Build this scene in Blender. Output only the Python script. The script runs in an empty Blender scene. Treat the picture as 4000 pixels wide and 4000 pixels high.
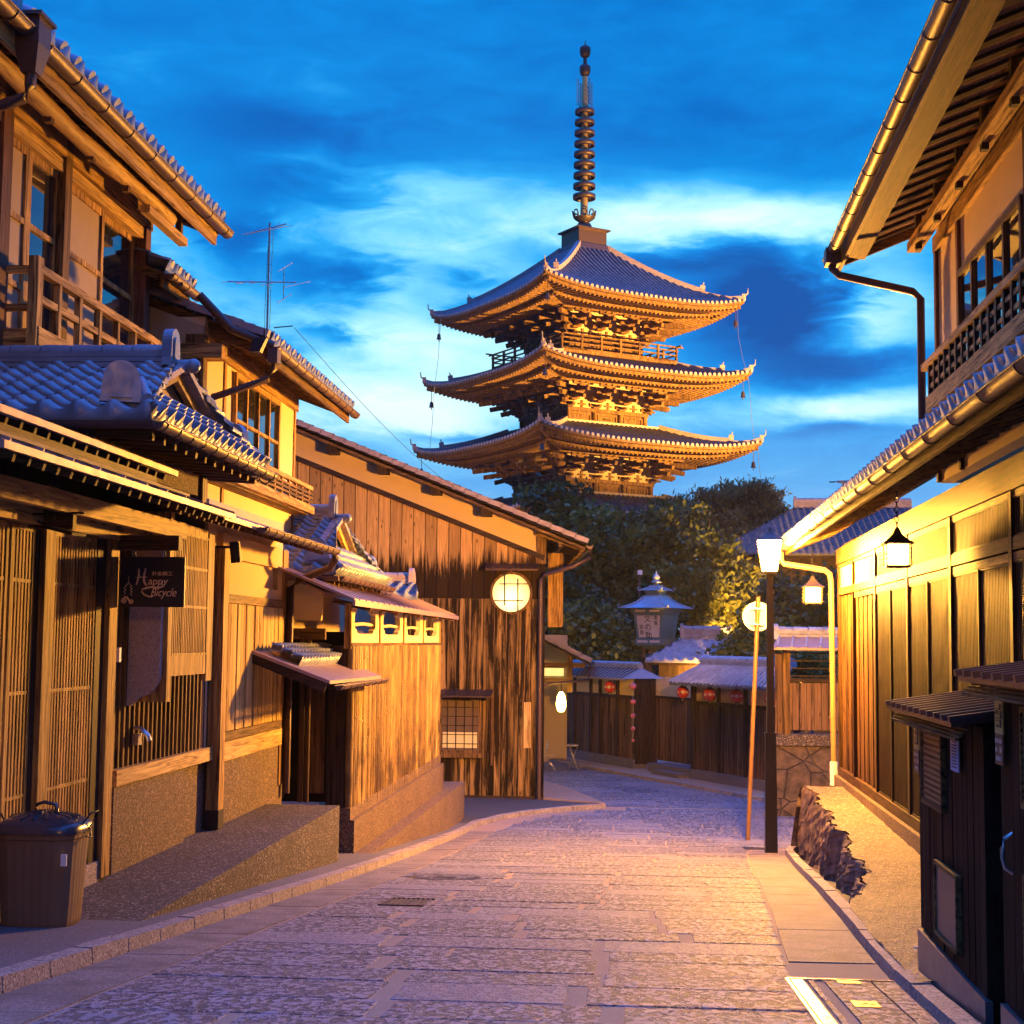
import bpy, math, random
import numpy as np
from mathutils import Vector, Matrix
random.seed(7); rng = np.random.default_rng(7)
S = bpy.context.scene
# ------------------------------------------------------------------ camera
FPX = 5833.0                      # focal length in pixels of a 4000 px wide frame
cd = bpy.data.cameras.new("camera"); cam = bpy.data.objects.new("camera", cd)
S.collection.objects.link(cam); S.camera = cam
cd.sensor_width = 36; cd.sensor_height = 36; cd.lens = 36 * FPX / 4000
cd.clip_start = 0.05; cd.clip_end = 6000
ROLL = math.radians(0.6)
def cam_rot(yaw, pitch): return Matrix.Rotation(yaw, 3, 'Z') @ Matrix.Rotation(math.pi/2 + pitch, 3, 'X') @ Matrix.Rotation(ROLL, 3, 'Z')
yaw, pitch = math.radians(4.9), math.radians(5.0)
for _ in range(20):               # aim so that the street direction (+Y) vanishes at (2500, 2512)
    v = cam_rot(yaw, pitch).transposed() @ Vector((0, 1, 0))
    ex = 2000 + FPX * v.x / -v.z - 2500; ey = 2000 - FPX * v.y / -v.z - 2512
    yaw -= ex / FPX; pitch -= ey / FPX
CR = cam_rot(yaw, pitch)
cam.matrix_world = CR.to_4x4()
# ------------------------------------------------------------------ exposure
S.view_settings.view_transform = 'Standard'; S.view_settings.look = 'None'
S.view_settings.exposure = 0.0; S.view_settings.gamma = 1.0; S.view_settings.use_curve_mapping = False
# ------------------------------------------------------------------ world: dusk sky with long soft clouds
LAMP_GLOW = 6200.0; LANTERN_GLOW = 80.0; FLOOD_POWER = 330000.0
W = bpy.data.worlds.new("World"); S.world = W; W.use_nodes = True
nt = W.node_tree; nt.nodes.clear()
def wn(t, **k):
    n = nt.nodes.new(t)
    for a, b in k.items(): setattr(n, a, b)
    return n
def L_(a, b): nt.links.new(a, b)
def wm(op, a, b=None, c=None, clamp=False):
    n = wn('ShaderNodeMath', operation=op); n.use_clamp = clamp
    for i, v in enumerate((a, b, c)):
        if v is None: continue
        if isinstance(v, (int, float)): n.inputs[i].default_value = v
        else: L_(v, n.inputs[i])
    return n.outputs[0]
tc = wn('ShaderNodeTexCoord'); sp = wn('ShaderNodeSeparateXYZ'); L_(tc.outputs['Generated'], sp.inputs[0])
X, Y, Z = sp.outputs
U = wm('ARCTAN2', X, Y)
hyp = wm('SQRT', wm('ADD', wm('ADD', wm('MULTIPLY', X, X), wm('MULTIPLY', Y, Y)), 1e-4))
V = wm('DIVIDE', Z, hyp)
cmb = wn('ShaderNodeCombineXYZ'); L_(U, cmb.inputs[0]); L_(V, cmb.inputs[1])
def noise(scale, sx, sy, det=6, rough=.55, dist=0, off=0.0):
    mp = wn('ShaderNodeMapping'); mp.inputs['Scale'].default_value = (sx, sy, 1); mp.inputs['Location'].default_value = (off, off*.7, off*.3)
    mp.inputs['Rotation'].default_value = (0, 0, math.radians(-6))
    L_(cmb.outputs[0], mp.inputs[0]); n = wn('ShaderNodeTexNoise')
    n.inputs['Scale'].default_value = scale; n.inputs['Detail'].default_value = det; n.inputs['Roughness'].default_value = rough; n.inputs['Distortion'].default_value = dist
    L_(mp.outputs[0], n.inputs['Vector']); return n.outputs[0]
n1 = noise(5, 1, 2.2, 8, .58, .4, 3.1); n2 = noise(16, 1, 3.0, 8, .6, .6, 7.7); n3 = noise(2.2, 1, 1.6, 4, .5, 0, 1.3)
wu = wm('ADD', U, wm('MULTIPLY', wm('SUBTRACT', n2, .5), .10)); wv = wm('ADD', V, wm('MULTIPLY', wm('SUBTRACT', n1, .5), .09))
def bump(px, py, rx, ry, amp):
    u0 = math.atan((px-2500)/FPX); v0 = (2512-py)/FPX
    a = wm('DIVIDE', wm('SUBTRACT', wu, u0), rx/FPX); b = wm('DIVIDE', wm('SUBTRACT', wv, v0), ry/FPX)
    d = wm('ADD', wm('MULTIPLY', a, a), wm('MULTIPLY', b, b))
    return wm('MULTIPLY', wm('EXPONENT', wm('MULTIPLY', d, -1.0)), amp)
tot = None
for bmp in [(1750, 820, 700, 210, .30), (3100, 860, 650, 110, .42), (1700, 1270, 600, 260, .34), (3430, 1200, 220, 200, .30), (700, 1050, 500, 160, .20),
            (1500, 1570, 500, 110, .34), (3150, 1600, 500, 60, .22), (1150, 700, 180, 90, .12), (2650, 770, 500, 130, .25), (3500, 1620, 300, 70, .2),(900,250,700,90,.06),
            (1000, 480, 330, 120, -.22), (1080, 750, 260, 90, -.26), (850, 985, 130, 110, -.42), (1230, 1090, 230, 90, -.40), (1800, 1150, 150, 70, -.42),
            (2960, 1220, 260, 170, -.62), (2650, 1010, 230, 60, -.40), (3280, 1440, 330, 70, -.36), (3150, 1300, 200, 120, -.22), (1240, 1290, 90, 40, -.25),
            (2750, 470, 700, 120, -.10), (1750, 1660, 260, 30, -.22), (3250, 1710, 260, 30, -.2), (2600, 1850, 900, 130, -.06)]:
    t = bump(*bmp); tot = t if tot is None else wm('ADD', tot, t)
base = wn('ShaderNodeMapRange'); L_(V, base.inputs[0]); base.inputs[1].default_value = .06; base.inputs[2].default_value = .36; base.inputs[3].default_value = .66; base.inputs[4].default_value = .34
val = wm('ADD', wm('ADD', base.outputs[0], tot), wm('ADD', wm('MULTIPLY', wm('SUBTRACT', n1, .5), .36), wm('MULTIPLY', wm('SUBTRACT', n2, .5), .34)), clamp=True)
rp = wn('ShaderNodeValToRGB'); L_(val, rp.inputs[0]); el = rp.color_ramp.elements
el[0].position = 0; el[0].color = (.001, .075, .33, 1); el[1].position = 1; el[1].color = (.74, .94, .95, 1)
for p, c in [(.25, (.0008, .135, .49, 1)), (.42, (.0015, .21, .62, 1)), (.56, (.02, .34, .76, 1)), (.70, (.17, .58, .87, 1)), (.85, (.46, .82, .91, 1))]:
    e = el.new(p); e.color = c
# a faint physical dusk sky (sun just under the horizon) under the clouds
sky = wn('ShaderNodeTexSky', sky_type='NISHITA'); sky.sun_disc = False; sky.sun_elevation = math.radians(1.0); sky.sun_rotation = math.radians(-60)
skm = wn('ShaderNodeMix', data_type='RGBA', blend_type='ADD'); skm.inputs[0].default_value = .001
L_(rp.outputs[0], skm.inputs[6]); L_(sky.outputs[0], skm.inputs[7])
# warm-grey loom near and below the horizon
hz = wn('ShaderNodeMapRange'); L_(V, hz.inputs[0]); hz.inputs[1].default_value = .17; hz.inputs[2].default_value = .05; hz.inputs[3].default_value = 0; hz.inputs[4].default_value = .8
hm = wn('ShaderNodeMix', data_type='RGBA'); L_(hz.outputs[0], hm.inputs[0]); L_(skm.outputs[2], hm.inputs[6]); hm.inputs[7].default_value = (.21, .37, .66, 1)
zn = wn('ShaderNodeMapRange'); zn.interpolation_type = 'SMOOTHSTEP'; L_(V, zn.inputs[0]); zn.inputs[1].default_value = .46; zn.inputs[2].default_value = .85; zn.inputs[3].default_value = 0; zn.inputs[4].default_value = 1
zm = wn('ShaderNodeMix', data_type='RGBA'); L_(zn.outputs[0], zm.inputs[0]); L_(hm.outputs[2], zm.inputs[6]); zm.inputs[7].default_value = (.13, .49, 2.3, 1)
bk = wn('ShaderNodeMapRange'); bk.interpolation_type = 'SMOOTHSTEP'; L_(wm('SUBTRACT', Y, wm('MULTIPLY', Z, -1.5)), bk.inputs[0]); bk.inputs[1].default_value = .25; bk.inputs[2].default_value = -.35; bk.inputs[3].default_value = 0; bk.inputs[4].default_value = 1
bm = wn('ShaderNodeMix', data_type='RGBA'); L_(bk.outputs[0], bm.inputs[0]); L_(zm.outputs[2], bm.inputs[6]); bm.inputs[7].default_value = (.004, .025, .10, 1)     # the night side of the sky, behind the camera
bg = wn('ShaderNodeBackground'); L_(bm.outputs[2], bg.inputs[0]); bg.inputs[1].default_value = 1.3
# the zenith, above the frame, is a clear deep twilight blue
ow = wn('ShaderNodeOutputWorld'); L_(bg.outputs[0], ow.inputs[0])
# ------------------------------------------------------------------ rays and frames
ANG = {'W': 0.0, 'L': math.atan(40/FPX), 'R': -math.atan(60/FPX)}
ROT = {k: Matrix.Rotation(a, 3, 'Z') for k, a in ANG.items()}
def ray(px, py): return CR @ Vector(((px-2000)/FPX, -(py-2000)/FPX, -1.0))
def pX(px, py, x, fr='W'):
    d = ROT[fr].transposed() @ ray(px, py); return tuple(d * (x / d.x))
def pY(px, py, y, fr='W'):
    d = ROT[fr].transposed() @ ray(px, py); return tuple(d * (y / d.y))
def yX(px, py, x, fr): return pX(px, py, x, fr)[1]
def zX(px, py, x, fr): return pX(px, py, x, fr)[2]
def zr(y):                        # height of the street surface at distance y
    z = -(1.05 + .086*y)
    return z if y < 24 else (-3.114 - .086*(y-24) + .0107*(y-24)**2 if y < 28 else -3.287)
# ------------------------------------------------------------------ materials
MATS = {}
class NM:
    def __init__(s, name):
        s.m = bpy.data.materials.new(name); s.m.use_nodes = True; s.t = s.m.node_tree; s.b = s.t.nodes['Principled BSDF']; MATS[name] = s.m
        s.g = None
    def n(s, t, **k):
        x = s.t.nodes.new(t)
        for a, b in k.items(): setattr(x, a, b)
        return x
    def l(s, a, b): s.t.links.new(a, b)
    def pos(s, sc=(1, 1, 1), loc=(0, 0, 0)):
        g = s.n('ShaderNodeNewGeometry'); mp = s.n('ShaderNodeMapping'); mp.inputs['Scale'].default_value = sc; mp.inputs['Location'].default_value = loc
        s.l(g.outputs['Position'], mp.inputs[0]); return mp.outputs[0]
    def noise(s, vec, scale, det=5, rough=.55, dist=0):
        x = s.n('ShaderNodeTexNoise'); s.l(vec, x.inputs['Vector']); x.inputs['Scale'].default_value = scale
        x.inputs['Detail'].default_value = det; x.inputs['Roughness'].default_value = rough; x.inputs['Distortion'].default_value = dist; return x.outputs[0]
    def ramp(s, fac, stops):
        r = s.n('ShaderNodeValToRGB'); s.l(fac, r.inputs[0]); e = r.color_ramp.elements
        e[0].position, e[0].color = stops[0][0], (*stops[0][1], 1); e[1].position, e[1].color = stops[-1][0], (*stops[-1][1], 1)
        for p, c in stops[1:-1]:
            q = e.new(p); q.color = (*c, 1)
        return r.outputs[0]
    def mix(s, fac, a, b, mode='MIX'):
        x = s.n('ShaderNodeMix', data_type='RGBA', blend_type=mode)
        for i, v in ((0, fac), (6, a), (7, b)):
            if isinstance(v, (int, float)): x.inputs[i].default_value = v
            elif isinstance(v, tuple): x.inputs[i].default_value = (*v, 1)
            else: s.l(v, x.inputs[i])
        return x.outputs[2]
    def math(s, op, a, b=None, clamp=False):
        x = s.n('ShaderNodeMath', operation=op); x.use_clamp = clamp
        for i, v in enumerate((a, b)):
            if v is None: continue
            if isinstance(v, (int, float)): x.inputs[i].default_value = v
            else: s.l(v, x.inputs[i])
        return x.outputs[0]
    def bump(s, h, dist, strength=1):
        x = s.n('ShaderNodeBump'); s.l(h, x.inputs['Height']); x.inputs['Distance'].default_value = dist; x.inputs['Strength'].default_value = strength
        s.l(x.outputs[0], s.b.inputs['Normal'])
    def fin(s, col=None, rough=.6, metal=0, spec=None):
        if col is not None:
            if isinstance(col, tuple): s.b.inputs['Base Color'].default_value = (*col, 1)
            else: s.l(col, s.b.inputs['Base Color'])
        if isinstance(rough, (int, float)): s.b.inputs['Roughness'].default_value = rough
        else: s.l(rough, s.b.inputs['Roughness'])
        s.b.inputs['Metallic'].default_value = metal
        if spec is not None: s.b.inputs['Specular IOR Level'].default_value = spec
        return s.m
def wood(name, dark, light, axis='z', rough=.6, scale=1.0, knots=False):
    m = NM(name); k = {'x': (1.2, 22, 22), 'y': (22, 1.2, 22), 'z': (22, 22, 1.2)}[axis]
    p = m.pos(k); a = m.noise(p, 1.6*scale, 6, .65, .8); p2 = m.pos(tuple(.16*c for c in k)); b = m.noise(p2, 2.0, 3)
    c = m.ramp(a, [(.36, tuple(.5*x for x in dark)), (.46, tuple(.6*x+.4*y for x, y in zip(dark, light))), (.60, light)])
    c = m.mix(m.ramp(b, [(.38, (0, 0, 0)), (.72, (.7, .7, .7))]), c, dark)
    m.bump(a, .004, .6); return m.fin(c, rough, 0, .14)
wood('wood_warm', (.10, .045, .012), (.60, .35, .10), 'z'); wood('wood_warm_y', (.10, .045, .012), (.60, .35, .10), 'y'); wood('wood_warm_x', (.10, .045, .012), (.60, .35, .10), 'x')
wood('wood_mid', (.04, .019, .006), (.24, .13, .038), 'z'); wood('wood_mid_y', (.04, .019, .006), (.24, .13, .038), 'y'); wood('wood_mid_x', (.04, .019, .006), (.24, .13, .038), 'x')
wood('wood_dark', (.015, .009, .006), (.07, .04, .022), 'z'); wood('wood_dark_y', (.015, .009, .006), (.07, .04, .022), 'y'); wood('wood_dark_x', (.015, .009, .006), (.07, .04, .022), 'x')
wood('wood_pale', (.28, .16, .05), (.70, .46, .15), 'z'); wood('wood_pale_y', (.28, .16, .05), (.70, .46, .15), 'y')
wood('wood_redbrown', (.05, .02, .012), (.2, .085, .045), 'z')
wood('pagoda_wood', (.030, .014, .005), (.31, .165, .05), 'z', .7)
wood('house_brown', (.009, .0045, .002), (.050, .023, .008), 'z'); wood('house_brown_y', (.02, .010, .005), (.11, .055, .021), 'y')
wood('soffit_board', (.30, .16, .06), (.58, .34, .13), 'y')
def boards(name, axis, width, dark, light, stain=0.5, zsplit=None, yaw=0.0, streak=(9, 9, .55)):
    """vertical boards with their own tone, dark joints, knots and long rain streaks"""
    m = NM(name); g = m.n('ShaderNodeNewGeometry'); sp = m.n('ShaderNodeSeparateXYZ'); m.l(g.outputs['Position'], sp.inputs[0])
    u = m.math('ADD', m.math('MULTIPLY', sp.outputs[0], math.cos(yaw)), m.math('MULTIPLY', sp.outputs[1], math.sin(yaw))) if axis == 'u' else sp.outputs[{'x': 0, 'y': 1}[axis]]
    q = m.math('DIVIDE', u, width); f = m.math('FRACT', q); idx = m.math('FLOOR', q)
    wnz = m.n('ShaderNodeTexWhiteNoise', noise_dimensions='1D'); m.l(idx, wnz.inputs['W'])
    k = (26, 26, 1.0); a = m.noise(m.pos(k), 1.4, 7, .65, 1.2)
    cb = m.n('ShaderNodeCombineXYZ'); m.l(m.math('ADD', u, m.math('MULTIPLY', idx, 3.7)), cb.inputs[0]); m.l(sp.outputs[2], cb.inputs[2])
    mp = m.n('ShaderNodeMapping'); mp.inputs['Scale'].default_value = streak; m.l(cb.outputs[0], mp.inputs[0])
    st = m.math('ADD', m.math('MULTIPLY', m.noise(mp.outputs[0], 1.0, 8, .7, .6), .78), m.math('MULTIPLY', a, .22))
    mk = m.n('ShaderNodeMapping'); mk.inputs['Scale'].default_value = (7, 7, 2.6); m.l(cb.outputs[0], mk.inputs[0])
    vo = m.n('ShaderNodeTexVoronoi'); m.l(mk.outputs[0], vo.inputs['Vector']); vo.inputs['Scale'].default_value = 1.0
    c = m.ramp(a, [(.28, tuple(.6*x+.4*y for x, y in zip(dark, light))), (.62, light)])
    c = m.mix(m.math('MULTIPLY', wnz.outputs[0], .5), c, dark)
    knot = m.ramp(vo.outputs['Distance'], [(.05, (1, 1, 1)), (.17, (0, 0, 0))]); c = m.mix(m.math('MULTIPLY', knot, .75), c, dark)
    sm = m.ramp(st, [(.62-stain*.36, (0, 0, 0)), (.70-stain*.30, (1, 1, 1))])
    if zsplit is not None:
        zz = m.math('DIVIDE', m.math('SUBTRACT', zsplit[0], sp.outputs[2]), zsplit[1], True)
        sm = m.ramp(m.math('ADD', st, m.math('MULTIPLY', m.math('SUBTRACT', zz, .5), .75)), [(.50, (0, 0, 0)), (.60, (1, 1, 1))])
    c = m.mix(m.math('MULTIPLY', sm, .96), c, tuple(.4*x for x in dark))
    jt = m.ramp(m.math('ABSOLUTE', m.math('SUBTRACT', f, .5)), [(.455, (0, 0, 0)), (.49, (1, 1, 1))]); c = m.mix(jt, c, (.004, .003, .002))
    m.bump(m.math('SUBTRACT', m.math('ADD', m.math('MULTIPLY', a, .5), m.math('MULTIPLY', wnz.outputs[0], .5)), m.math('MULTIPLY', jt, 1.5)), .01, .7)
    return m.fin(c, .7, 0, .08)
boards('gable_boards', 'x', .25, (.022, .010, .003), (.64, .37, .11), zsplit=(2.9, 2.1))
boards('gable_boards_low', 'x', .25, (.012, .006, .002), (.46, .27, .075), stain=.56, streak=(8, 8, .5))
boards('dark_boards', 'y', .16, (.008, .005, .0035), (.038, .022, .012), stain=.5)
boards('old_boards', 'x', .14, (.02, .012, .007), (.28, .16, .08), stain=.35)
boards('wall_boards', 'y', .14, (.018, .009, .004), (.13, .062, .024), stain=.36)
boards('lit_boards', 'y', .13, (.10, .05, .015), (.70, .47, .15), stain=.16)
boards('fence_boards', 'u', .14, (.03, .017, .010), (.20, .11, .055), stain=.35, yaw=-1.07)
def plain(name, col, rough=.6, metal=0, var=.25, sc=6, bmp=0.0, bsc=60, spec=None):
    m = NM(name); p = m.pos(); a = m.noise(p, sc, 6, .6)
    c = m.mix(a, tuple(x*(1-var) for x in col), tuple(min(1, x*(1+var)) for x in col))
    r = m.n('ShaderNodeMapRange'); m.l(m.noise(p, sc*2.3, 4), r.inputs[0]); r.inputs[3].default_value = max(.02, rough-.14); r.inputs[4].default_value = min(1, rough+.14)
    if bmp: m.bump(m.noise(p, bsc, 4, .6), bmp, 1)
    return m.fin(c, r.outputs[0], metal, spec)
plain('plaster_ochre', (.58, .40, .20), .85, bmp=.0015, bsc=90, var=.1, sc=2.5)
plain('plaster_pale', (.62, .48, .28), .85, bmp=.001, var=.1, sc=2.5)
plain('plaster_dim', (.42, .31, .18), .85, bmp=.001, var=.12, sc=2.5)
plain('copper', (.085, .045, .03), .5, .25, var=.4, sc=12)
plain('copper_sheet', (.30, .20, .17), .5, .35, var=.3, sc=5, bmp=.002, bsc=14)
plain('copper_old', (.10, .06, .045), .42, .7, var=.35, sc=8)
plain('iron', (.012, .011, .011), .45, .3)
plain('black_paint', (.018, .014, .012), .35, 0, var=.2, sc=14)
plain('steel', (.45, .42, .38), .3, .9, var=.15, sc=14)
plain('kick_steel', (.22, .19, .17), .35, .6, var=.2, sc=5)
plain('bronze', (.07, .045, .03), .5, .6, var=.4, sc=3)
plain('gold_metal', (.55, .38, .15), .4, .8)
plain('can_plastic', (.17, .10, .05), .6, 0, var=.12, sc=4, spec=.25)
plain('can_lid', (.055, .05, .05), .25, 0, var=.15, sc=6)
plain('white_paint', (.7, .66, .58), .5)
plain('pipe_tan', (.20, .12, .055), .45, 0, var=.12)
plain('pole_tan', (.17, .085, .03), .45, 0, var=.12)
plain('red_paper', (.50, .035, .02), .6, 0, var=.15, sc=30)
plain('pink_paper', (.55, .12, .12), .6, 0)
plain('sign_black', (.012, .011, .016), .55)
plain('sign_copper', (.95, .60, .38), .5)
plain('paper_violet', (.5, .48, .6), .6)
plain('yellow_sign', (.55, .42, .12), .5)
plain('brown_sign', (.12, .05, .025), .5)
plain('ink', (.02, .03, .02), .6)
plain('lantern_green', (.13, .17, .14), .5, .2)
plain('lantern_roof', (.26, .30, .32), .4, .4)
plain('tan_paper', (.55, .40, .28), .6)
plain('ash', (.10, .09, .085), .9)
def speck(name, dark, mid, light, sc=220, bmp=.002, rough=.8, big=1.2):
    m = NM(name); p = m.pos(); v = m.n('ShaderNodeTexVoronoi'); m.l(p, v.inputs['Vector']); v.inputs['Scale'].default_value = sc
    sep = m.n('ShaderNodeSeparateColor'); m.l(v.outputs['Color'], sep.inputs[0])
    c = m.ramp(sep.outputs[0], [(.0, dark), (.45, mid), (.85, mid), (.93, light)]); b = m.noise(p, big, 6, .6)
    c = m.mix(m.math('MULTIPLY', b, .6), c, dark); m.bump(v.outputs['Distance'], bmp, .8); return m.fin(c, rough, 0, .25)
speck('aggregate', (.02, .015, .013), (.10, .075, .058), (.42, .33, .25), 90)
speck('aggregate_warm', (.04, .026, .016), (.17, .105, .06), (.46, .31, .18), 100)
speck('aggregate_grey', (.06, .055, .055), (.16, .14, .14), (.3, .27, .25), 170)
speck('kerb_stone', (.10, .08, .07), (.38, .31, .26), (.60, .50, .42), 90, .003, .75, 3)
speck('fine_concrete', (.20, .14, .09), (.38, .26, .175), (.46, .33, .24), 260, .001, .8, 1.6)
speck('plaster_grey', (.26, .22, .19), (.48, .40, .34), (.56, .48, .42), 120, .001, .85)
speck('asphalt', (.035, .033, .033), (.075, .07, .068), (.13, .12, .11), 200, .002, .8)
speck('gravel_platform', (.07, .045, .025), (.24, .165, .095), (.50, .38, .24), 48, .012, .7)
def tiles(name, c0, c1, rough=.33):
    m = NM(name); p = m.pos((4.5, 4.5, 9)); v = m.n('ShaderNodeTexVoronoi'); m.l(p, v.inputs['Vector']); v.inputs['Scale'].default_value = 1
    sep = m.n('ShaderNodeSeparateColor'); m.l(v.outputs['Color'], sep.inputs[0]); nz = m.noise(m.pos(), 14, 6, .6)
    c = m.mix(sep.outputs[0], c0, c1); c = m.mix(m.math('MULTIPLY', nz, .5), c, tuple(.5*x for x in c0))
    r = m.n('ShaderNodeMapRange'); m.l(nz, r.inputs[0]); r.inputs[3].default_value = rough-.08; r.inputs[4].default_value = rough+.3
    m.bump(nz, .002, .5); return m.fin(c, r.outputs[0], 0, .7)
tiles('roof_tile', (.14, .16, .185), (.25, .28, .31), .28); tiles('roof_tile_dull', (.06, .058, .06), (.15, .14, .14), .5); tiles('roof_tile_pale', (.22, .22, .25), (.36, .36, .40), .45)
tiles('verge_tile', (.27, .20, .17), (.40, .30, .26), .55)
def slab_mat():
    m = NM('stone_slab'); g = m.n('ShaderNodeAttribute', attribute_name='tone'); p = m.pos()
    v1 = m.noise(m.pos((1.25, .75, 1)), 19, 4, .65, .5); v2 = m.noise(p, 150, 4, .6); v3 = m.noise(p, 3.0, 4)
    rough_amt = m.ramp(g.outputs['Fac'], [(.0, (1, 1, 1)), (.78, (1, 1, 1)), (.84, (.4, .4, .4)), (1, (.4, .4, .4))])
    pit = m.ramp(v1, [(.44, (0, 0, 0)), (.52, (1, 1, 1))])
    c = m.ramp(v2, [(.3, (.15, .14, .17)), (.55, (.30, .285, .33)), (.75, (.46, .44, .48))])
    c = m.mix(m.math('MULTIPLY', m.math('MULTIPLY', m.math('SUBTRACT', 1.0, pit), rough_amt), .92), c, (.03, .027, .036))
    c = m.mix(m.math('MULTIPLY', g.outputs['Fac'], .45), c, (.20, .18, .20)); c = m.mix(m.math('MULTIPLY', v3, .25), c, (.15, .13, .12))
    h = m.math('ADD', m.math('MULTIPLY', m.math('MULTIPLY', pit, rough_amt), 1.0), m.math('MULTIPLY', v2, .3))
    m.bump(h, .03, 1.0); return m.fin(c, .62, 0, .4)
slab_mat()
def gstone():
    m = NM('gutter_stone'); a = m.n('ShaderNodeAttribute', attribute_name='tone'); p = m.pos(); v = m.noise(p, 60, 6, .7); b = m.noise(p, 3.2, 6)
    c = m.ramp(v, [(.38, (.07, .055, .05)), (.52, (.22, .18, .16)), (.66, (.36, .30, .27))]); c = m.mix(m.math('MULTIPLY', a.outputs['Fac'], .4), c, (.16, .13, .115)); c = m.mix(m.ramp(b, [(.42, (0, 0, 0)), (.68, (.7, .7, .7))]), c, (.07, .05, .04)); m.bump(v, .012, 1); return m.fin(c, .7)
gstone()
def rock():
    m = NM('rough_rock'); p = m.pos((1, 1, .6)); a = m.noise(p, 5, 8, .65, .5); b = m.noise(m.pos((1, 1, .25)), 9, 6, .7)
    c = m.ramp(a, [(.3, (.03, .018, .010)), (.5, (.15, .09, .05)), (.75, (.36, .24, .14))]); m.bump(m.math('ADD', a, b), .04, 1); return m.fin(c, .8)
rock()
def masonry():
    m = NM('stone_masonry'); p = m.pos((1, 1, 1.3)); v = m.n('ShaderNodeTexVoronoi', feature='DISTANCE_TO_EDGE'); m.l(p, v.inputs['Vector']); v.inputs['Scale'].default_value = 1.6
    n = m.noise(m.pos(), 6, 7, .6); c = m.ramp(n, [(.3, (.03, .02, .013)), (.7, (.13, .085, .055))]); j = m.ramp(v.outputs[0], [(.0, (.8, .8, .8)), (.03, (0, 0, 0))])
    c = m.mix(j, c, (.03, .022, .016)); m.bump(m.math('SUBTRACT', n, j), .03, 1); return m.fin(c, .8)
masonry()
def glass():
    m = NM('window_glass'); m.fin((.02, .02, .022), .03, 0, 1.0); m.b.inputs['IOR'].default_value = 1.6; m.b.inputs['Coat Weight'].default_value = .6
glass()
plain('room_screen', (.30, .20, .11), .7, var=.12); plain('gap_shade_black', (.005, .004, .003), .9); plain('dim_screen', (.10, .06, .03), .7)  # the near-black one paints in the shade behind slats
def emit(name, col, st):
    m = NM(name); m.fin((.5, .4, .2), .5); m.b.inputs['Emission Color'].default_value = (*col, 1); m.b.inputs['Emission Strength'].default_value = st
emit('lamp_glass', (1, .43, .055), LAMP_GLOW); emit('lamp_glass_rear', (1, .43, .055), LAMP_GLOW*.12); emit('lantern_glass', (1, .45, .08), LANTERN_GLOW); emit('paper_glow', (1, .72, .22), 1.25)
def bulb_paper(name, cx, cz):
    m = NM(name); g = m.n('ShaderNodeNewGeometry'); sp = m.n('ShaderNodeSeparateXYZ'); m.l(g.outputs['Position'], sp.inputs[0])
    a = m.math('SUBTRACT', sp.outputs[0], cx); b = m.math('SUBTRACT', sp.outputs[2], cz); d = m.math('ADD', m.math('MULTIPLY', a, a), m.math('MULTIPLY', b, b))
    f = m.math('EXPONENT', m.math('MULTIPLY', d, -11.0)); n = m.noise(m.pos(), 5, 4)
    m.fin((.5, .4, .2), .6); m.b.inputs['Emission Color'].default_value = (1, .76, .26, 1); m.l(m.math('ADD', m.math('MULTIPLY', f, 3.2), m.math('MULTIPLY', n, .95)), m.b.inputs['Emission Strength'])
emit('egg_glow', (1, .62, .12), 38.0); emit('screen_glow', (.9, .42, .10), .30); emit('small_glow', (1, .8, .45), 3)
def leaf(name, c0, c1):
    m = NM(name); a = m.n('ShaderNodeAttribute', attribute_name='tone'); nz = m.noise(m.pos(), 1.2, 3); c = m.mix(a.outputs['Fac'], c0, c1); c = m.mix(m.math('MULTIPLY', nz, .3), c, c0)
    m.fin(c, .5, 0, .3); t = m.n('ShaderNodeBsdfTranslucent'); m.l(c, t.inputs[0]); x = m.n('ShaderNodeMixShader'); x.inputs[0].default_value = .35
    o = m.t.nodes['Material Output']; m.l(m.b.outputs[0], x.inputs[1]); m.l(t.outputs[0], x.inputs[2]); m.l(x.outputs[0], o.inputs[0])
leaf('leaf_green', (.04, .055, .008), (.21, .21, .035)); leaf('leaf_dark', (.025, .035, .007), (.12, .13, .025)); leaf('leaf_pine', (.08, .075, .02), (.26, .22, .07))
plain('bark', (.07, .05, .035), .9, bmp=.01, bsc=20)
def bamboo():
    m = NM('bamboo_skin'); a = m.n('ShaderNodeAttribute', attribute_name='tone'); n = m.noise(m.pos((20, 20, 1.5)), 1.5, 6, .6); n2 = m.noise(m.pos(), 2.4, 5)
    c = m.mix(a.outputs['Fac'], (.07, .034, .010), (.50, .32, .09)); c = m.mix(m.ramp(n, [(.42, (0, 0, 0)), (.68, (.8, .8, .8))]), c, (.07, .034, .013))
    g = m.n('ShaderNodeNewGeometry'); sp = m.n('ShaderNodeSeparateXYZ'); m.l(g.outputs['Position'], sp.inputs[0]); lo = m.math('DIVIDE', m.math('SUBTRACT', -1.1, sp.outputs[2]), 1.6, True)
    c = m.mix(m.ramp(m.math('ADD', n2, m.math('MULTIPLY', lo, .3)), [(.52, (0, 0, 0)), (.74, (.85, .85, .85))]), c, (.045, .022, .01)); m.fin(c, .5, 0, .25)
bamboo()
def perf(name, c0, c1, hole, sx):
    m = NM(name); p = m.pos(sx); v = m.n('ShaderNodeTexVoronoi'); v.inputs['Randomness'].default_value = 0; v.inputs['Scale'].default_value = 1; m.l(p, v.inputs['Vector'])
    h = m.ramp(v.outputs['Distance'], [(hole, (1, 1, 1)), (hole+.06, (0, 0, 0))]); c = m.mix(h, c1, c0); m.bump(h, -.003, 1) if False else None; return m.fin(c, .5, .3)
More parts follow.
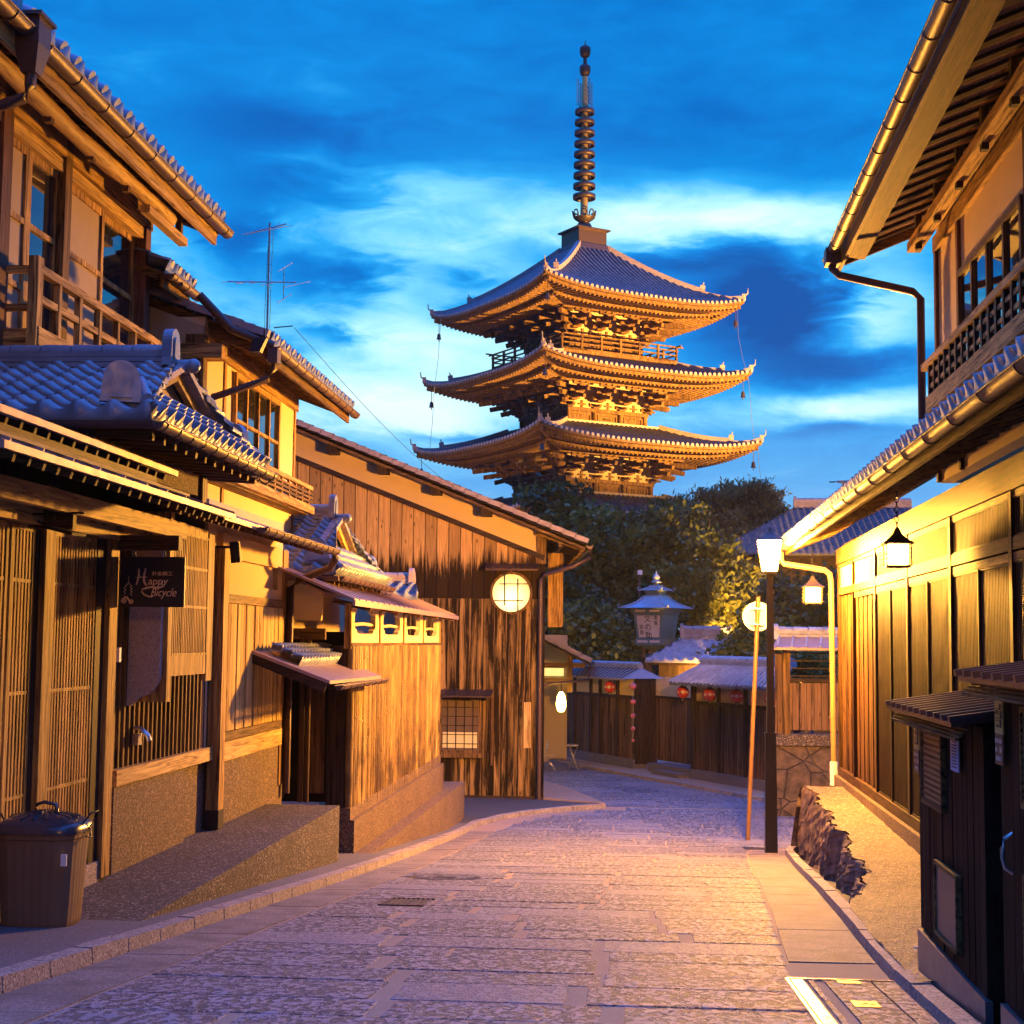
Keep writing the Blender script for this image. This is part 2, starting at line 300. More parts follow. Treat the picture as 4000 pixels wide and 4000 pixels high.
perf('vent_mesh', (.004, .003, .002), (.24, .15, .09), .30, (1, 62, 62))
# ------------------------------------------------------------------ mesh builder
class MB:
    def __init__(s, fr='W'):
        s.v = []; s.f = []; s.fr = ROT[fr]; s.tone = None; s.sm = []; s.smooth = False; s.tv = []
    def add(s, vs, fs):
        o = len(s.v); s.v.extend(tuple(s.fr @ Vector(p)) for p in vs); s.f.extend(tuple(i+o for i in f) for f in fs)
        s.sm.extend([s.smooth]*len(fs)); s.tv.extend([s.tone or 0.0]*len(vs))
    def box(s, x0, x1, y0, y1, z0, z1):
        s.add([(x0, y0, z0), (x1, y0, z0), (x1, y1, z0), (x0, y1, z0), (x0, y0, z1), (x1, y0, z1), (x1, y1, z1), (x0, y1, z1)],
              [(0, 3, 2, 1), (4, 5, 6, 7), (0, 1, 5, 4), (1, 2, 6, 5), (2, 3, 7, 6), (3, 0, 4, 7)])
    def hexa(s, b, t):            # bottom 4 and top 4 points, same order
        s.add(list(b)+list(t), [(0, 3, 2, 1), (4, 5, 6, 7), (0, 1, 5, 4), (1, 2, 6, 5), (2, 3, 7, 6), (3, 0, 4, 7)])
    def beam(s, p, q, w, h, up=(0, 0, 1), roll=0):
        p, q, up = Vector(p), Vector(q), Vector(up); d = (q-p).normalized()
        if abs(d.dot(up)) > .98: up = Vector((0, 1, 0))
        r = d.cross(up).normalized(); u = r.cross(d)
        if roll:
            c, n = math.cos(roll), math.sin(roll); r, u = r*c+u*n, u*c-r*n
        a = [(-w/2, -h/2), (w/2, -h/2), (w/2, h/2), (-w/2, h/2)]
        s.hexa([p+r*x+u*y for x, y in a], [q+r*x+u*y for x, y in a])
    def tube(s, pts, r, n=10, caps=True, arc=(0, 2*math.pi), r2=None, up=(0, 0, 1)):
        pts = [Vector(p) for p in pts]; full = abs(arc[1]-arc[0]-2*math.pi) < 1e-6; rings = []
        k = n if full else n+1
        for i, p in enumerate(pts):
            d = (pts[min(i+1, len(pts)-1)]-pts[max(i-1, 0)]).normalized(); U_ = Vector(up)
            if abs(d.dot(U_)) > .95: U_ = Vector((1, 0, 0))
            a = d.cross(U_).normalized(); b = a.cross(d); rr = r if r2 is None else r+(r2-r)*i/(len(pts)-1)
            if isinstance(r, (list, tuple)): rr = r[i]
            rings.append([p+a*rr*math.cos(arc[0]+(arc[1]-arc[0])*j/n)+b*rr*math.sin(arc[0]+(arc[1]-arc[0])*j/n) for j in range(k)])
        vs = [v for R in rings for v in R]; fs = []
        for i in range(len(pts)-1):
            for j in range(n):
                j2 = (j+1) % k if full else j+1
                fs.append((i*k+j, i*k+j2, (i+1)*k+j2, (i+1)*k+j))
        t = s.smooth; s.smooth = True; s.add(vs, fs); s.smooth = t
        if caps: s.add(rings[0], [tuple(range(k))]); s.add(rings[-1], [tuple(range(k-1, -1, -1))])
    def lathe(s, c, prof, n=20, caps=True, sq=0):
        vs = []; 
        for r, z in prof:
            for j in range(n):
                a = 2*math.pi*j/n+sq; vs.append((c[0]+r*math.cos(a), c[1]+r*math.sin(a), c[2]+z))
        fs = [(i*n+j, i*n+(j+1) % n, (i+1)*n+(j+1) % n, (i+1)*n+j) for i in range(len(prof)-1) for j in range(n)]
        t = s.smooth; s.smooth = n > 8; s.add(vs, fs); s.smooth = t
        if caps: s.add(vs[:n], [tuple(range(n-1, -1, -1))]); s.add(vs[-n:], [tuple(range(n))])
    def prism(s, poly, off):      # polygon (3-D points) swept by off
        off = Vector(off); n = len(poly); a = [Vector(p) for p in poly]
        s.add(a+[p+off for p in a], [tuple(range(n)), tuple(range(2*n-1, n-1, -1))]+[(i, i+n, (i+1) % n+n, (i+1) % n) for i in range(n)])
    def ball(s, c, r, n=14, m=9, sz=1.0):
        s.lathe(c, [(max(1e-4, r*math.sin(math.pi*i/m)), -r*sz*math.cos(math.pi*i/m)) for i in range(m+1)], n, False)
    def build(s, name, mat, parent=None, recalc=True, **props):
        me = bpy.data.meshes.new(name); o = bpy.data.objects.new(name, me); S.collection.objects.link(o)
        V_ = np.array(s.v, dtype=float); loc = np.zeros(3)
        if parent is not None:
            q = parent
            while q is not None: loc += np.array(q.location); q = q.parent
            o.parent = parent; 
        else:
            loc = np.array([(V_[:, 0].min()+V_[:, 0].max())/2, (V_[:, 1].min()+V_[:, 1].max())/2, V_[:, 2].min()]); o.location = loc
        V_ -= loc
        me.from_pydata(V_.tolist(), [], s.f); me.polygons.foreach_set('use_smooth', s.sm); me.materials.append(MATS[mat])
        if any(s.tv):
            at = me.attributes.new('tone', 'FLOAT', 'POINT'); at.data.foreach_set('value', s.tv)
        if recalc:
            import bmesh
            b = bmesh.new(); b.from_mesh(me); bmesh.ops.recalc_face_normals(b, faces=b.faces); b.to_mesh(me); b.free()
        me.update()
        for k, v in props.items(): o[k] = v
        return o
def thing(name, label, cat, loc, group=None, fr='W'):
    o = bpy.data.objects.new(name, None); S.collection.objects.link(o); o.location = ROT[fr] @ Vector(loc); o.empty_display_size = .2
    o['label'] = label; o['category'] = cat
    if group: o['group'] = group
    return o
def tag(o, label, cat, group=None):
    o['label'] = label; o['category'] = cat
    if group: o['group'] = group
    return o
def dup(root, loc, label=None):
    r = root.copy(); S.collection.objects.link(r); r.location = loc
    if label: r['label'] = label
    for ch in root.children:
        c = ch.copy(); S.collection.objects.link(c); c.parent = r
        for g in ch.children:
            d = g.copy(); S.collection.objects.link(d); d.parent = c
    return r
def rescale(objs, k):             # move a block of parts nearer or farther, keeping its proportions
    bpy.context.view_layer.update()
    for o in objs:
        q = o; base = Vector((0, 0, 0))
        while q.parent is not None: q = q.parent; base += q.location
        co = np.empty(len(o.data.vertices)*3); o.data.vertices.foreach_get('co', co); co = co.reshape(-1, 3); b = np.array(base)
        o.data.vertices.foreach_set('co', (((co+b)*k)-b).ravel()); o.data.update()
        rescale(o.children, k)
# ------------------------------------------------------------------ roof tiles, gutters, lattices
PROF = [(.0, .030), (.12, .012), (.26, -.004), (.42, -.008), (.58, .0), (.70, .018), (.80, .042), (.90, .050), (1.0, .032)]
def tile_roof(mb, A, B, C, D, tw=.24, tl=.21, flip=False, amp=1.0, lip=.03, thick=.05):
    """wavy pan tiles on the quad A-B (eave) C-D (ridge; D above A, C above B)"""
    A, B, C, D = map(Vector, (A, B, C, D)); e = (B-A).normalized(); up = (D-A)-e*(D-A).dot(e); H = up.length; up.normalize(); n = e.cross(up).normalized()
    if n.z < 0: n = -n
    Lw = (B-A).length; uD = (D-A).dot(e); uC = (C-A).dot(e); lo, hi = min(0, uD), max(Lw, uC)
    nc = max(1, round((hi-lo)/tw)); tw = (hi-lo)/nc; nr = max(1, round(H/tl)); tl = H/nr
    us = []; 
    for c in range(nc):
        for t, h in PROF[:-1]:
            tt = 1-t if flip else t; us.append((lo+(c+t)*tw, h*amp if not flip else PROF[-1-PROF.index((t, h))][1]*amp))
    us.append((hi, PROF[-1][1]*amp))
    K = len(us)
    def pt(u, s_, h):
        t = s_/H; a = uD*t; b = Lw+(uC-Lw)*t; u = min(max(u, a), b); return A+e*u+up*s_+n*h
    vs = []; fs = []
    for r in range(nr):
        s0, s1 = r*tl, min(H, (r+1)*tl)
        for (s_, k) in ((s0, lip+.012), (s1+.0, .012)):
            vs.extend(pt(u, s_, h+k) for u, h in us)
        o = r*3*K
        vs.extend(pt(u, s0+.004, (h if r else -thick)+(.0 if r else 0)) for u, h in us)
        for i in range(K-1):
            fs.append((o+i, o+i+1, o+K+i+1, o+K+i)); fs.append((o+2*K+i, o+2*K+i+1, o+i+1, o+i))
    sm = mb.smooth; mb.smooth = True; mb.add(vs, fs); mb.smooth = sm
def slab(mb, A, B, C, D, th):     # thick sheet under / over a quad (th downwards along z)
    mb.hexa([Vector(p)-Vector((0, 0, th)) for p in (A, B, C, D)], [A, B, C, D])
def ridge(mb, p, q, w=.16, h=.16, n=3, seg=.28, r=None):
    p, q = Vector(p), Vector(q)
    for i in range(n):
        ww = w*(1.15-.08*i); z = h*(i+.5)/n; mb.beam(p+Vector((0, 0, z)), q+Vector((0, 0, z)), ww+(.012 if i % 2 else 0), h/n*.86)
    Ln = (q-p).length; k = max(1, round(Ln/seg)); r = r or w*.5
    for i in range(k):
        a = p+(q-p)*(i/k); b = p+(q-p)*((i+.96)/k); mb.tube([a+Vector((0, 0, h)), b+Vector((0, 0, h))], r, 8, True, (0, math.pi) if False else (0, 2*math.pi), r2=r*.92)
def oni(mb, p, d, w=.28, h=.34, t=.07):   # arched ridge-end tile facing direction d
    p, d = Vector(p), Vector(d).normalized(); s_ = d.cross(Vector((0, 0, 1))).normalized(); poly = [p-s_*w/2]
    for i in range(11):
        a = math.pi*i/10; poly.append(p-s_*(w*.42*math.cos(a))+Vector((0, 0, h-w*.42+w*.42*math.sin(a))))
    poly.append(p+s_*w/2); mb.prism(poly, d*t)
    pol2 = [p+d*t-s_*w*.25+Vector((0, 0, .03))]
    for i in range(9):
        a = math.pi*i/8; pol2.append(p+d*t-s_*(w*.22*math.cos(a))+Vector((0, 0, h-w*.5+w*.22*math.sin(a))))
    pol2.append(p+d*t+s_*w*.25+Vector((0, 0, .03))); mb.prism(pol2, d*.014)
def gutter(mb, p, q, r=.06, hooks=.45, drop=0.0):
    p, q = Vector(p), Vector(q); d = (q-p); L = d.length; d.normalize()
    mb.tube([p, q], r, 10, True, (math.pi, 2*math.pi)); side = d.cross(Vector((0, 0, 1))).normalized()
    for sgn in (-1, 1): mb.tube([p+side*r*sgn, q+side*r*sgn], .009, 6)
    k = max(1, int(L/hooks))
    for i in range(k+1):
        c = p+d*(L*(i+.3)/(k+.6)); mb.tube([c-d*.01, c+d*.01], r+.007, 10, True, (math.pi, 2*math.pi))
def hooks(mb, p, q, r, step=.45, hang=.05):
    p, q = Vector(p), Vector(q); d = (q-p); L = d.length; d.normalize(); k = max(1, int(L/step)); side = d.cross(Vector((0, 0, 1))).normalized()
    for i in range(k+1):
        c = p+d*(L*(i+.5)/(k+1)); mb.tube([c+side*(r*math.cos(a))+Vector((0, 0, r*1.0*math.sin(a)-hang)) for a in [math.pi*(1+j/6) for j in range(7)]], .006, 5)
def lattice(mb, x, y0, y1, z0, z1, pitch=.032, w=.016, d=.02, rails=(), fr=None, frame_w=.04, xdir=1):
    """vertical slats in the plane x = const with thin cross rails"""
    n = max(2, round((y1-y0-2*frame_w)/pitch)); st = (y1-y0-2*frame_w)/n
    for i in range(n): mb.box(x-d/2, x+d/2, y0+frame_w+(i+.5)*st-w/2, y0+frame_w+(i+.5)*st+w/2, z0+frame_w, z1-frame_w)
    for z in rails: mb.box(x-d/2-.004, x+d/2+.003, y0+frame_w, y1-frame_w, z-.012, z+.012)
    for a, b, c, e in ((y0, y0+frame_w, z0, z1), (y1-frame_w, y1, z0, z1)): mb.box(x-d/2-.01, x+d/2+.008, a, b, c, e)
    for c, e in ((z0, z0+frame_w), (z1-frame_w, z1)): mb.box(x-d/2-.009, x+d/2+.006, y0+frame_w, y1-frame_w, c, e)
def text_mesh(txt, size, ext=.004):
    cu = bpy.data.curves.new('txt', 'FONT'); cu.body = txt; cu.size = size; cu.extrude = ext; o = bpy.data.objects.new('txt', cu); S.collection.objects.link(o)
    me = bpy.data.meshes.new_from_object(o.evaluated_get(bpy.context.evaluated_depsgraph_get())); bpy.data.objects.remove(o); bpy.data.curves.remove(cu)
    vs = [tuple(v.co) for v in me.vertices]; fs = [tuple(p.vertices) for p in me.polygons]; bpy.data.meshes.remove(me); return vs, fs
def put_text(mb, txt, size, o, ex, ez, shear=0, sx=1.0, ext=.003, bold=0):
    vs, fs = text_mesh(txt, size, ext); o, ex, ez = Vector(o), Vector(ex), Vector(ez); n = ex.cross(ez)
    if vs: mb.add([o+ex*((v[0]+shear*v[1])*sx)+ez*v[1]+n*v[2] for v in vs], fs)
# ================================================================== the ground, road and kerbs
def P(px, py): # point of the road surface seen at a pixel, used to measure the kerb lines below
    y = 8.0
    for _ in range(60):
        d = ray(px, py); yy = y; z = zr(y)
        yn = z/(d.z/d.y); y = .5*y+.5*min(max(yn, 2), 60)
    return (d.x/d.y*y, y)
LK = [(-2.88, 2.0), (-2.88, 5.0), (-2.90, 6.8), (-2.87, 9), (-2.84, 11), (-2.80, 13.5), (-2.78, 16), (-2.80, 19), (-2.84, 22), (-2.90, 25), (-2.85, 26.8), (-2.5, 28.0), (-2.0, 28.9), (-1.3, 29.7), (-.65, 30.2)]
RK = [(1.28, 2.0), (1.28, 6.5), (1.315, 8.1), (1.39, 9.6), (1.52, 11.8), (1.67, 14.7), (1.80, 17.8), (1.97, 20.9), (2.2, 22.5), (2.9, 23.6), (4.5, 24.3)]
def interp(K, y):
    for (x0, y0), (x1, y1) in zip(K, K[1:]):
        if y0 <= y <= y1: return x0+(x1-x0)*(y-y0)/(y1-y0)
    return K[0][0] if y < K[0][1] else K[-1][0]
def struct(mb, name, mat, **k):
    o = mb.build(name, mat, **k); o['kind'] = 'structure'; return o
g = MB()                                                    # ground far and wide (a grid that follows the street's fall)
ys = [-40, -10, 0] + [i*1.0 for i in range(1, 46)] + [60, 90, 200, 600, 3000]; xs = [-3000, -300, -60, -20, -8, -3, 0, 3, 8, 20, 60, 300, 3000]
g.add([(x, y, (zr(y) if y > -12 else zr(-10))-.09) for y in ys for x in xs], [(r*len(xs)+c, r*len(xs)+c+1, (r+1)*len(xs)+c+1, (r+1)*len(xs)+c) for r in range(len(ys)-1) for c in range(len(xs)-1)])
struct(g, 'ground', 'asphalt')
r = MB(); yy = [-2+.5*i for i in range(100)]                # mortar bed of the road
def edgeL(y): return interp(LK, y) if y < 26.8 else (-14 if y > 30.4 else interp([(LK[10][0], 26.8), (-2.5, 28.), (-2., 28.9), (-1.3, 29.7), (-.65, 30.2), (-14, 30.4)], y))
def edgeR(y): return interp(RK, y) if y < 22.5 else 9.0
vs = []; fs = []
for i, y in enumerate(yy): vs += [(max(edgeL(y), -14), y, zr(y)-.0005), (edgeR(y), y, zr(y)-.0005)]
fs = [(2*i, 2*i+1, 2*i+3, 2*i+2) for i in range(len(yy)-1)]; r.add(vs, fs); struct(r, 'road', 'fine_concrete')
def slabs():
    m = MB(); y = 2.2; row = 0
    while y < 41:
        dy = random.uniform(.44, .60) if y < 28 else .5
        y1 = y+dy-random.uniform(.010, .022); yc = (y+y1)/2
        xl = edgeL(yc)+ (.42 if y < 26 else .5); xr = edgeR(yc)-(.52 if y < 22.5 else 0)
        if y > 30.4: xl = -11
        x = xl+random.uniform(-.1, .1) if False else xl; skew = .012
        while x < xr-.12:
            w = random.uniform(.62, 1.35); gap = random.choice([.06, .075, .09, .10]) if random.random() < .8 else .015; gap = gap if y < 11 else (gap*.6 if y < 17 else .02)
            x1 = min(x+w, xr)
            if xr-x1 < .35: x1 = xr
            m.tone = .001+random.random()*.999
            if 1.0 < x1 and x < 1.5 and 6.3 < yc < 8.2 and x1 > .72:
                x1 = .70
                if x1-x < .1: break
            b = .006; j = lambda: random.uniform(-.006, .006); k = lambda: random.uniform(-.0025, .0025)
            fl = skew*(x-xl); fr_ = skew*(x1-xl)
            o = [(x+j(), y+fl+j()*.6), (x1+j(), y+fr_+j()*.6), (x1+j(), y1+fr_+j()*.6), (x+j(), y1+fl+j()*.6)]; hh = k()
            ins = [(b, b), (-b, b), (-b, -b), (b, -b)]
            bot = [(p[0], p[1], zr(p[1])-.02) for p in o]; mid = [(p[0], p[1], zr(p[1])-.003+hh) for p in o]; top = [(p[0]+q[0], p[1]+q[1], zr(p[1]+q[1])+.004+hh) for p, q in zip(o, ins)]
            m.add(bot+mid+top, [(0, 1, 5, 4), (1, 2, 6, 5), (2, 3, 7, 6), (3, 0, 4, 7), (4, 5, 9, 8), (5, 6, 10, 9), (6, 7, 11, 10), (7, 4, 8, 11), (8, 9, 10, 11)])
            x = x1+gap
            if x1 >= xr: break
        y += dy; row += 1
    m.tone = None
    g2 = MB()                                     # gutter stones on both sides
    for K, sgn, w in ((LK, 1, .40), (RK, -1, .50)):
        y = 2.2
        while y < (25.5 if sgn == 1 else 21.5):
            y1 = y+random.uniform(.75, 1.3); xa, xb = interp(K, y), interp(K, y1); hh = random.uniform(-.001, .003); g2.tone = random.random()
            q = [(xa+sgn*.004, y+.004), (xb+sgn*.004, y1-.004), (xb+sgn*w, y1-.004+.03*sgn), (xa+sgn*w, y+.004+.03*sgn)]
            if not (sgn == -1 and y1 > 6.45 and y < 8.1): g2.hexa([(a, b, zr(b)-.02) for a, b in q], [(a, b, zr(b)+.0035+hh) for a, b in q])
            y = y1
    o = g2.build('gutter_stones', 'gutter_stone'); o['kind'] = 'structure'
    o = m.build('stone_paving', 'stone_slab', recalc=False); o['kind'] = 'structure'
slabs()
def kerb(K, side, name, w=.13, h=.10, y0=None):
    m = MB(); pts = []; K3 = [Vector((x, y, 0)) for x, y in K]; tot = 0
    for a, b in zip(K3, K3[1:]):
        L = (b-a).length; n = max(1, round(L/.62))
        for i in range(n): pts.append((a+(b-a)*(i/n), a+(b-a)*((i+.97)/n)))
    for a, b in pts:
        d = (b-a).normalized(); s_ = Vector((d.y, -d.x, 0))*(-side); j = random.uniform(-.005, .005)
        A, B = a, b; q = [A, B, B+s_*w, A+s_*w]
        m.hexa([(p.x, p.y, zr(p.y)-.1) for p in q], [(p.x+(s_.x*.012 if k < 2 else 0), p.y, zr(p.y)+h+j-(.004 if k < 2 else 0)) for k, p in enumerate(q)])
    struct(m, name, 'kerb_stone')
kerb(LK, 1, 'kerb', .12, .085); kerb(RK, -1, 'kerb', .11, .07)
# far kerb, in front of the tea-house fence
FA, FB = Vector((-2.29, 43.2, 0)), Vector((3.02, 33.4, 0)); FD = (FB-FA).normalized(); FN = Vector((FD.y, -FD.x, 0))   # FN points to the camera side
if FN.y > 0: FN = -FN
fk = MB(); a0 = FA-FD*4+FN*1.0; 
for i in range(36):
    a = a0+FD*(i*.55); b = a+FD*.53; q = [a, b, b-FN*.14, a-FN*.14]; fk.hexa([(p.x, p.y, -3.4) for p in q], [(p.x, p.y, -3.21) for p in q])
struct(fk, 'kerb', 'kerb_stone')
sw = MB(); q = [FA-FD*4+FN*.86, FB+FD*6+FN*.86, FB+FD*6-FN*.2, FA-FD*4-FN*.2]; sw.hexa([(p.x, p.y, -3.5) for p in q], [(p.x, p.y, -3.225) for p in q]); struct(sw, 'pavement', 'fine_concrete')
# left pavement strip behind the kerb near the camera and the asphalt corner in front of the gable house
lp = MB(); ys = [0+.5*i for i in range(54)]
lp.add([(x, y, zr(y)+dz) for y in ys for x, dz in ((interp(LK, y)-.118, .075), (-9, .075))], [(2*i, 2*i+1, 2*i+3, 2*i+2) for i in range(len(ys)-1)]); struct(lp, 'pavement', 'aggregate_grey')
cp = MB(); cps = [(-2.95, 25.5), (-2.90, 26.8), (-2.6, 28.1), (-2.1, 29.0), (-1.4, 29.8), (-.8, 30.3), (-2.2, 30.9), (-12, 31.2), (-12, 25.5)]
cp.prism([(x, y, -3.6) for x, y in cps], (0, 0, .395)); struct(cp, 'pavement', 'asphalt')
# small drain ramp corner beyond the gable house
cr = MB(); cr.prism([(-2.2, 31.2, -3.5), (-.7, 30.45, -3.5), (-1.6, 33.5, -3.5), (-2.6, 36, -3.5), (-3.4, 36, -3.5)], (0, 0, .30)); struct(cr, 'path', 'fine_concrete')
# the ramps of the left houses: tops nearly level while the street falls away
def ramp(name, label, xo, xi, y0, y1, z0, z1, mat='aggregate'):
    m = MB('L'); n = 24
    for k in range(n):
        a, b = k/n, (k+1)/n; ya, yb = y0+(y1-y0)*a, y0+(y1-y0)*b; f = lambda t: z0+(z1-z0)*t**.8
        m.hexa([(xo, ya, -4), (xo, yb, -4), (xi, yb, -4), (xi, ya, -4)], [(xo, ya, f(a)), (xo, yb, f(b)), (xi, yb, f(b)), (xi, ya, f(a))]) if k in (0, n-1) else \
        m.add([(xo, ya, -4), (xo, yb, -4), (xi, yb, -4), (xi, ya, -4), (xo, ya, f(a)), (xo, yb, f(b)), (xi, yb, f(b)), (xi, ya, f(a))], [(4, 5, 6, 7), (0, 1, 5, 4)])
    e = m.build(name, mat); tag(e, label, 'ramp', 'ramps beside the left houses'); return e
ramp('concrete_ramp', 'long dark pebbled ramp beside the kerb, behind the rubbish bin', -3.07, -6, 8.3, 15.9, -1.79, -1.752, 'aggregate')
ramp('concrete_ramp', 'tan sloping block below the bamboo wall', -3.0, -4, 16.7, 27.5, -2.47, -2.56, 'aggregate_warm')['label'] = 'lighter tan sloping concrete block in front of the bamboo wall'
# right platform of rough stone under the lattice house
m = MB('R')
def plz(y): return -2.13+.12*(y-12.6)/8.5
n = 150; rows = []
for i in range(n+1):
    y = 7.6+14.2*i/n; xk = interp([(1.30, 7), (1.40, 9.6), (1.53, 11.8), (1.66, 12.8), (1.80, 14), (1.92, 16), (2.0, 19), (2.06, 22)], y)+.12; xk += (.05*math.sin(y*3.1)+.03*math.sin(y*9.7)+random.uniform(-.03, .03))*min(1, max(0, (y-12.4)/1.6))
    rows.append((xk, y))
top = []
vs = []; 
for xk, y in [(a-.17*min(1, max(0, (13.6-b)/.9)), b) for a, b in rows]: 
    for t in range(9): vs.append((xk+(3.3-xk)*(t/8)**1.6, y, max(plz(y), zr(y)+.08)+random.uniform(-.012, .006)))
m.smooth = True; m.add(vs, [(i*9+t, i*9+t+1, (i+1)*9+t+1, (i+1)*9+t) for i in range(n) for t in range(8)])
pl = thing('stone_platform', 'raised gravelly stone platform with a rugged rock edge under the lattice house', 'platform', (2.4, 15, -3), fr='R')
m.build('walking_surface', 'gravel_platform', pl)
e = MB('R'); vs = []; K = 14; colr = []; cc_ = 0
for i in range(n+1):
    if i % 3 == 0 or random.random() < .25: cc_ = random.uniform(-.035, .03)
    colr.append(cc_+random.uniform(-.012, .012))
for i in range(n+1):
    xk, y = rows[i]; zt = max(plz(y), zr(y)+.08); zb = zr(y)-.1
    for t in range(K):
        f = t/(K-1); rr = (colr[i]+random.uniform(-.010, .010))*(1 if 0 < t else .5)*min(1, max(.15, (zt-zb)/.5))
        vs.append((xk-.02-.09*f**.7+rr*(1 if f < .95 else .3), y+random.uniform(-.015, .015), zt+(zb-zt)*f+(random.uniform(-.02, .0)*min(1, (zt-zb)/.5) if t == 0 else 0)))
i0 = next(i for i in range(n) if rows[i][1] > 13.0); e.add(vs, [(i*K+t, (i+1)*K+t, (i+1)*K+t+1, i*K+t+1) for i in range(i0, n) for t in range(K-1)])
xk, y = rows[-1]; zt = plz(y); 
vs = []; 
for a in range(12):
    for t in range(8):
        f = t/7; vs.append((xk-.03+a*.16-(.16*f**.7 if a == 0 else 0), y+.10*f+random.uniform(-.04, .04), zt+(zr(y)-.1-zt)*f))
e.add(vs, [(a*8+t, (a+1)*8+t, (a+1)*8+t+1, a*8+t+1) for a in range(11) for t in range(7)])
for i in range(0):       # broken stones near the low end
    y = 12.4+i*.16+random.uniform(-.05, .05); x = 1.80+random.uniform(-.05, .12); s_ = random.uniform(.03, .06)
    z = max(plz(y), zr(y)+.05); e.beam((x-s_, y, z-.06), (x+s_, y+random.uniform(-.1, .1), z+random.uniform(-.03, .025)), s_*1.2, .12, roll=random.uniform(-.4, .4))
e.build('rock_edge', 'rough_rock', pl)
# utility cover in the road
u = thing('utility_cover', 'square steel-framed paving cover with brass badges beside the dark sheds', 'manhole cover', (1.1, 7.3, zr(7.3)))
def rz(x, y, dz): return (x, y, zr(y)+dz)
def flat(mb, x0, x1, y0, y1, d0, d1): mb.hexa([rz(x0, y0, d0), rz(x1, y0, d0), rz(x1, y1, d0), rz(x0, y1, d0)], [rz(x0, y0, d1), rz(x1, y0, d1), rz(x1, y1, d1), rz(x0, y1, d1)])
f = MB(); flat(f, .76, .775, 6.5, 8.08, -.01, .012); flat(f, .775, 1.40, 6.5, 6.52, -.01, .0125); flat(f, .775, 1.40, 8.06, 8.08, -.01, .0125); flat(f, 1.385, 1.40, 6.52, 8.06, -.01, .012)
f.build('frame', 'steel', u)
f = MB(); flat(f, .785, .845, 6.54, 8.04, -.01, .010); f.build('edge_plate', 'steel', u)
f = MB(); flat(f, .87, .90, 6.54, 7.3, -.01, .008); flat(f, .87, .90, 7.33, 8.04, -.01, .008); flat(f, .955, 1.19, 6.54, 7.28, -.01, .008); flat(f, .955, 1.19, 7.30, 8.04, -.01, .008); flat(f, 1.20, 1.375, 6.54, 7.28, -.01, .008); flat(f, 1.20, 1.375, 7.30, 8.04, -.01, .008); f.tone = .3; f.tv = [.3]*len(f.v)
f.build('paving_inlay', 'stone_slab', u)
for (x0, x1, y0, y1) in ((.99, 1.11, 7.14, 7.32), (1.03, 1.13, 6.56, 6.66), (1.02, 1.13, 7.93, 8.03)):
    f = MB(); flat(f, x0, x1, y0, y1, -.01, .012); f.build('badge', 'gold_metal', u)
f = MB()
for k in range(5): f.lathe((1.02+.015*k, 7.19+.02*(k % 3), zr(7.22)+.012), [(.012, 0), (.012, .0025)], 10)
f.build('badge_relief', 'iron', u)
# drain grates and an iron manhole far down the street
def grate(px, py, w, d, label, skew=0):
    x, y = P(px, py); t = MB()
    for i in range(9): flat(t, x-w/2+i*w/9, x-w/2+(i+.5)*w/9, y-d/2, y+d/2, -.005, .0095)
    flat(t, x-w/2, x+w/2, y-d/2-.02, y-d/2, -.005, .011); flat(t, x-w/2, x+w/2, y+d/2, y+d/2+.02, -.005, .011)
    tag(t.build('drain_grate', 'iron'), label, 'drain grate', 'drain grates')
grate(1590, 3526, .36, .62, 'iron drain grate sunk among the paving slabs on the left half of the road'); grate(2950, 3316, .34, .45, 'small striped drain grate at the foot of the street lamp')
def cover(px, py, r, label):
    x, y = P(px, py); t = MB(); t.add([rz(x+r*math.cos(a*math.pi/16), y+r*math.sin(a*math.pi/16), .0065) for a in range(32)]+[rz(x+r*.82*math.cos(a*math.pi/16), y+r*.82*math.sin(a*math.pi/16), .0075) for a in range(32)], [(i, (i+1) % 32, 32+(i+1) % 32, 32+i) for i in range(32)])
    t.add([rz(x+r*.3*math.cos(a*math.pi/8), y+r*.3*math.sin(a*math.pi/8), .0075) for a in range(16)], [tuple(range(16))])
    tag(t.build('manhole_cover', 'iron', recalc=False), label, 'manhole cover')
cover(2500, 3090, .42, 'dark round iron manhole ring far down the street near the fence'); cover(1740, 3428, .36, 'thin iron manhole ring in the middle of the paving slabs')
# ================================================================== right: lattice house
R = 'R'; XW = 2.75
rh = thing('lattice_house', 'long two-storey wooden house with dark slatted ground floor along the right side', 'house', (3.2, 16, -2), fr=R)
YE = 22.8
# ground floor wall plane
m = MB(R); m.box(XW+.05, XW+.2, 4, YE, -2.1, 1.50); m.box(XW+.2, 8, YE-.15, YE, -2.1, 1.6); m.build('wall', 'wood_dark', rh)
m = MB(R); m.box(XW-.05, XW+.05, 4, YE+.03, 1.20, 1.43); m.build('header_beam', 'house_brown_y', rh)
posts = [22.75, 21.1, 19.0, 16.6, 14.2, 11.8, 9.4, 7.0, 5.0]
for y in posts: mm = MB(R); mm.box(XW-.035, XW+.06, y-.055, y+.055, -1.9, 1.22); mm.build('post', 'house_brown', rh)
m = MB(R); m.box(XW-.030, XW+.05, 4, YE, .74, .84); m.build('rail', 'house_brown_y', rh)
m = MB(R); m.box(XW-.022, XW+.05, 4, YE-1.8, .655, .725); m.build('rail', 'wood_mid_y', rh)
m = MB(R); m.box(XW-.022, XW+.05, 4, YE, 1.15, 1.199); m.build('rail', 'wood_mid_y', rh)
m = MB(R); m.box(XW-.045, XW+.08, 4, YE+.04, -1.92, -1.80); m.build('sill_beam', 'house_brown_y', rh)
